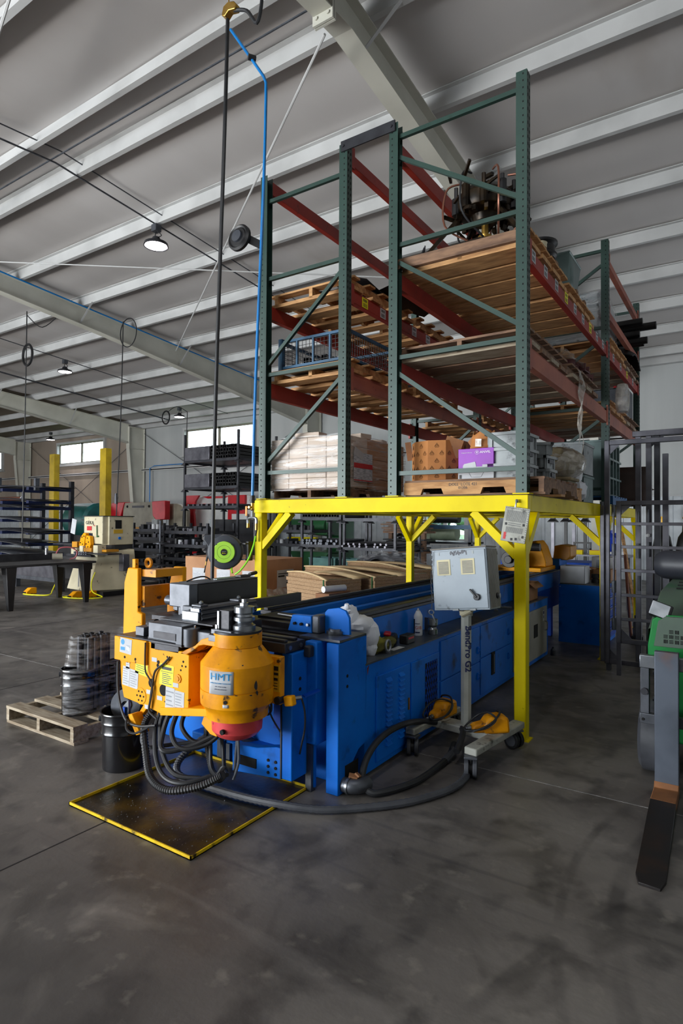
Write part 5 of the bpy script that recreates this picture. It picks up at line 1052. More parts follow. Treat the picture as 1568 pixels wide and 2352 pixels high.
obj('support_rod', G().tube([(-2.36, 2.50, .40), (-2.33, 2.48, .24), (-2.32, 2.45, .18), (-2.325, 2.43, .14)], .008, 8, 3), steel_m, bd); obj('support_rod', G().cyl((-2.40, 2.55, .40), (-2.40, 2.52, .13), .008, 8), steel_m, bd)
obj('yellow_bracket', G().prism([(-2.50, .43), (-2.47, .50), (-2.38, .49), (-2.38, .38), (-2.43, .385)], 'y', 2.36, 2.40).prism([(-2.56, .50), (-2.51, .50), (-2.49, .42), (-2.55, .42)], 'y', 2.43, 2.46), org_dirty, bd, bevel=.004)
hose([(-2.22, 2.62, .55), (-2.20, 2.60, .50), (-2.24, 2.62, .46), (-2.30, 2.66, .45)], .007, rubber, 0, 'sensor_cable'); hose([(-2.27, 2.66, .50), (-2.24, 2.65, .44), (-2.18, 2.66, .36), (-2.14, 2.68, .30)], .005, rubber, 0, 'sensor_cable')
# carriage on the far end of the bed
cg = obj('carriage_base', G().box(-2.75, -2.10, 7.6, 8.35, .935, .985), org, bd, 'yellow-orange carriage plate', bevel=.006)
obj('carriage_block', G().box(-2.98, -2.76, 7.2, 7.4, .935, 1.02).box(-2.86, -2.6, 7.42, 7.6, .95, .98), org, bd, bevel=.006)
obj('carriage_housing', G().prism([(-2.40, .985), (-2.42, 1.12), (-2.34, 1.30), (-2.24, 1.32), (-2.18, 1.24), (-2.12, 1.05), (-2.12, .985)], 'y', 7.9, 8.25), org, bd, bevel=.01)
obj('chuck', G().cyl((-2.45, 7.45, 1.09), (-2.45, 7.9, 1.09), .105, 20).cyl((-2.45, 7.40, 1.09), (-2.45, 7.45, 1.09), .05, 16), blackp, bd, 'black round chuck', bevel=.006); obj('servo_motor', G().cyl((-2.36, 7.75, 1.24), (-2.15, 7.75, 1.24), .05, 12).box(-2.40, -2.28, 7.7, 7.85, 1.2, 1.34), blackp, bd)
obj('carriage_hose', G().tube([(-2.62, 7.6, 1.24), (-2.5, 7.6, 1.26), (-2.42, 7.62, 1.38), (-2.34, 7.66, 1.43), (-2.30, 7.7, 1.32)], .012, 7, 5), rubber, bd); obj('carriage_hose', G().tube([(-2.9, 7.3, 1.05), (-2.75, 7.4, 1.14), (-2.6, 7.45, 1.17)], .025, 7, 4), rubber, bd)
obj('orange_cover', G().prism([(-2.16, 1.06), (-2.14, 1.24), (-2.05, 1.26), (-1.93, 1.24), (-1.93, 1.10), (-1.98, 1.05)], 'y', 8.4, 8.75), org_bg, bd, bevel=.01); obj('cover_stand', G().box(-2.2, -2.05, 8.3, 8.7, .93, 1.07), blue, bd)

# ------------------------------------------------------------------ things lying on the shelf
SZ = .69
t = thing('cleaner_can', 'white aerosol can with a red and black label standing on the blue shelf', 'can', (-2.07, 4.16, SZ))
obj('can_body', G().lathe([(.031, 0), (.033, .004), (.033, .145), (.030, .155), (.018, .18), (.016, .184)], (-2.07, 4.16, SZ), 24), whitebag, t); obj('can_nozzle', G().lathe([(.012, .182), (.012, .19), (.007, .192), (.007, .203), (0, .204)], (-2.07, 4.16, SZ), 10), paper, t)
def canlab(a0, a1, z0, z1, mt, nm): obj(nm, G().grid(lambda u, v: (-2.07+.0334*math.cos(rad(a0+(a1-a0)*u)), 4.16+.0334*math.sin(rad(a0+(a1-a0)*u)), SZ+z0+(z1-z0)*v), 10, 1), mt, t)
canlab(-160, -110, .015, .125, black_ink, 'black_label_side'); canlab(-105, -40, .02, .03, navy_ink, 'label_band'); canlab(-105, -40, .088, .093, navy_ink, 'label_band')
def wt2(s, size, a, z, mt):
    cu = bpy.data.curves.new('t', 'FONT'); cu.body = s; cu.size = size; cu.extrude = .0003; cu.align_x = 'CENTER'; cu.align_y = 'CENTER'
    t_ = bpy.data.objects.new('t', cu); COL.objects.link(t_); bpy.context.view_layer.update(); me = bpy.data.meshes.new_from_object(t_); bpy.data.objects.remove(t_)
    for v in me.vertices:
        an = rad(a)+v.co.x/.034; r_ = .0338+v.co.z; v.co = Vector((r_*math.cos(an), r_*math.sin(an), z+v.co.y))
    me.materials.clear(); me.materials.append(mt); o = bpy.data.objects.new('can_lettering', me); COL.objects.link(o); o.parent = t
wt2('GIB', .034, -62, .06, red_ink)
t = thing('bend_die_spool', 'shiny grooved steel bend die with a flat plate behind, on the blue shelf', 'tool', (-2.00, 4.27, SZ))
obj('spool', G().lathe([(.036, 0), (.038, .003), (.038, .038), (.030, .046), (.027, .055), (.030, .064), (.038, .072), (.038, .115), (.034, .118), (0, .118)], (-1.995, 4.26, SZ), 30), steel, t); obj('back_plate', G().box(-2.10, -2.03, 4.33, 4.34, SZ, SZ+.11), steel_m, t, bevel=.002)
t = thing('cordless_tool', 'black and red cordless tool with its battery, lying on the blue shelf', 'tool', (-2.02, 3.80, SZ))
obj('battery', G().box(-2.03, -1.965, 3.78, 3.90, SZ+.0, SZ+.065), blackp, t, bevel=.008); obj('battery_stripe', G().box(-1.966, -1.963, 3.80, 3.88, SZ+.035, SZ+.048), red_m, t); obj('tool_body', G().rb((-2.085, 3.76, SZ+.035), (.09, .17, .06), (0, 0, 25)), blackp, t, bevel=.02); obj('tool_grip', G().rb((-2.09, 3.72, SZ+.075), (.05, .09, .025), (0, 5, 25)), red_m, t, bevel=.01)
t = thing('white_plastic_bag', 'crumpled white plastic bag draped beside the pillar on the bender', 'bag', (-2.06, 3.3, SZ))
def bagf(u, v):
    z = .70+.32*v-.06*u; return (-2.13+.17*u*(1.1-.6*v)+.02*math.sin(9*v+4*u), 3.26+.11*u+.12*(1-v)*u+.025*math.sin(12*u+5*v), z+.02*math.sin(16*u))
random.seed(4)
obj('bag_skin', G().ball((-2.10, 3.27, .93), .055, 14, 10, .10, (.8, 1.0, 1.5)).ball((-2.07, 3.33, .885), .085, 18, 12, .09, (1.0, 1.3, .7)).ball((-2.02, 3.36, .82), .07, 16, 10, .1, (.9, 1.0, 1.3)).ball((-2.01, 3.36, .74), .05, 14, 10, .12, (.8, .9, 1.3)), whitebag, t)
obj('bag_knot', G().ball((-2.105, 3.22, 1.005), .022, 10, 8, .15, (1, 1, 1.2)).ball((-2.12, 3.22, .985), .03, 10, 8, .15, (1.4, .8, .8)), whitebag, t)
t = thing('olive_rag', 'oily olive-yellow rag bundled on the blue shelf next to the white bag', 'rag', (-2.02, 3.5, SZ))
obj('cloth', G().ball((-2.035, 3.45, SZ+.045), .09, 22, 14, .11, (.8, 1.1, .62)), greenrag, t); obj('cloth_fold', G().ball((-2.03, 3.60, SZ+.04), .07, 16, 10, .14, (.8, 1.3, .5)), greenrag, t)
t = thing('lifting_eye', 'steel lifting eye standing at the edge of the blue shelf', 'eye bolt', (-1.945, 3.47, SZ))
obj('ring', G().tube([(-1.945+.006*math.cos(a), 3.47+.02*math.cos(a), SZ+.05+.035*math.sin(a)) for a in [k*PI/8 for k in range(16)]], .009, 8, 2, True), steel, t); obj('collar', G().cyl((-1.945, 3.47, SZ), (-1.945, 3.47, SZ+.016), .022, 12), steel_m, t)
obj('paper_slip', G().rb((-1.965, 3.62, SZ+.004), (.05, .12, .002), (2, 0, -8)), paper, label='folded white paper slip lying on the shelf beside the rag', cat='paper')
t = thing('open_carton', 'open brown cardboard carton with one flap out, on the far end of the bender shelf', 'box', (-2.03, 6.75, SZ))
def carton(t, x0, x1, y0, y1, z0, z1, mt=card, flaps=((0, 40), (1, 60))):
    k = .004; g = G().box(x0, x1, y0, y1, z0, z0+k)
    for a, b, c, d in ((x0, x1, y0, y0+k), (x0, x1, y1-k, y1), (x0, x0+k, y0, y1), (x1-k, x1, y0, y1)): g.box(a, b, c, d, z0, z1)
    obj('carton_wall', g, mt, t)
    h = (x1-x0)/2
    for s, a in flaps:
        r_ = rad(a); fl_ = h*1.0
        if s == 0: p = [(x1, y0, z1), (x1, y1, z1), (x1+fl_*math.cos(r_), y1, z1-fl_*math.sin(r_)), (x1+fl_*math.cos(r_), y0, z1-fl_*math.sin(r_))]
        elif s == 1: p = [(x0, y0, z1), (x0, y1, z1), (x0-fl_*math.cos(r_), y1, z1-fl_*math.sin(r_)), (x0-fl_*math.cos(r_), y0, z1-fl_*math.sin(r_))]
        else: p = [(x0, y0, z1), (x1, y0, z1), (x1, y0-fl_*math.cos(r_), z1-fl_*math.sin(r_)), (x0, y0-fl_*math.cos(r_), z1-fl_*math.sin(r_))]
        obj('flap', G().add(p, [(0, 1, 2, 3)]), mt, t, solid=.004)
carton(t, -2.13, -1.955, 6.62, 6.95, SZ, SZ+.20)
for (nm, l, y) in (('steel_fitting', 'small square steel nut lying on the shelf before the yellow post', 5.75), ('steel_bar', 'flat bright steel bar on the shelf before the yellow post', 6.0)):
    t = thing(nm, l, 'metal part', (-2.02, y, SZ)); obj('bar', G().rb((-2.02, y, SZ+.008), (.04 if 'fit' in nm else .14, .04 if 'fit' in nm else .03, .012), (0, 0, 20)).cyl((-2.02, y, SZ+.01), (-2.02, y, SZ+.02), .012, 8), steel, t)

# ------------------------------------------------------------------ drip tray, long hose, steel elbow
t = thing('drip_tray', 'oily black drip tray with a raised yellow rim on the floor under the bending head', 'tray', (-2.57, 2.38, 0))
TX0, TX1, TY0, TY1 = -3.06, -2.105, 1.93, 2.83
obj('tray_pan', G().box(TX0, TX1, TY0, TY1, .001, .006), tray_m, t)
for a, b, c, d in ((TX0, TX1, TY0, TY0+.006), (TX0, TX1, TY1-.006, TY1), (TX0, TX0+.006, TY0, TY1), (TX1-.006, TX1, TY0, TY1)): obj('rim', G().box(a, b, c, d, .001, .020), pm('rim_yellow', 'e8c400', 'c9a500', .4, .6, 8, rough=.45, c3='3a2c08', lo3=.56, hi3=.66, sc3=16), t)
random.seed(5)
g = G()
for _ in range(170):
    x = random.uniform(TX0+.03, TX1-.03); y = TY0+.02+abs(random.gauss(0, .22)); 
    if y < TY1-.03: s = random.uniform(.0015, .005); g.rb((x, y, .007), (s, s*1.3, .002), (0, 0, random.uniform(0, 90)))
obj('metal_shavings', g, steel, t, kind='stuff')
t = thing('floor_conduit', 'long grey corrugated hose curving over the floor from the bending head to the pendant', 'hose', (-2.1, 2.6, 0))
obj('corrugated_hose', G().tube([(-2.62, 3.0, .10), (-2.80, 2.78, .20), (-2.90, 2.60, .10), (-2.85, 2.50, .035), (-2.65, 2.47, .032), (-2.33, 2.485, .032), (-2.09, 2.53, .032), (-1.88, 2.62, .024), (-1.67, 2.80, .022), (-1.51, 3.0, .022), (-1.40, 3.27, .022), (-1.41, 3.52, .022), (-1.50, 3.75, .03)], .019, 10, 16, rib=1), rubber_g, t)
t = thing('cable_loop', 'thick black cable looped on the floor and leaning on the side of the bender', 'cable', (-1.8, 3.4, 0))
obj('cable', G().tube([(-1.52, 3.60, .10), (-1.56, 3.80, .17), (-1.70, 3.9, .16), (-1.83, 3.72, .20), (-1.84, 3.45, .245), (-1.845, 3.2, .235), (-1.85, 3.05, .16), (-1.83, 2.97, .06), (-1.76, 2.95, .022), (-1.70, 3.0, .022), (-1.62, 3.2, .022), (-1.60, 3.45, .022), (-1.60, 3.66, .03), (-1.62, 3.80, .07)], .020, 10, 6), rubber, t)
obj('strain_relief', G().tube([(-1.60, 3.60, .024), (-1.60, 3.70, .035), (-1.605, 3.75, .05)], .024, 10, 3), rubber_g, t)
t = thing('pipe_elbow', 'grey steel pipe elbow lying on the floor against the bender pillar', 'pipe fitting', (-1.84, 2.95, 0))
obj('elbow', G().tube([(-1.93, 2.90, .05), (-1.86, 2.90, .05), (-1.82, 2.93, .05), (-1.81, 2.99, .05)], .042, 14, 4), steel_m, t); obj('flange_ring', G().cyl((-1.88, 2.90, .05), (-1.865, 2.90, .05), .048, 16), steel, t); obj('debris', G().rb((-1.86, 2.92, .1), (.05, .03, .015), (20, 10, 30)).rb((-1.84, 2.94, .105), (.03, .04, .01), (-20, 30, 0)), card_dk, t)

# ------------------------------------------------------------------ pendant control stand
pn = thing('control_pendant', 'grey control box on a pale pole with a caster base before the right yellow post', 'control stand', (-1.57, 3.88, 0))
wh = [(-1.84, 3.62), (-1.385, 3.50), (-1.31, 4.13), (-1.80, 4.22)]
for i, (x, y) in enumerate(wh):
    c_ = obj('caster', G().rb((x, y, .132), (.08, .08, .014), (0, 0, 20*i)).cyl((x, y, .115), (x, y, .14), .02, 10), steel_m, pn, bevel=.003)
    a = (25, 20, 70, 60)[i]; R_ = Euler((0, 0, rad(a))).to_matrix()
    g = G()
    for s in (-1, 1): d_ = R_@Vector((s*.012, 0, 0)); e_ = R_@Vector((s*.038, 0, 0)); o_ = R_@Vector((0, .015, 0)); g.cyl(Vector((x, y, .06))+d_+o_, Vector((x, y, .06))+e_+o_, .059, 22)
    obj('twin_wheel', g, rubber_g if i < 2 else blackp, c_, bevel=.004)
    obj('wheel_cap', G().cyl(Vector((x, y, .06))-R_@Vector((.040, 0, 0))+R_@Vector((0, .015, 0)), Vector((x, y, .06))+R_@Vector((.040, 0, 0))+R_@Vector((0, .015, 0)), .04, 16).cyl((x, y, .06), (x, y, .13), .012, 8), blackp if i < 2 else rubber_g, c_)
bm_ = grey_plate
def bar(p, q, w_, h_): obj('base_leg', G().beam((p[0], p[1], .162), (q[0], q[1], .162), w_, h_), bm_, pn, bevel=.008)
bar((-1.385, 3.49), (-1.30, 4.17), .085, .045); bar((-1.85, 3.60), (-1.79, 4.24), .07, .045); bar((-1.81, 3.90), (-1.33, 3.84), .13, .05)
obj('pole_foot', G().box(-1.63, -1.51, 3.82, 3.94, .184, .192), bm_, pn, bevel=.003)
obj('pole', G().lathe([(.037, .19), (.037, .93)], (-1.572, 3.885, 0), 8).lathe([(.044, .92), (.044, .945), (.06, .955), (.06, .975)], (-1.572, 3.885, 0), 12), pm('pole_paint', 'b4b6ae', '989a92', .4, .7, 6, rough=.5, c3='5a5a54', lo3=.66, hi3=.72, sc3=12), pn)
vp = math.atan2(-3.885, 1.572)
tx_ = bpy.data.curves.new('t', 'FONT'); tx_.body = 'BendPro G2'; tx_.size = .062; tx_.extrude = .0006; tx_.align_x = 'CENTER'; tx_.align_y = 'CENTER'; tx_.offset = .0015
t_ = bpy.data.objects.new('t', tx_); COL.objects.link(t_); bpy.context.view_layer.update(); me = bpy.data.meshes.new_from_object(t_); bpy.data.objects.remove(t_)
for v in me.vertices:
    a = vp+rad(22)+v.co.y/.038; r_ = .0385+v.co.z; v.co = Vector((-1.572+r_*math.cos(a), 3.885+r_*math.sin(a), .70-v.co.x))-ORG[pn]
me.materials.clear(); me.materials.append(navy_ink); o = bpy.data.objects.new('pole_lettering', me); COL.objects.link(o); o.parent = pn; ORG[o] = ORG[pn]
# box (built upright around its centre, then tilted)
BC = Vector((-1.585, 3.90, 1.165)); BR = (rad(-3), rad(-5.5), rad(1.5))
def bx(g): R_ = Euler(BR).to_matrix(); g.v = [R_@v+BC for v in g.v]; return g
W2, D2, H2 = .195, .105, .205
bb = obj('box_body', bx(G().prism([(-D2, -H2), (-D2, H2), (D2, H2), (D2+.0, -H2)], 'x', -W2, W2)), grey_box, pn, bevel=.004)
obj('door_panel', bx(G().box(-W2+.012, W2-.008, -D2-.006, -D2, -H2+.012, H2-.012)), grey_box, bb, bevel=.003)
obj('box_lid', bx(G().box(-W2-.003, W2+.003, -D2-.006, D2, H2, H2+.008)), pm('lid_brown', '6c655c', rough=.6), bb)
g = G()
for i in range(9): g.box(W2, W2+.006, -D2+.02+i*.022, -D2+.03+i*.022, -H2+.01, H2-.01)
obj('cooling_fin', bx(g), pm('fin_grey', '8a8880', '77756e', .4, .7, 5, rough=.5), bb)
for x in (-.105, .065):
    v_ = obj('vent_grille', bx(G().box(x-.048, x+.048, -D2-.009, -D2-.005, .03, .135)), pm('vent_cream', 'c8bf9a', 'b0a67e', .4, .7, 8, rough=.6), bb, 'cream vent grille')
    g = G(); [g.box(x-.036, x+.036, -D2-.011, -D2-.0088, .04+i*.0085, .0445+i*.0085) for i in range(10)]; obj('slat_gap', bx(g), steel_d, v_)
obj('door_lever', bx(G().rb((.095, -D2-.022, -.095), (.012, .012, .07), (0, -38, 0)).cyl((.115, -D2-.006, -.12), (.115, -D2-.022, -.12), .022, 14)), blackp, bb, bevel=.003)
obj('side_knob', bx(G().cyl((W2+.005, .04, -.12), (W2+.025, .04, -.12), .016, 14)), steel, bb); obj('knob_ring', bx(G().cyl((W2+.004, .04, -.12), (W2+.012, .04, -.12), .021, 14)), blackp, bb)
g = G(); random.seed(3)
for i in range(14): g.rb((-.05+i*.0085, -D2-.0065, .178+random.uniform(-.008, .008)), (.008, .001, random.uniform(.01, .028)), (0, random.uniform(-40, 40), 0))
obj('paint_scuff', bx(g), steel_d, bb); obj('screw_plate', bx(G().box(-.14, -.13, -D2-.008, -D2-.005, .165, .185).box(.10, .112, -D2-.008, -D2-.005, .165, .185)), tote_g, bb)
obj('base_clip', bx(G().box(-.06, -.02, -D2-.01, -D2, -H2-.002, -H2+.01).box(.06, .10, -D2-.01, -D2, -H2-.002, -H2+.01)), tote_g, bb); obj('cable_gland', bx(G().cyl((-.03, -.04, -H2-.03), (.04, -.04, -H2-.0), .025, 12)), cream, bb)
g = G()
pts = [bx(G().box(-W2+.015, -W2+.016, -D2-.012, -D2-.011, .19-.0*i, .191)).v[0] for i in range(1)]
px_, py_, pz_ = pts[0]
for i in range(24):
    z = pz_-i*.0165; xx = px_+.004*math.sin(i*.4); g.tube([(xx+(.005*math.cos(a) if i % 2 else 0), py_-.008+(0 if i % 2 else .005*math.cos(a)), z+.010*math.sin(a)) for a in [k*PI/3 for k in range(6)]], .0018, 4, 1, True)
obj('chain', g, steel_m, pn)
kz = pz_-24*.0165; obj('door_key', G().tube([(px_+.0+.018*math.cos(a), py_-.01, kz-.012+.016*math.sin(a)) for a in [k*PI/6 for k in range(12)]], .0045, 6, 1, True).beam((px_+.008, py_-.01, kz-.025), (px_+.032, py_-.01, kz-.075), .009, .009).beam((px_+.022, py_-.01, kz-.07), (px_+.038, py_-.01, kz-.078), .006, .006), steel, pn, 'bright cabinet key hanging on a chain')
# foot pedals
def pedal(label, loc, rz, tilt):
    t = thing('foot_pedal', label, 'pedal', (0, 0, 0), 'yellow foot pedals on the pendant base')
    py = org_dirty
    obj('guard_hood', G().prism([(-.09, 0), (-.09, .06), (-.06, .105), (.02, .115), (.075, .10), (.085, .0)], 'x', -.055, .055), py, t, bevel=.018)
    obj('pedal_nose', G().prism([(-.16, .005), (-.165, .035), (-.15, .055), (-.08, .07), (-.08, .0)], 'x', -.038, .038), py, t, bevel=.012)
    obj('cable_gland', G().cyl((0, -.165, .03), (0, -.19, .028), .016, 12).cyl((0, -.19, .028), (0, -.20, .027), .010, 10), steel, t)
    obj('pedal_cable', G().tube([(0, -.20, .027), (.05, -.21, .03), (.085, -.10, .05), (.07, -.02, .10), (0, -.05, .125), (-.07, -.09, .09), (-.08, -.16, .03), (-.02, -.20, .015), (.07, -.17, .03), (.085, -.06, .08), (.03, .02, .13), (-.05, .03, .12), (-.075, .09, .03)], .0065, 7, 5), rubber, t)
    t.location = loc; t.rotation_euler = (tilt, 0, rz); return t
pedal('worn yellow foot pedal on the left leg of the pendant base', (-1.765, 3.98, .185), rad(-8), rad(0))
pedal('worn yellow foot pedal on the pendant base next to the yellow post', (-1.36, 3.86, .185), rad(-50), 0)

# ------------------------------------------------------------------ hose reel on the left post
t = thing('hose_reel', 'black hose reel with a lime green disc mounted on the left yellow post', 'hose reel', (-4.03, 4.2, 1.1))
RS = 1.38
RC = Vector((-4.07, 4.13, 1.262)); RR = Euler((rad(90), 0, rad(36))).to_matrix()
def sg(g): g.v = [(v-RC)*RS+RC for v in g.v]; return g
obj('reel_case', sg(G().lathe([(0, -.05), (.105, -.05), (.118, -.04), (.12, .03), (.112, .05), (.09, .058), (0, .058)], RC, 36, RR)), reel_bk, t)
def rp(g): g.v = [RR@(v*RS)+RC for v in g.v]; return g
obj('outlet_nose', rp(G().prism([(-.145, .085), (-.14, .112), (-.02, .122), (-.04, .05), (-.10, -.04), (-.118, -.01), (-.115, .04)], 'z', -.06, .035)), reel_bk, t, bevel=.006)
obj('green_disc', sg(G().lathe([(0, .058), (.073, .058), (.073, .066), (.07, .070), (0, .070)], RC, 36, RR)), lime, t, 'lime green side disc')
obj('disc_groove', sg(G().tube([RR@Vector((.046*math.cos(a), .046*math.sin(a), .0702))+RC for a in [k*PI/12 for k in range(24)]], .0007, 4, 1, True)), MATS['reel_black'], t)
obj('centre_badge', sg(G().lathe([(0, .070), (.022, .070), (.022, .0725), (0, .0725)], RC, 24, RR)), blackp, t)
g = G(); [g.cyl(RR@Vector((.045*sx, .045*sy, .069))+RC, RR@Vector((.045*sx, .045*sy, .0715))+RC, .0035, 8) for sx in (-1.15, 1.15) for sy in (-1.15, 1.15)]; obj('disc_screw', sg(g), dark_hole, t)
obj('case_slot', rp(G().prism([(-.10, .095), (-.06, .10), (-.09, .06)], 'z', .035, .0365)), blackp, t)
text('badge_text', '50 Ft.', .016, RR@Vector((0, -.010, .1016))+RC, (90, 0, 36), yellow_lbl, t); text('badge_text', 'maxworks', .009, RR@Vector((0, .008, .1016))+RC, (90, 0, 36), paper, t)
obj('wall_bracket', G().box(-3.895, -3.865, 4.22, 4.28, 1.18, 1.36).rb((-3.92, 4.21, 1.34), (.1, .05, .01)).rb((-3.92, 4.21, 1.19), (.1, .05, .01)), blackp, t); obj('hanger_tube', G().cyl((-3.81, 4.25, 1.36), (-3.81, 4.25, 1.56), .016, 8), blackp, t)
obj('feed_hose', G().tube([(-3.748, 4.2, 1.47), (-3.752, 4.19, 1.40), (-3.758, 4.17, 1.32), (-3.79, 4.14, 1.20), (-3.85, 4.10, 1.10), (-3.90, 4.08, 1.06)], .0085, 8, 5), lime_h, t); obj('hose_sleeve', G().cyl((-3.748, 4.2, 1.475), (-3.752, 4.19, 1.415), .011, 8), rubber, t)
obj('feed_hose', G().tube([(-4.00, 4.15, 1.15), (-3.98, 4.12, 1.10), (-3.95, 4.1, 1.07)], .008, 7, 4), lime_h, t); obj('outlet_hose', G().tube([(-4.16, 4.1, 1.33), (-4.19, 4.07, 1.31), (-4.215, 4.05, 1.25)], .008, 7, 4), lime_h, t)
obj('blow_gun', G().tube([(-4.20, 4.06, 1.29), (-4.225, 4.05, 1.22), (-4.24, 4.05, 1.17)], .010, 8, 4), rubber, t); obj('gun_fitting', G().cyl((-4.24, 4.05, 1.17), (-4.25, 4.05, 1.13), .007, 8), brass, t); obj('gun_tip', G().cyl((-4.25, 4.05, 1.13), (-4.268, 4.05, 1.06), .006, 8), blackp, t)
t = thing('die_tray_strip', 'thin pale strip and black fittings lying on the long black die bar', 'tool', (-2.99, 3.1, 1.152))
obj('pale_strip', G().rb((-2.99, 3.1, 1.156), (.03, .35, .004), (0, 0, 4)), steel, t); obj('black_fitting', G().cyl((-2.98, 3.27, 1.165), (-3.0, 3.36, 1.172), .014, 8).rb((-2.98, 3.2, 1.16), (.05, .1, .015)), blackp, t); obj('loose_cable', G().tube([(-3.03, 2.72, 1.155), (-3.02, 2.8, 1.175), (-2.99, 2.84, 1.18), (-3.0, 2.9, 1.158)], .005, 6, 4), blackp, t)
# ------------------------------------------------------------------ left foreground: pallet, drums, bucket
random.seed(21)
fp = make_pallet(.88, .98, wood3, bt=.02, n=5, nb=3, label='worn pale pallet on the floor left of the bender, carrying two wrapped pails', loc=(-4.28, 2.94, 0), h=.125, boardw=.11)
def pail(cx, cy, z, r, h, label, grp='black metal pails'):
    t = thing('metal_pail', label, 'pail', (cx, cy, z), grp)
    obj('pail_body', G().lathe([(0, .004), (r*.9, 0), (r*.92, .01), (r*.94, h*.62), (r*.99, h*.64), (r*.955, h*.67), (r*.97, h*.80), (r*1.01, h*.82), (r*.98, h*.85), (r, h*.96), (r*1.04, h*.98), (r*1.03, h), (r*.97, h), (r*.95, h*.94), (r*.9, .02), (0, .02)], (cx, cy, z), 36), pm_black_gloss, t)
    obj('bail_ear', G().cyl((cx-r*.7, cy-r*.72, z+h*.86), (cx-r*.75, cy-r*.78, z+h*.86), .018, 10), steel_m, t); obj('bail_handle', G().tube([(cx-r*.75, cy-r*.78, z+h*.86), (cx-r*.95, cy-r*.5, z+h*.75), (cx-r*1.0, cy-r*.1, z+h*.72)], .003, 5, 4), steel_m, t)
    return t
pm_black_gloss = pm('black_enamel', '101014', '1c1c20', .4, .7, 6, rough=.22, coat=.4, c3='5a2420', lo3=.70, hi3=.76, sc3=8)
pail(-4.13, 2.68, .125, .132, .33, 'film-wrapped black pail standing nearest on the pallet'); pail(-4.05, 2.99, .125, .132, .33, 'film-wrapped black pail behind the nearest one on the pallet')
k = 0
for i in range(7):
    for j in range(7):
        x = -4.235+i*.042+(j % 2)*.02; y = 2.665+j*.038
        if (x+4.11)**2/.0125+(y-2.775)**2/.0125 > 1.0: continue
        t = thing('steel_tube', 'dark steel tube standing on end among the tubes in the wrapped pails', 'tube', (x, y, .30), 'dark tubes standing in the wrapped pails'); r = .0185; z1 = .685+random.uniform(-.012, .012)
        obj('tube_wall', G().lathe([(r, .16), (r, z1), (r*.78, z1), (r*.78, .18)], (x, y, 0), 14), steel_d, t)
t = thing('stretch_wrap', 'clear stretch film wound around the tubes and both pails', 'film', (-4.1, 2.82, .13))
def wr(u, v):
    a = u*2*PI; top = v > .5
    ex = .145+.012*math.sin(7*a)+.0; ey = .30
    cx_, cy_ = -4.09, 2.83
    sh = .0 if v < .5 else (v-.5)*.1
    return (cx_+(ex-sh*.3)*math.cos(a)-.04*math.sin(a)*0, cy_+(ey-sh*1.3)*math.sin(a)-sh*.3, .15+.55*v+.006*math.sin(13*a+9*v))
obj('film_wall', G().grid(wr, 40, 14), wrap_clear, t)
bk2 = pail(-3.275, 2.44, .0, .142, .355, 'black metal pail on the floor beside the drip tray, holding steel scraps')
t = thing('steel_disc', 'thick grey steel disc with a centre hole standing in the floor pail', 'steel part', (-3.3, 2.46, .2), 'steel scraps in the floor pail')
R_ = Euler((rad(80), rad(0), rad(28))).to_matrix(); c = Vector((-3.30, 2.47, .37))
obj('disc', G().lathe([(.032, -.012), (.098, -.012), (.10, -.008), (.10, .008), (.098, .012), (.032, .012), (.032, -.012)], c, 32, R_), steel_m, t); obj('hub', G().lathe([(.024, -.02), (.04, -.02), (.04, .02), (.024, .02), (.024, -.02)], c, 24, R_), steel_m, t)
t = thing('steel_wedge', 'light grey angled steel plate standing in the floor pail', 'steel part', (-3.25, 2.4, .2), 'steel scraps in the floor pail'); obj('plate', G().prism([(-3.27, .2), (-3.25, .385), (-3.20, .43), (-3.19, .22)], 'y', 2.41, 2.425), steel, t); obj('edge', G().beam((-3.235, 2.405, .22), (-3.225, 2.405, .385), .02, .02), blue_dk, t)

# ------------------------------------------------------------------ goods under the platform
fp2 = make_pallet(2.0, 1.2, wood, label='pallet on the floor behind the bender carrying the big labelled carton', loc=(-7.54, 8.15, 0), n=7, nb=3, h=.14)
def bigcarton(x0, x1, y0, y1, z0, z1, label, n):
    t = thing('shipping_carton', label, 'carton', ((x0+x1)/2, (y0+y1)/2, z0), 'labelled cartons on the pallet behind the bender')
    obj('carton_body', G().box(x0, x1, y0, y1, z0, z1), card, t, bevel=.006); obj('packing_tape', G().box((x0+x1)/2-.03, (x0+x1)/2+.03, y0-.001, y1+.001, z0+.01, z1+.001), card_dk, t)
    for i in range(n):
        xx = x0+.05+(x1-x0-.1)*(i+.5)/n; l_ = obj('shipping_label', G().box(xx-.16, xx+.16, y0-.002, y0-.001, z0+.06, z1-.20), paper, t); g = G()
        for j in range(9): g.box(xx-.14, xx-.14+random.uniform(.14, .27), y0-.003, y0-.002, z0+.08+j*.028, z0+.088+j*.028)
        obj('label_print', g, MATS['paper_print'], l_)
    l_ = obj('shipping_label', G().box(x1+.001, x1+.002, y0+.3, y0+.75, z0+.10, z0+.40), paper, t); obj('label_print', G().box(x1+.002, x1+.003, y0+.33, y0+.5, z0+.28, z0+.31).box(x1+.002, x1+.003, y0+.55, y0+.7, z0+.14, z0+.18).box(x1+.002, x1+.003, y0+.33, y0+.6, z0+.33, z0+.345), black_ink, l_)
    return t
bigcarton(-8.5, -6.58, 7.6, 8.6, .32, .91, 'wide brown carton with white labels, behind the hose reel and the left yellow post', 3)
t = thing('film_skirt_load', 'brown layer skirted with loose clear film under the labelled carton', 'load', (-7.5, 8.1, .145))
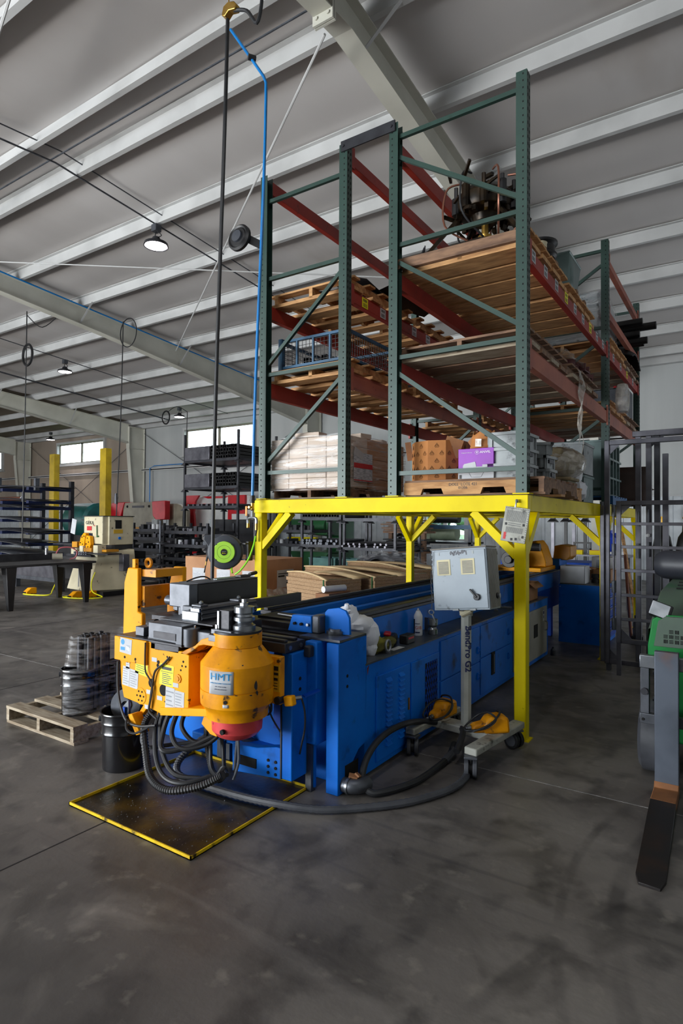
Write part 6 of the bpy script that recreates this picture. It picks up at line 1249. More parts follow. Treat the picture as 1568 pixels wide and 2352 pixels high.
obj('load_block', G().box(-8.48, -6.6, 7.62, 8.58, .145, .315), card_dk, t, bevel=.01); obj('film_skirt', G().grid(lambda u, v: (-8.5+1.95*u, 7.58-.10*v, .40-.24*v+.015*math.sin(u*32)), 30, 5), wrap_bag, t); obj('film_skirt', G().grid(lambda u, v: (-6.56+.14*v, 7.58+1.0*u, .42-.26*v+.015*math.sin(u*22)), 20, 5), wrap_bag, t)
def boards(lx, ly, L_, D_, zt, a, n, label):
    # lx, ly: right front corner; the strips run to the left and slightly away
    t = thing('board_stack', label, 'boards', (lx, ly, 0), 'strapped particle board strips'); Rz = Euler((0, 0, rad(a))).to_matrix(); c0 = Vector((lx, ly, 0))
    def rr(g): g.v = [Rz@v+c0 for v in g.v]; return g
    h = (zt-.11)/n
    for i in range(n): obj('board', rr(G().box(-L_+random.uniform(-.02, .02), random.uniform(-.012, .004), random.uniform(0, .012), D_, .1+i*h+.003, .1+(i+1)*h)), chip, t)
    obj('timber_bearer', rr(G().box(-L_+.1, -.1, .05, .15, 0, .1).box(-L_+.1, -.1, D_-.15, D_-.05, 0, .1)), wood, t)
    bow = lambda u: .05*math.sin(PI*u)
    obj('pale_top_strip', rr(G().grid(lambda u, v: (-L_*u, .0+.05*v, zt+.06*u+bow(u)), 14, 1)), plank, t, solid=.022)
    obj('particle_web', rr(G().grid(lambda u, v: (-L_*u, .03, zt-.01+(.06*u+bow(u))*v), 14, 1)), chip, t, solid=.012)
    obj('pale_top_strip', rr(G().grid(lambda u, v: (-L_*u, .5+.3*v, zt+.03*u+.6*bow(u)), 14, 1)), plank, t, solid=.022)
    for xx in (-.05,): obj('green_strap', rr(G().box(xx-.012, xx+.012, -.006, D_, zt+.002, zt+.006).box(xx-.012, xx+.012, -.006, -.002, .1, zt+.004)), green_m, t)
    return t
boards(-4.78, 6.78, .95, .65, .74, -17, 12, 'shortest front stack of particle board strips with a green strap, behind the bender')
boards(-4.46, 7.55, 1.75, 1.15, .745, -17, 13, 'middle stack of particle board strips with a bowed pale top edge')
boards(-4.50, 8.80, 1.65, .85, .76, -17, 14, 'rear stack of particle board strips beside the rear yellow post')
t = thing('white_roll', 'white plastic roll lying by the rail of the bender bed beside the boards', 'roll', (-3.12, 4.9, .5)); obj('roll', G().cyl((-3.2, 4.5, .93), (-3.13, 4.75, .93), .03, 14), whitebag, t); obj('roll_rest', G().box(-3.25, -3.1, 4.45, 4.8, .60, .898), card_dk, t)
t = thing('wrapped_machinery', 'machinery heaped under loose shiny clear plastic behind the board stacks', 'wrapped load', (-5.8, 10.5, 0))
obj('load_box', G().box(-6.6, -5.05, 10.25, 10.75, .02, .62), dark_mach, t, bevel=.02); random.seed(9)
hm = {}
def sheetf(u, v):
    x = -6.7+1.75*u; y = 10.15+.65*v; z = .63+.34*max(0, math.sin(PI*u*1.05))**.6*(.6+.4*math.sin(PI*v))+.05*math.sin(u*19+v*7)*math.sin(v*15+u*3); return (x, y, z)
obj('plastic_sheet', G().grid(sheetf, 40, 24), wrap_clear, t); obj('dark_heap', G().grid(lambda u, v: (lambda p: (p[0], p[1], p[2]-.05))(sheetf(u, v)), 30, 16), steel_m, t)

# ------------------------------------------------------------------ racks of posts and bar stock
def stack_rack(x0, x1, y0, y1, levels, label, top, mt=steel_d, post=.05, load=None, grp='stackable bar racks'):
    t = thing('bar_rack', label, 'rack', ((x0+x1)/2, (y0+y1)/2, 0), grp)
    for x in (x0, x1):
        for y in (y0, y1):
            obj('post', G().box(x-post/2, x+post/2, y-post/2, y+post/2, 0, top), mt, t)
            g = G()
            for z in levels: g.lathe([(post*.8, 0), (post*2.0, -.06), (post*2.0, -.07), (post*.8, -.06)], (x, y, z-.02), 4, Euler((0, 0, PI/4)).to_matrix())
            obj('stacking_cup', g, mt, t, kind='stuff')
    for z in levels:
        for y in (y0, y1): obj('shelf_rail', G().box(x0, x1, y-.03, y+.03, z-.04, z+.03), mt, t)
        for x in (x0, x1): obj('shelf_rail', G().box(x-.025, x+.025, y0, y1, z-.04, z+.02), mt, t)
        obj('shelf_panel', G().box(x0, x1, y0, y1, z, z+.008), mt, t)
    return t
random.seed(31)
def bars(x0, x1, y0, y1, z, n, label, mt=steel_tube, r=.03, sq=True, rows=2, open_end='y'):
    t = thing('bar_stock', label, 'bar stock', ((x0+x1)/2, (y0+y1)/2, z), None)
    for k in range(rows):
        for i in range(n):
            x = x0+(i+.5)*(x1-x0)/n; zz = z+.01+r+k*2*r; w_ = (x1-x0)/n*.47
            if sq:
                g = G(); e = w_*.82; a = y0+random.uniform(0, .06)
                g.box(x-w_, x+w_, a, y1, zz-r, zz-r*.8).box(x-w_, x+w_, a, y1, zz+r*.8, zz+r).box(x-w_, x-e, a, y1, zz-r, zz+r).box(x+e, x+w_, a, y1, zz-r, zz+r)
            else: g = G().cyl((x, y0+random.uniform(-.08, .08), zz), (x, y1, zz), min(r, w_), 10)
            obj('bar', g, mt, t)
    return t
# tall tube rack in front of the high window
tr = stack_rack(-11.9, -10.05, 10.6, 12.0, (1.90, 2.38, 3.06), 'tall dark stacking rack full of square tube below the large high window', 3.75)
for (z, nm) in ((3.07, 'black square tubes on the top shelf of the tall rack by the window'), (2.39, 'black square tubes on the middle shelf of the tall rack by the window')):
    bars(-10.95, -10.1, 10.55, 12.1, z, 10, nm, blackp, .042, True, 4)
    obj('side_panel', G().box(-11.86, -10.98, 10.55, 12.1, z, z+.34), steel_tube, label='dull steel block of stock beside the tubes, '+('top' if z > 3 else 'middle')+' shelf of the tall rack', cat='bar stock', bevel=.01)
bars(-11.8, -10.2, 10.6, 12.0, 1.91, 14, 'loose dark bars on the lowest high shelf of the tall rack', steel_tube, .03, False, 1)
t = thing('slatted_cabinet', 'dark louvred cabinet behind the hose reel', 'cabinet', (-11.8, 12.4, 0)); obj('cabinet_body', G().box(-12.6, -11.0, 12.3, 12.9, 0, 1.6), dark_mach, t, bevel=.01)
for i in range(16): obj('slat', G().box(-12.5, -11.1, 12.28, 12.3, .7+i*.052, .73+i*.052), steel_d, t)
obj('leaning_panel', G().rb((-12.7, 12.25, 1.2), (.16, .02, .8), (0, 8, 0)), tote_g, t)
# mid racks with assorted stock, left of cartons
def assorted(x0, x1, y0, y1, z, label, n=9):
    t = thing('shelf_stock', label, 'metal parts', ((x0+x1)/2, (y0+y1)/2, z))
    for i in range(n):
        x = x0+(i+.5)*(x1-x0)/n; k = random.random(); m_ = random.choice((steel_m, steel_d, steel_tube, blackp, paper if k > .8 else steel_d))
        if k < .4: g = G().cyl((x, y0+.05, z+.05), (x, y1-.1, z+.05), .035, 8)
        elif k < .75: g = G().box(x-.05, x+.05, y0, y0+.4, z, z+random.uniform(.06, .14))
        else: g = G().cyl((x, y0+.1, z), (x, y0+.1, z+random.uniform(.08, .16)), .05, 10)
        obj('part', g, m_, t)
for j, (x0, x1, y0, y1, lv, top, l) in enumerate(((-12.6, -11.1, 9.6, 10.4, (.15, .5, .85, 1.12, 1.32), 1.5, 'low dark rack crowded with parts, right of the cream ironworker'), (-11.0, -9.6, 9.2, 10.0, (.1, .4, .7, 1.0, 1.3), 1.5, 'low dark rack crowded with parts, behind the labelled cartons'))):
    stack_rack(x0, x1, y0, y1, lv, l, top)
    for i, z in enumerate(lv): assorted(x0+.05, x1-.05, y0+.02, y1, z+.01, ['lowest', 'second', 'third', 'fourth', 'top'][i]+' shelf load of parts, '+('rack beside the ironworker' if j == 0 else 'rack behind the labelled carton'))
t = thing('round_bar_post', 'slim dark post strung with round flanges behind the yellow swing arm', 'post', (-10.95, 9.05, 0))
obj('post', G().cyl((-10.95, 9.05, 0), (-10.95, 9.05, 1.55), .025, 8), steel_m, t)
for z in (.25, .55, .8, 1.05): obj('flange', G().lathe([(.03, .03), (.16, 0), (.16, -.02), (.03, -.01)], (-10.95, 9.05, z), 14), steel_m, t)
# racks seen under the platform
stack_rack(-8.35, -7.3, 10.9, 12.0, (1.02, 1.62), 'bar rack under the platform with round tubes on its middle shelf', 1.95); bars(-8.3, -7.35, 10.8, 12.0, 1.03, 12, 'heap of bright round tubes on the middle shelf under the platform', steel_m, .03, False, 2); bars(-8.3, -7.35, 10.8, 12.0, 1.64, 12, 'black square tubes on the top shelf under the platform, left rack', blackp, .035, True, 2)
stack_rack(-7.2, -5.95, 10.9, 12.0, (.98, 1.60), 'bar rack under the platform with long flat bars, right of the tube rack', 2.0); bars(-7.15, -6.0, 10.7, 12.0, 1.0, 8, 'long flat dark bars on the middle shelf under the platform, right rack', steel_tube, .025, False, 2)
stack_rack(-9.9, -8.6, 11.6, 12.4, (.98, 1.32), 'dark shelf of small parts at the left edge of the view under the platform', 1.9); assorted(-9.8, -8.7, 11.62, 12.3, .99, 'small parts and paint tins on the shelf left of the green press'); assorted(-9.8, -8.7, 11.62, 12.3, 1.33, 'bags and small cans on the upper shelf left of the green press')
t = thing('scrap_stack', 'stack of dark cut plates on a small stand against the corrugated wall', 'steel plate', (-6.9, 13.4, 0)); obj('stand', G().box(-7.4, -7.3, 13.2, 13.3, 0, 1.3).box(-6.5, -6.4, 13.2, 13.3, 0, 1.3).box(-7.5, -6.3, 13.1, 13.6, 1.28, 1.33).box(-7.5, -6.3, 13.1, 13.6, .8, .84), wood2, t)
for k in range(6): obj('plate', G().rb((-6.95, 13.35, 1.36+k*.045), (random.uniform(.8, 1.3), .5, .03), (0, 0, random.uniform(-8, 8))), wood2, t); obj('plate', G().rb((-6.95, 13.35, .87+k*.05), (random.uniform(.8, 1.3), .5, .03), (0, 0, random.uniform(-8, 8))), dark_mach, t)
for (x0, x1, l) in ((-9.05, -8.25, 'pale teal parts bin on the floor behind the boards, left'), (-8.15, -7.45, 'pale teal parts bin on the floor behind the boards, right')): bigbin(x0, x1, 12.1, 12.6, .1, .66, l, teal_l)
# green punch press
t = thing('punch_press', 'dark green C-frame punch press with a yellow and red guard behind the bar racks', 'machine', (-9.7, 13.3, 0))
obj('press_frame', G().prism([(13.0, 0), (13.0, .7), (13.5, .8), (13.5, 1.15), (12.9, 1.2), (12.9, 1.65), (14.2, 1.65), (14.2, 0)], 'x', -9.5, -9.05), green_m, t, bevel=.02); obj('press_head', G().cyl((-10.3, 13.0, 1.42), (-9.1, 13.0, 1.42), .2, 24), green_m, t); obj('press_table', G().prism([(-10.3, .75), (-9.0, .75), (-9.3, .38), (-10.1, .38)], 'y', 12.9, 13.4), green_m, t, bevel=.01)
obj('press_pedestal', G().box(-10.1, -9.3, 13.0, 13.4, 0, .38), green_m, t); obj('guard', G().prism([(-10.3, 1.02), (-10.2, 1.14), (-9.3, 1.14), (-9.2, 1.02)], 'y', 12.7, 12.8), yel, t); obj('guard_stripe', G().box(-10.3, -9.2, 12.69, 12.8, .99, 1.02), red_m, t); obj('control_panel', G().box(-9.3, -9.2, 12.92, 12.95, 1.35, 1.55), steel_m, t)
obj('press_motor', G().cyl((-10.0, 13.2, 1.7), (-9.85, 13.2, 1.7), .12, 14), red_m, t)
# pale motor machine and posts by the low window
t = thing('pale_motor_stand', 'pale green motor on a bench rack near the low window', 'motor', (-6.6, 14.6, 0)); pg = pm('pale_green_motor', '9aa88e', '86957c', .4, .7, 5, rough=.5)
obj('motor_body', G().cyl((-6.9, 14.6, 1.27), (-6.15, 14.6, 1.27), .19, 18), pg, t); obj('motor_housing', G().prism([(-7.15, 1.05), (-7.05, 1.5), (-6.8, 1.5), (-6.85, 1.05)], 'y', 14.4, 14.8), pg, t, bevel=.01); obj('bench', G().box(-7.3, -5.6, 14.3, 15.0, 1.0, 1.05), steel_d, t)
for x in (-7.2, -5.7): obj('bench_post', G().box(x-.04, x+.04, 14.3, 14.38, 0, 1.75), steel_d, t)
obj('blue_rail', G().box(-7.6, -5.4, 14.25, 14.3, 1.38, 1.48), pm('rail_blue', '2f5f80', '284f6c', .4, .7, 4, rough=.5), t); obj('black_roll', G().cyl((-6.9, 14.6, 1.66), (-6.1, 14.6, 1.66), .13, 16), blackp, t)
t = thing('jack_stand_post', 'blue collared post with a round foot plate beside the wrapped machinery', 'post', (-7.3, 13.6, 0)); obj('post', G().cyl((-7.28, 13.6, 0), (-7.28, 13.6, 1.95), .05, 10), steel_d, t); obj('collar', G().cyl((-7.28, 13.6, 1.3), (-7.28, 13.6, 1.5), .07, 10), MATS['rail_blue'], t); obj('flange', G().lathe([(.05, .05), (.16, 0), (.16, -.02)], (-7.28, 13.6, 1.2), 12), steel_d, t)
# racks on the right with hanging collars
for i, (x, zt) in enumerate(((-3.34, 1.85), (-3.08, 1.85), (-2.92, 1.85), (-2.70, 1.85))):
    t = thing('collared_post', 'dark post with a flared collar, '+['leftmost', 'second from left', 'third from left', 'rightmost'][i]+' of four under the platform', 'post', (x, 13.0, 0), 'collared posts under the right of the platform')
    obj('post', G().box(x-.03, x+.03, 12.97, 13.03, 0, 2.3), steel_tube if i % 2 == 0 else blackp, t); obj('collar', G().lathe([(.06, .14), (.06, .06), (.13, 0), (.13, -.015), (.05, -.01)], (x, 13.0, 1.58), 4, Euler((0, 0, PI/4)).to_matrix()), blackp, t)
t = thing('work_bench', 'dark bench at the back right, holding a black jig and two yellow boxes', 'bench', (-2.3, 12.2, 0)); obj('bench_top', G().box(-3.0, -1.7, 11.9, 12.5, .93, .96), steel_tube, t)
for x in (-2.95, -1.75): obj('bench_leg', G().box(x-.03, x+.03, 11.93, 11.99, 0, .93), steel_d, t)
t = thing('black_jig', 'black open-frame jig standing on the back right bench', 'jig', (-2.55, 12.1, .96)); obj('jig_frame', G().box(-2.72, -2.40, 12.05, 12.1, 1.16, 1.19).box(-2.72, -2.69, 12.05, 12.1, .96, 1.16).box(-2.43, -2.40, 12.05, 12.1, .96, 1.16).box(-2.72, -2.40, 12.05, 12.1, 1.05, 1.07), blackp, t)
for i, x in enumerate((-2.62, -2.30)): t = thing('yellow_box', 'small yellow box on the back right bench, '+('left' if i == 0 else 'right')+' one', 'box', (x, 11.95, .96), 'small yellow boxes'); obj('box_body', G().box(x-.1, x+.1, 11.9, 12.0, .96, 1.04), yel, t, bevel=.005); obj('box_lid', G().box(x-.1, x+.1, 11.9, 12.0, 1.04, 1.05), org_bg, t)
t = thing('blue_jug', 'dark blue plastic jug with a handle on the back right bench', 'jug', (-2.15, 12.3, .96)); obj('jug_body', G().lathe([(0, 0), (.13, 0), (.14, .05), (.14, .32), (.10, .38), (.06, .40), (.06, .46), (0, .46)], (-2.12, 12.3, .96), 20), jug_blue, t); obj('jug_handle', G().tube([(-2.0, 12.25, 1.18), (-1.94, 12.25, 1.28), (-2.02, 12.25, 1.36)], .018, 7, 4), jug_blue, t)
t = thing('white_rags', 'white rags heaped on the back right bench', 'rag', (-1.9, 12.0, .96)); obj('cloth', G().ball((-1.9, 12.0, 1.0), .1, 14, 8, .15, (1.6, .8, .5)), whitebag, t)
# blue cabinet with drawers and things on it
cbt = thing('blue_cabinet', 'square blue steel cabinet standing at the end of the bender', 'cabinet', (-1.77, 8.5, 0)); c0, c1, d0, d1 = -2.03, -1.47, 8.18, 8.95
obj('cabinet_body', G().box(c0, c1, d0, d1, .0, .75), blue, cbt, bevel=.006); obj('cabinet_kick', G().box(c0+.0, c1-.0, d0-.004, d0, .0, .06), blue, cbt); obj('cabinet_top', G().box(c0+.01, c1-.01, d0+.01, d1-.01, .75, .756), steel_m, cbt); obj('corner_screw', G().cyl((c0+.02, d0-.002, .72), (c0+.02, d0, .72), .006, 8), paper, cbt)
for i in range(5): dr = obj('drawer', G().box(c1, c1+.012, d0+.02, d1-.02, .06+i*.138, .185+i*.138), blue_dk, cbt, bevel=.003); obj('drawer_handle', G().box(c1+.012, c1+.03, d0+.1, d1-.1, .15+i*.138, .165+i*.138), steel, dr)
t = thing('white_box', 'open white carton on the blue cabinet', 'box', (-1.87, 8.4, .756)); carton(t, -2.03, -1.72, 8.25, 8.55, .757, .985, paper, ())
t = thing('brown_carton', 'brown carton with a raised rim on the blue cabinet behind the white box', 'box', (-1.6, 8.8, .756)); carton(t, -1.70, -1.48, 8.65, 8.9, .757, .93, card, ((0, -20), (1, -10)))
t = thing('document_carton', 'carton with a white printed label on the brown carton at the cabinet back', 'box', (-1.6, 9.1, .9)); obj('carton_body', G().box(-1.78, -1.50, 8.98, 9.2, .90, 1.08), paper, t, bevel=.004); obj('label_print', G().box(-1.72, -1.68, 8.978, 8.98, .94, 1.04).box(-1.66, -1.64, 8.978, 8.98, .94, 1.04).box(-1.62, -1.56, 8.978, 8.98, 1.0, 1.04), steel_m, t); obj('carton_lower', G().box(-1.8, -1.49, 8.96, 9.2, .757, .90), card, t)
t = thing('black_coil_spring', 'black round air springs on the cabinet between the white box and the brown carton', 'part', (-1.68, 8.55, .756)); obj('ring', G().cyl((-1.66, 8.6, .757), (-1.66, 8.6, .80), .05, 16).cyl((-1.66, 8.6, .80), (-1.66, 8.6, .82), .035, 16).cyl((-1.66, 8.6, .82), (-1.66, 8.6, .87), .05, 16), rubber, t)
t = thing('rear_blue_table', 'blue table with black legs and a machine bed behind the blue cabinet', 'table', (-2.6, 10.2, 0)); obj('table_top', G().box(-3.4, -2.0, 9.9, 10.6, .85, .93), blue_dk, t, bevel=.005)
for x in (-3.3, -2.1): obj('table_leg', G().box(x-.04, x+.04, 9.95, 10.03, 0, .85), blue_dk, t)
t = thing('copper_tube', 'long copper-coloured tube leaning behind the tube frame', 'tube', (-1.3, 9.0, 0)); obj('tube', G().cyl((-1.22, 8.6, .015), (-1.40, 9.3, 1.1), .02, 10), copper, t)
t = thing('flat_timber', 'thin orange timber leaning against the platform post behind the tube frame', 'timber', (-1.5, 10.3, 0)); obj('board', G().beam((-1.35, 10.1, .0), (-1.6, 10.3, 1.45), .05, .02), wood, t)
t = thing('trailer_jack', 'small chrome and black jack standing on the floor behind the tube frame', 'jack', (-1.15, 8.6, 0)); obj('jack_base', G().box(-1.22, -1.08, 8.55, 8.69, 0, .10), blackp, t, bevel=.005); obj('jack_body', G().box(-1.2, -1.1, 8.57, 8.67, .10, .28), steel_m, t, bevel=.01); obj('jack_cap', G().cyl((-1.15, 8.62, .28), (-1.15, 8.62, .36), .04, 12).ball((-1.15, 8.62, .38), .025, 8, 6), blackp, t)

# ------------------------------------------------------------------ welded tube frames on the right
def wframe(label, x0, x1, y, z0, z1, rungs, w_=.05, loc=None):
    t = thing('welded_gate', label, 'steel frame', (x0, y, z0), 'welded square tube frames')
    h = w_/2
    obj('side_tube', G().box(x0-h, x0+h, y-h, y+h, z0, z1), steel_tube, t, bevel=.004); obj('side_tube', G().box(x1-h, x1+h, y-h, y+h, z0, z1), steel_tube, t, bevel=.004)
    for z in (z0+h, z1-h): obj('end_tube', G().box(x0+h, x1-h, y-h, y+h, z-h, z+h), steel_tube, t, bevel=.004)
    for z in rungs: obj('rung', G().box(x0+h, x1-h, y-h*.7, y+h*.7, z-h*.7, z+h*.7), steel_tube, t, bevel=.003)
    for (x, s) in ((x0+h, 1), (x1-h, -1)):
        for (z, q) in ((z0+w_, 1), (z1-w_, -1)): obj('corner_gusset', G().prism([(x, z), (x+s*.10, z), (x, z+q*.10)], 'y', y-.004, y+.004), steel_tube, t)
    return t
def hinges(t, x, y, zs):
    for z in zs: obj('hinge_barrel', G().cyl((x, y, z-.06), (x, y, z+.06), .022, 10), steel_m, t, bevel=.003)
    obj('latch_rod', G().cyl((x, y, zs[0]), (x, y, zs[-1]), .010, 8), steel_tube, t)
f1 = wframe('large outer welded tube frame leaning tallest behind the green forklift', -1.215, -.30, 6.92, .065, 2.43, ()); hinges(f1, -1.26, 6.89, (.28, .50, .72, 1.30, 1.55, 1.72))
obj('floor_foot', G().box(-1.22, -1.18, 6.88, 6.96, 0, .065).box(-.34, -.28, 6.88, 6.96, 0, .065), steel_m, f1); obj('front_tube', G().box(-1.275, -1.235, 6.86, 6.90, .09, 1.74), steel_tube, f1, bevel=.004)
f2 = wframe('inner welded tube frame with five rungs in front of the tall one', -1.07, -.26, 6.72, .33, 1.78, (.575, .82, 1.07, 1.31, 1.545), .045); hinges(f2, -1.115, 6.70, (.52, .90, 1.28, 1.68)); obj('floor_stand', G().box(-1.09, -1.05, 6.70, 6.74, 0, .33).box(-.28, -.24, 6.70, 6.74, 0, .33), steel_tube, f2)
f3 = thing('post_frame', 'rearmost welded frame of close vertical steel tubes behind the rungs', 'steel frame', (-.8, 7.3, 0), 'welded square tube frames')
for x in (-.965, -.86, -.78, -.70): obj('vertical_tube', G().box(x-.028, x+.028, 7.28, 7.33, 0.0, 2.5 if x < -.7 else 2.3), steel_tube if x != -.78 else steel_d, f3, bevel=.003)
obj('top_tube', G().box(-1.02, -.2, 7.27, 7.34, 2.5, 2.56), steel_tube, f3, bevel=.004); obj('knee_gusset', G().prism([(-.88, 2.5), (-.70, 2.5), (-.86, 2.36)], 'y', 7.29, 7.31), steel_d, f3)
for (x, z) in ((-.955, 1.6), (-.86, 1.62), (-.96, 1.25), (-.86, 1.27), (-.95, .9)): obj('hinge_barrel', G().cyl((x, 7.24, z-.08), (x, 7.24, z+.08), .016, 10), steel_m, f3)
obj('rod_ball', G().ball((-.86, 7.22, 1.42), .022, 10, 8), paper, f3)
for i, x in enumerate((-.72, -.66, -.60)):
    t = thing('gas_cylinder', 'tall dark gas cylinder standing behind the welded frames, '+['left', 'middle', 'right'][i]+' one', 'gas cylinder', (x, 8.2, 0), 'gas cylinders behind the frames'); xx = -.86+i*.26
    obj('cylinder_body', G().lathe([(0, 0), (.11, 0), (.115, .02), (.115, 1.25), (.09, 1.38), (.045, 1.45), (.04, 1.55), (0, 1.55)], (xx, 8.6, 0), 18), teal if i == 2 else blackp, t); obj('valve', G().cyl((xx, 8.6, 1.55), (xx, 8.6, 1.64), .02, 8).cyl((xx-.04, 8.6, 1.62), (xx+.04, 8.6, 1.62), .014, 8), brass, t)
    t.location = (xx, 8.6, 0); [setattr(ch, 'location', Vector((x-xx, 8.2-8.6, 0))) for ch in t.children]

# ------------------------------------------------------------------ green forklift with its fork toward the camera
fk = thing('forklift', 'green forklift at the right edge with a long scuffed fork reaching toward the viewer', 'forklift', (-.3, 4.4, 0))
FX = -.372
obj('fork_shank', G().box(-.435, -.312, 3.90, 3.945, .07, .815), fork_m, fk, 'upright scuffed fork shank', bevel=.004)
obj('fork_heel', G().prism([(3.90, .075), (3.945, .075), (3.945, .03), (3.90, .0), (3.72, .0), (3.72, .042), (3.88, .046)], 'x', -.437, -.312), fork_rust, fk, 'rusty fork heel', bevel=.004)
bl_ = G().add([(-.437, 3.72, 0), (-.437, 3.72, .042), (-.312, 3.72, 0), (-.312, 3.72, .042), (-.405, 2.95, 0), (-.405, 2.95, .016), (-.285, 2.95, 0), (-.285, 2.95, .016), (-.385, 2.885, 0), (-.385, 2.885, .012), (-.300, 2.88, 0), (-.300, 2.88, .012)], [(0, 4, 5, 1), (2, 3, 7, 6), (1, 5, 7, 3), (0, 2, 6, 4), (4, 8, 9, 5), (6, 7, 11, 10), (5, 9, 11, 7), (4, 6, 10, 8), (8, 10, 11, 9), (0, 1, 3, 2)])
obj('fork_blade', bl_, fork_blk, fk, 'dark worn fork blade on the floor', bevel=.002)
obj('second_fork', G().box(-.02, .10, 3.90, 3.945, .04, .80).box(-.02, .10, 2.9, 3.93, .0, .04), fork_m, fk, bevel=.004)
obj('carriage_bar', G().box(-.52, .5, 3.955, 4.0, .70, .775), steel, fk, 'bright scuffed upper carriage bar', bevel=.004); obj('carriage_bar', G().box(-.52, .5, 3.955, 4.0, .375, .435), steel_m, fk, bevel=.004)
obj('carriage_side', G().box(-.515, -.468, 3.955, 4.0, .435, .70), steel_m, fk, bevel=.003); obj('carriage_notch', G().cyl((-.492, 3.94, .565), (-.492, 3.956, .565), .02, 10), steel_d, fk); obj('carriage_hole', G().cyl((-.50, 3.95, .40), (-.50, 3.956, .40), .008, 8), dark_hole, fk)
obj('lift_mast', G().box(-.44, -.40, 4.05, 4.15, .10, .69).box(.30, .34, 4.05, 4.15, .10, .69), blackp, fk, bevel=.003); obj('hydraulic_rod', G().cyl((-.27, 4.1, .15), (-.27, 4.1, .75), .02, 12).cyl((-.46, 4.06, .655), (-.40, 4.06, .66), .012, 10).cyl((-.46, 4.06, .50), (-.40, 4.06, .50), .014, 10), steel, fk)
obj('front_tyre', G().lathe([(.08, -.09), (.19, -.09), (.215, -.07), (.215, .07), (.19, .09), (.08, .09), (.08, -.09)], (-.46, 4.28, .218), 32, Euler((0, rad(90), 0)).to_matrix()), rubber_g, fk, 'grey solid tyre', bevel=0); obj('wheel_hub', G().cyl((-.55, 4.28, .218), (-.40, 4.28, .218), .085, 18), steel_d, fk)
obj('front_tyre', G().lathe([(.08, -.09), (.19, -.09), (.215, -.07), (.215, .07), (.19, .09), (.08, .09), (.08, -.09)], (.4, 4.28, .218), 24, Euler((0, rad(90), 0)).to_matrix()), rubber_g, fk)
obj('rear_tyre', G().lathe([(.06, -.07), (.16, -.07), (.18, -.05), (.18, .05), (.16, .07), (.06, .07), (.06, -.07)], (-.32, 5.7, .182), 24, Euler((0, rad(90), 0)).to_matrix()), rubber_g, fk); obj('rear_tyre', G().lathe([(.06, -.07), (.16, -.07), (.18, -.05), (.18, .05), (.16, .07), (.06, .07), (.06, -.07)], (.28, 5.7, .182), 24, Euler((0, rad(90), 0)).to_matrix()), rubber_g, fk)
obj('chassis', G().box(-.42, .45, 4.16, 6.0, .22, .72), green_f, fk, bevel=.02); obj('front_panel', G().prism([(-.50, .71), (-.50, .80), (-.475, .96), (-.43, .99), (-.30, .99), (.45, .99), (.45, .71)], 'y', 4.17, 4.22), green_f, fk, bevel=.006)
obj('vent_panel', G().prism([(-.465, .80), (-.44, .955), (-.40, .985), (.45, .985), (.45, .80)], 'y', 4.145, 4.168), green_dust, fk, bevel=.003)
g = G()
for (i, j) in ((0, 1), (1, 1), (-1, 0), (0, 0), (1, 0), (2, 0), (-1, -1), (0, -1), (1, -1), (2, -1)):
    bx_, bz_ = -.37+i*.030, .865+j*.030
    for q in range(3):
        if (i+j) % 2: g.box(bx_-.011, bx_+.011, 4.142, 4.147, bz_-.010+q*.008, bz_-.006+q*.008)
        else: g.box(bx_-.010+q*.008, bx_-.006+q*.008, 4.142, 4.147, bz_-.011, bz_+.011)
obj('vent_slots', g, dark_hole, fk)
hd = obj('hood', G().add([(-.50, 4.18, .90), (.45, 4.18, .98), (.45, 4.55, 1.15), (-.47, 4.55, 1.10), (-.40, 6.0, 1.22), (.45, 6.0, 1.22), (-.44, 6.0, .72), (-.50, 4.18, .72), (.45, 4.18, .72), (.45, 6.0, .72)], [(0, 1, 2, 3), (3, 2, 5, 4), (0, 3, 4, 6, 7), (1, 8, 9, 5, 2), (4, 5, 9, 6), (7, 6, 9, 8)]), green_dust, fk, 'dusty green louvred hood', bevel=.01)
for i in range(9): obj('hood_louver', G().rb((-.25, 4.62+i*.10, 1.118+.012*i-.002), (.26, .022, .006), (3, 0, 0)), dark_hole, hd)
obj('work_lamp', G().rb((-.43, 4.20, 1.01), (.115, .05, .095), (-20, 20, 12)), blackp, fk, 'square work lamp', bevel=.008); obj('lamp_lens', G().rb((-.434, 4.178, 1.02), (.105, .012, .085), (-20, 20, 12)), light_grey_pl, fk, 'milky square lens', bevel=.004); obj('lamp_bracket', G().tube([(-.46, 4.22, .96), (-.42, 4.2, .94), (-.38, 4.22, .96)], .005, 6, 4), steel, fk)
tkk = obj('gas_tank', G().lathe([(0, 0), (.10, .005), (.135, .05), (.14, .08), (.14, .25), (.145, .26), (.14, .27), (.14, .75), (.10, .80), (0, .80)], (-.555, 5.1, 1.245), 28, Euler((0, rad(90), rad(-8))).to_matrix(), .76, .76), pm('tank_grey', '3a3c44', '2c2e36', .4, .7, 5, rough=.45), fk, 'dark grey gas tank lying on the hood')
obj('tank_strap', G().lathe([(.142, .30), (.148, .30), (.148, .34), (.142, .34), (.142, .30)], (-.555, 5.1, 1.245), 24, Euler((0, rad(90), rad(-8))).to_matrix(), .76, .76).lathe([(.142, .42), (.148, .42), (.148, .46), (.142, .46), (.142, .42)], (-.555, 5.1, 1.245), 24, Euler((0, rad(90), rad(-8))).to_matrix(), .76, .76), blackp, fk)
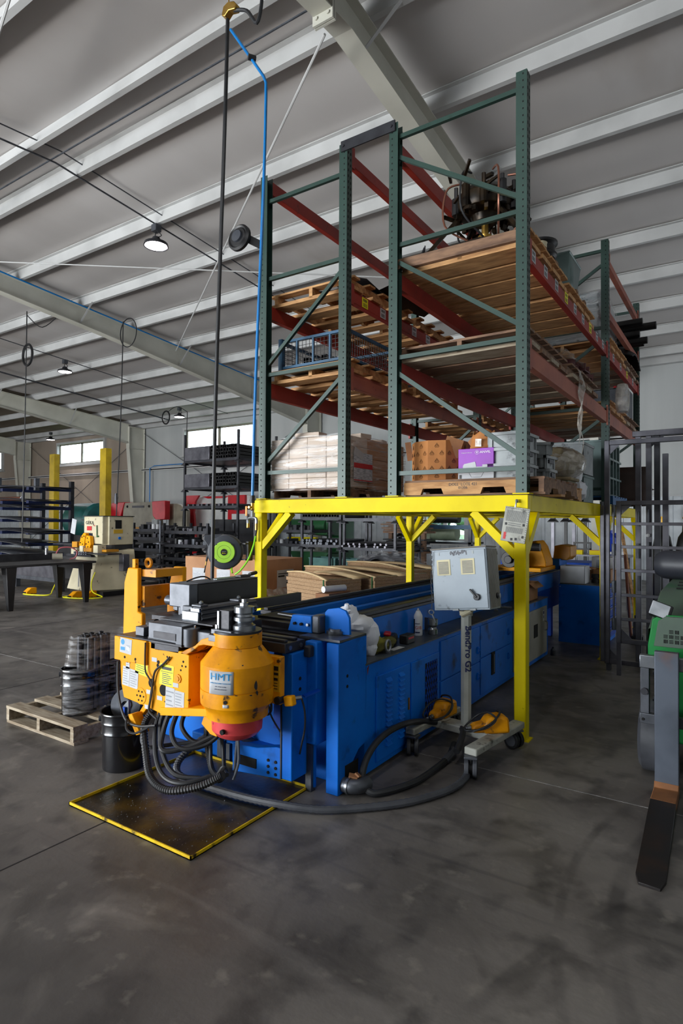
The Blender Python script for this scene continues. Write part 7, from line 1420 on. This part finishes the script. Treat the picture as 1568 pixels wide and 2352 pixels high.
obj('strap_bolt', G().cyl((-.18, 5.02, 1.25), (-.18, 5.02, 1.45), .008, 8).cyl((-.14, 5.02, 1.25), (-.14, 5.02, 1.45), .008, 8), steel, fk); obj('tank_bracket', G().box(-.3, .2, 5.0, 5.2, 1.10, 1.165), steel_d, fk, bevel=.005)

# ------------------------------------------------------------------ far left: table, ironworker, sheet rack, press brake
t = thing('welding_table', 'long black steel table with splayed legs at the left edge', 'table', (-11.0, 6.0, 0))
obj('table_top', G().box(-11.7, -10.3, 5.0, 7.0, .74, .78), dark_mach, t, bevel=.005)
for (x, y) in ((-10.38, 5.42), (-10.40, 6.85), (-11.45, 6.95), (-11.5, 5.4)): obj('table_leg', G().add([(x-.12, y-.1, .74), (x+.06, y-.1, .74), (x+.06, y+.08, .74), (x-.12, y+.08, .74), (x-.02, y-.04, 0), (x+.04, y-.04, 0), (x+.04, y+.04, 0), (x-.02, y+.04, 0)], [(0, 1, 2, 3), (4, 7, 6, 5), (0, 4, 5, 1), (1, 5, 6, 2), (2, 6, 7, 3), (3, 7, 4, 0)]), blackp, t, bevel=.006)
obj('table_beam', G().box(-11.65, -10.35, 5.05, 5.12, .62, .74), blackp, t); obj('table_beam', G().box(-11.65, -10.35, 6.88, 6.95, .62, .74), blackp, t)
t = thing('raised_channel', 'dark steel channel lying along the back of the black table', 'steel part', (-11.45, 6.0, .78)); obj('channel_web', G().box(-11.5, -11.42, 5.0, 7.0, .78, .90), steel_d, t); obj('channel_lip', G().box(-11.5, -11.36, 5.0, 7.0, .90, .91), steel_d, t)
t = thing('air_motor', 'small motor with a looped red hose on the black table', 'motor', (-10.9, 6.6, .78)); obj('motor_body', G().cyl((-10.95, 6.5, .86), (-10.85, 6.65, .86), .06, 14), grey_m, t); obj('red_hose', G().tube([(-10.9, 6.55, .92), (-10.85, 6.6, 1.02), (-10.75, 6.75, 1.03), (-10.7, 6.85, .95), (-10.75, 6.85, .84), (-10.85, 6.8, .80)], .012, 6, 5), pm('red_hose', 'a04a50', rough=.5), t); obj('fitting', G().cyl((-10.98, 6.4, .9), (-10.98, 6.4, 1.02), .02, 8), steel, t)
t = thing('grey_bench', 'low grey steel bench with a mesh side behind the black table', 'bench', (-13.2, 7.9, 0)); obj('bench_top', G().box(-14.2, -12.3, 7.5, 8.4, .62, .68), steel_m, t); obj('mesh_side', G().box(-14.1, -12.4, 7.5, 7.52, .28, .62), steel_tube, t); obj('bench_rail', G().box(-14.2, -12.3, 7.48, 7.56, .20, .28), steel_m, t)
for x in (-14.15, -12.35): obj('bench_leg', G().box(x-.05, x+.05, 7.5, 7.6, 0, .62), steel_m, t)
# small pallet + pail at far left bottom
fp4 = make_pallet(1.0, 1.0, wood3, label='small pallet corner at the far left edge of the floor', loc=(-10.95, 4.75, 0), n=6, nb=3, h=.12); pail(-10.75, 5.0, .12, .15, .4, 'ribbed dark pail on the small pallet at the far left edge', None)
# ironworker
gk = thing('ironworker', 'cream hydraulic ironworker with orange linkage and a yellow air hose', 'machine', (-11.3, 8.1, 0))
cr = cream
obj('base_pedestal', G().add([(-12.0, 7.45, .1), (-11.1, 7.35, .1), (-10.75, 8.3, .1), (-11.7, 8.5, .1), (-11.85, 7.6, .88), (-11.05, 7.55, .88), (-10.80, 8.25, .95), (-11.6, 8.35, .95)], [(0, 3, 2, 1), (4, 5, 6, 7), (0, 1, 5, 4), (1, 2, 6, 5), (2, 3, 7, 6), (3, 0, 4, 7)]), cr, gk, bevel=.02)
obj('base_skirt', G().box(-11.95, -10.8, 7.5, 8.4, 0, .1), blackp, gk)
obj('head_box', G().prism([(-11.66, 1.28), (-11.66, 1.635), (-11.02, 1.635), (-11.02, 1.06), (-11.32, 1.06), (-11.36, 1.28)], 'y', 7.62, 8.2), cr, gk, bevel=.015)
obj('side_cabinet', G().box(-11.25, -10.98, 7.75, 8.35, 1.04, 1.64), cr, gk, bevel=.012); obj('cabinet_window', G().box(-10.98, -10.972, 7.9, 8.05, 1.38, 1.56), dark_hole, gk); obj('warning_label', G().box(-10.98, -10.973, 7.86, 8.08, 1.28, 1.36), pm('amber', 'c8a020', rough=.5), gk); obj('blue_button', G().cyl((-10.98, 8.0, 1.18), (-10.96, 8.0, 1.18), .03, 12), blue, gk)
obj('black_top', G().box(-11.69, -10.96, 7.6, 8.36, 1.635, 1.65), blackp, gk); obj('column_back', G().box(-11.8, -11.0, 7.9, 8.35, .9, 1.3), dark_mach, gk)
text('maker_name', 'GEKA', .10, (-11.45, 7.612, 1.50), (90, 0, 0), black_ink, gk, sx=1.1); text('model_text', 'MG', .04, (-11.28, 7.612, 1.44), (90, 0, 0), red_ink, gk); obj('red_label', G().box(-11.54, -11.38, 7.61, 7.618, 1.34, 1.43), red_ink, gk)
for z in (1.56, 1.46): obj('hinge', G().box(-11.73, -11.66, 7.61, 7.618, z-.01, z+.01), blackp, gk)
obj('pull_lever', G().beam((-11.17, 7.60, 1.2), (-11.18, 7.60, 1.45), .015, .015).rb((-11.15, 7.60, 1.22), (.05, .02, .03)), green_m, gk)
og = org_bg
obj('orange_rocker', G().prism([(-11.68, 1.02), (-11.62, 1.2), (-11.52, 1.29), (-11.44, 1.28), (-11.48, 1.15), (-11.5, 1.0)], 'y', 7.52, 7.60), org, gk, bevel=.006); obj('orange_rocker', G().prism([(-11.44, .98), (-11.46, 1.15), (-11.42, 1.24), (-11.30, 1.22), (-11.27, 1.05), (-11.32, .96), (-11.38, .93)], 'y', 7.52, 7.60), org, gk, bevel=.006)
g = G(); [g.cyl((x, 7.515, z), (x, 7.521, z), .016, 8) for x, z in ((-11.62, 1.08), (-11.57, 1.2), (-11.50, 1.22), (-11.55, 1.05), (-11.38, 1.18), (-11.36, 1.0), (-11.34, 1.1), (-11.42, 1.06))]; obj('rocker_holes', g, dark_hole, gk)
obj('orange_block', G().box(-11.9, -11.72, 7.5, 7.65, .98, 1.1).box(-11.45, -11.18, 7.48, 7.6, .90, .98).box(-11.05, -10.85, 7.6, 7.9, .90, .95), org_bg, gk, bevel=.006); obj('cream_guide', G().box(-11.9, -11.7, 7.48, 7.7, .82, .96).box(-11.6, -11.48, 7.48, 7.6, .88, 1.02).box(-11.15, -11.0, 7.5, 7.7, .80, 1.04), cr, gk, bevel=.006)
obj('work_plate', G().box(-11.7, -10.55, 7.42, 7.75, .86, .885), steel_d, gk); obj('oil_shelf', G().prism([(-11.95, .80), (-11.05, .80), (-11.1, .84), (-11.95, .84)], 'y', 7.40, 7.7), steel_d, gk); g = G(); [g.cyl((-11.7+i*.08, 7.45, .84), (-11.7+i*.08, 7.45, .90), .03, 8) for i in range(6)]; obj('punch_dies', g, steel_m, gk)
obj('socket_box', G().box(-11.58, -11.5, 7.47, 7.49, .62, .70), blackp, gk); obj('white_drip', G().beam((-11.52, 7.43, .60), (-11.44, 7.37, .18), .025, .005), paper, gk)
obj('grey_paper', G().rb((-12.0, 7.6, 1.42), (.16, .01, .32), (0, 12, 0)), paper, gk, 'white sheet hanging on the left side')
obj('left_tray_rod', G().box(-12.7, -11.75, 7.55, 7.75, 1.02, 1.04), steel_d, gk); obj('waste_chute', G().box(-10.85, -10.7, 7.9, 8.05, .5, .85), steel_tube, gk, bevel=.01)
t = thing('yellow_air_hose', 'yellow air hose looped on the floor around the ironworker', 'hose', (-11.1, 7.2, 0)); obj('hose', G().tube([(-10.95, 7.42, .5), (-10.98, 7.36, .3), (-10.85, 7.3, .12), (-10.65, 7.38, .02), (-10.8, 7.1, .014), (-11.2, 6.95, .014), (-11.35, 7.0, .02), (-11.1, 7.15, .03)], .012, 7, 6), yellow_lbl, t); obj('hose_tail', G().tube([(-12.2, 7.5, .55), (-12.25, 7.4, .3), (-12.1, 7.2, .08), (-11.9, 7.0, .014), (-12.2, 6.8, .014), (-12.5, 6.8, .014)], .012, 7, 6), yellow_lbl, t)
for i, (x, y, l) in enumerate(((-11.15, 7.12, 'yellow foot pedal on the floor nearest the ironworker'), (-11.0, 7.35, 'yellow foot pedal half under the ironworker'), (-12.5, 6.95, 'yellow foot pedal behind the black table leg'))): t = thing('floor_pedal', l, 'pedal', (x, y, 0), 'yellow pedals at the ironworker'); obj('pedal_guard', G().prism([(y-.12, 0), (y-.12, .05), (y-.02, .13), (y+.1, .13), (y+.1, 0)], 'x', x-.07, x+.07), org, t, bevel=.01); obj('pedal_plate', G().rb((x, y-.13, .04), (.1, .06, .01), (20, 0, 0)), blackp, t)
# cantilever sheet rack
sr = thing('sheet_rack', 'tall cantilever rack with dark blue arms loaded with thin metal sheets at the left edge', 'rack', (-16.5, 9, 0))
for x in (-16.6, -15.2): obj('column', G().box(x-.05, x+.05, 9.5, 9.6, 0, 2.6), steel_d, sr)
zs = (.45, .70, .98, 1.28, 1.60, 1.92, 2.08, 2.42)
for z in zs:
    for x in (-16.6, -15.2): obj('arm', G().box(x-.06, x+.06, 8.4, 9.5, z-.1, z-.02), bluerag, sr)
    obj('arm_tip', G().box(-15.26, -15.14, 8.34, 8.4, z-.1, z+.0), bluerag, sr)
random.seed(77)
for i, z in enumerate(zs):
    t = thing('metal_sheet', ['lowest', 'second lowest', 'third lowest', 'fourth', 'fifth', 'sixth', 'seventh', 'topmost'][i]+' thin metal sheet overhanging the cantilever rack', 'metal sheet', (-16, 9, z), 'sheets on the cantilever rack'); x1_ = -14.7+random.uniform(-.4, .5) if i not in (6, 7) else -14.3+.0*i
    obj('sheet', G().grid(lambda u, v: (-17.9+(x1_-.5*v+17.9)*u, 8.25+1.1*v-.2*u, z+.012-.28*max(0, u-.55)**1.5+.02*math.sin(v*3)), 12, 3), steel_m if i % 3 == 1 else steel_d, t, solid=.012); obj('sheet', G().grid(lambda u, v: (-17.6+(x1_-.6+17.6)*u, 8.15+1.0*v+.25*u, z+.05-.12*max(0, u-.5)), 8, 2), steel_d, t, solid=.012)
    if i in (3, 7): obj('under_sheet', G().grid(lambda u, v: (-17.9+(x1_-.5+17.9)*u, 8.45+1.0*v, z-.012), 4, 1), steel_d, t, solid=.006)
t = thing('round_tube', 'brown round tube with a bright end on the sheet rack', 'tube', (-16.3, 8.55, 2.0)); obj('tube', G().cyl((-17.8, 8.5, 2.12), (-15.75, 8.5, 2.12), .05, 14), copper, t); obj('tube_cap', G().cyl((-15.75, 8.5, 2.12), (-15.72, 8.5, 2.12), .055, 14), paper, t)
[obj('support_clamp', g_, steel_m, sr, bevel=.01) for g_ in (G().box(-15.0, -14.92, 8.38, 8.5, 2.30, 2.62), G().box(-16.9, -16.78, 8.38, 8.5, 2.3, 2.7))]
t = thing('dark_bench_clutter', 'dark low bench heaped with blue-handled tools between the sheet rack and ironworker', 'bench', (-14.4, 9.6, 0)); obj('bench_body', G().box(-15.4, -12.9, 9.3, 10.2, 0, .95), dark_mach, t, bevel=.01); obj('blue_cloth', G().ball((-14.2, 9.7, 1.08), .3, 14, 8, .15, (1.6, .8, .5)), bluerag, t); obj('steel_sheet', G().rb((-13.4, 9.5, 1.02), (1.5, .5, .015)), steel, t)
# yellow mast columns
for (x, y, zt, l) in ((-23.5, 14, 4.25, 'slimmer yellow upright column left of the twin window'), (-18.65, 13, 4.08, 'yellow upright column just right of the twin window, above the ironworker')):
    t = thing('yellow_column', l, 'column', (x, y, 0), 'yellow jib columns'); obj('column_tube', G().box(x-.17, x+.17, y-.12, y+.12, .02, zt), pm('column_yellow', 'c8a800', 'a88c00', .4, .7, 3, rough=.5) if y == 14 else MATS['column_yellow'], t, bevel=.01); obj('column_foot', G().box(x-.3, x+.35, y-.25, y+.25, 0, .03), steel_d, t)
# teal tank machine
t = thing('teal_machine', 'rounded dark teal machine housing behind the ironworker', 'machine', (-22.5, 14.6, 0)); obj('housing', G().lathe([(0, -.8), (.66, -.8), (.78, -.7), (.78, .7), (.66, .8), (0, .8)], (-22.4, 14.8, 1.55), 20, Euler((0, rad(90), 0)).to_matrix(), sx=.9, sy=.9), teal, t); obj('left_flange', G().cyl((-23.55, 14.8, 1.6), (-23.2, 14.8, 1.6), .35, 18), teal, t); obj('pedestal', G().box(-23.0, -21.8, 14.4, 15.2, 0, .95), dark_mach, t)
obj('screw_post', G().cyl((-22.3, 13.6, 0), (-22.3, 13.6, 2.3), .05, 8).lathe([(.05, -.08), (.22, 0), (.22, .02), (0, .02)], (-22.3, 13.6, 2.3), 12), blackp, t)
# press brake
t = thing('press_brake', 'wide grey and red press brake against the back wall', 'machine', (-19.4, 15, 0))
obj('ram', G().prism([(-20.4, 1.30), (-20.35, 2.24), (-18.55, 2.27), (-18.45, 1.30)], 'y', 15.0, 15.4), grey_m, t, bevel=.01); obj('red_end', G().prism([(-21.1, 1.62), (-21.08, 2.2), (-21.0, 2.26), (-20.25, 2.27), (-20.5, 1.62)], 'y', 14.95, 15.45), red_m, t, bevel=.02); obj('red_end', G().prism([(-18.55, 1.75), (-18.6, 2.28), (-17.85, 2.30), (-17.85, 1.6), (-18.35, 1.58)], 'y', 14.95, 15.2), red_m, t, bevel=.02)
obj('bed', G().box(-21.0, -17.9, 14.95, 15.3, .25, 1.15), dark_mach, t); obj('tool_beam', G().box(-20.9, -18.0, 14.93, 15.0, 1.24, 1.30), org_bg, t); obj('lower_die', G().box(-20.9, -18.0, 14.9, 15.1, 1.15, 1.22), steel_m, t)
obj('side_frame', G().prism([(15.4, .1), (15.4, 2.2), (15.7, 2.15), (15.9, 1.9), (15.9, .1)], 'x', -18.0, -17.8), grey_m, t, bevel=.01); obj('side_frame', G().prism([(15.4, .1), (15.4, 2.2), (15.9, 1.9), (15.9, .1)], 'x', -21.0, -20.8), grey_m, t); obj('rear_cover', G().prism([(-18.2, 1.05), (-18.2, 2.2), (-17.75, 2.2), (-17.55, 2.15), (-17.2, 1.95), (-17.2, 1.05)], 'y', 15.42, 15.6), grey_m, t, bevel=.02)
obj('maker_plate', G().box(-19.8, -19.1, 14.985, 15.0, 2.05, 2.13), steel_d, t); obj('model_text_plate', G().box(-18.95, -18.55, 14.985, 15.0, 1.42, 1.5), steel_d, t); obj('white_label', G().box(-18.5, -18.35, 14.985, 15.0, 1.35, 1.62), paper, t); obj('camera_port', G().cyl((-20.1, 14.98, 2.1), (-20.1, 15.0, 2.1), .05, 10).cyl((-18.8, 14.98, 2.1), (-18.8, 15.0, 2.1), .05, 10), dark_hole, t)
obj('hanging_control', G().box(-18.15, -17.85, 14.6, 14.75, 1.22, 1.6), tote_g, t, bevel=.01); obj('control_arm', G().tube([(-18.0, 14.7, 1.2), (-18.0, 14.7, .9), (-18.0, 15.0, .85)], .03, 7, 2), steel_m, t)
# enclosed laser cutter
t = thing('laser_cutter', 'white and red laser cutting machine with a curved panel behind the tall rack', 'machine', (-16.8, 16.8, 0)); rw = pm('enclosure_white', 'c8cac8', 'b8bab8', .4, .7, 3, rough=.4)
obj('enclosure', G().box(-17.9, -14.9, 16.5, 17.6, .1, 2.5), rw, t, bevel=.02); obj('red_panel', G().prism([(-18.08, .2), (-18.08, 2.53), (-17.3, 2.53), (-17.5, 2.3), (-17.58, 1.9), (-17.52, 1.4), (-17.4, .2)], 'y', 16.1, 16.2), red_m, t, bevel=.01); obj('red_panel', G().box(-16.05, -15.2, 16.38, 16.5, .2, 2.52), red_m, t, bevel=.01); obj('red_sweep', G().prism([(-17.5, 2.5), (-16.1, 2.5), (-16.3, 2.42), (-17.2, 2.42)], 'y', 16.47, 16.5), red_m, t)
obj('white_door', G().box(-15.8, -15.05, 16.34, 16.38, 1.2, 1.82), rw, t); obj('lettering', G().box(-17.5, -17.3, 16.48, 16.5, 2.1, 2.22), red_ink, t); text('wordmark', 'FENEX', .16, (-16.95, 16.485, 2.16), (90, 0, 0), red_ink, t)
obj('white_step', G().box(-18.15, -18.0, 16.08, 16.1, .8, 1.8), paper, t)
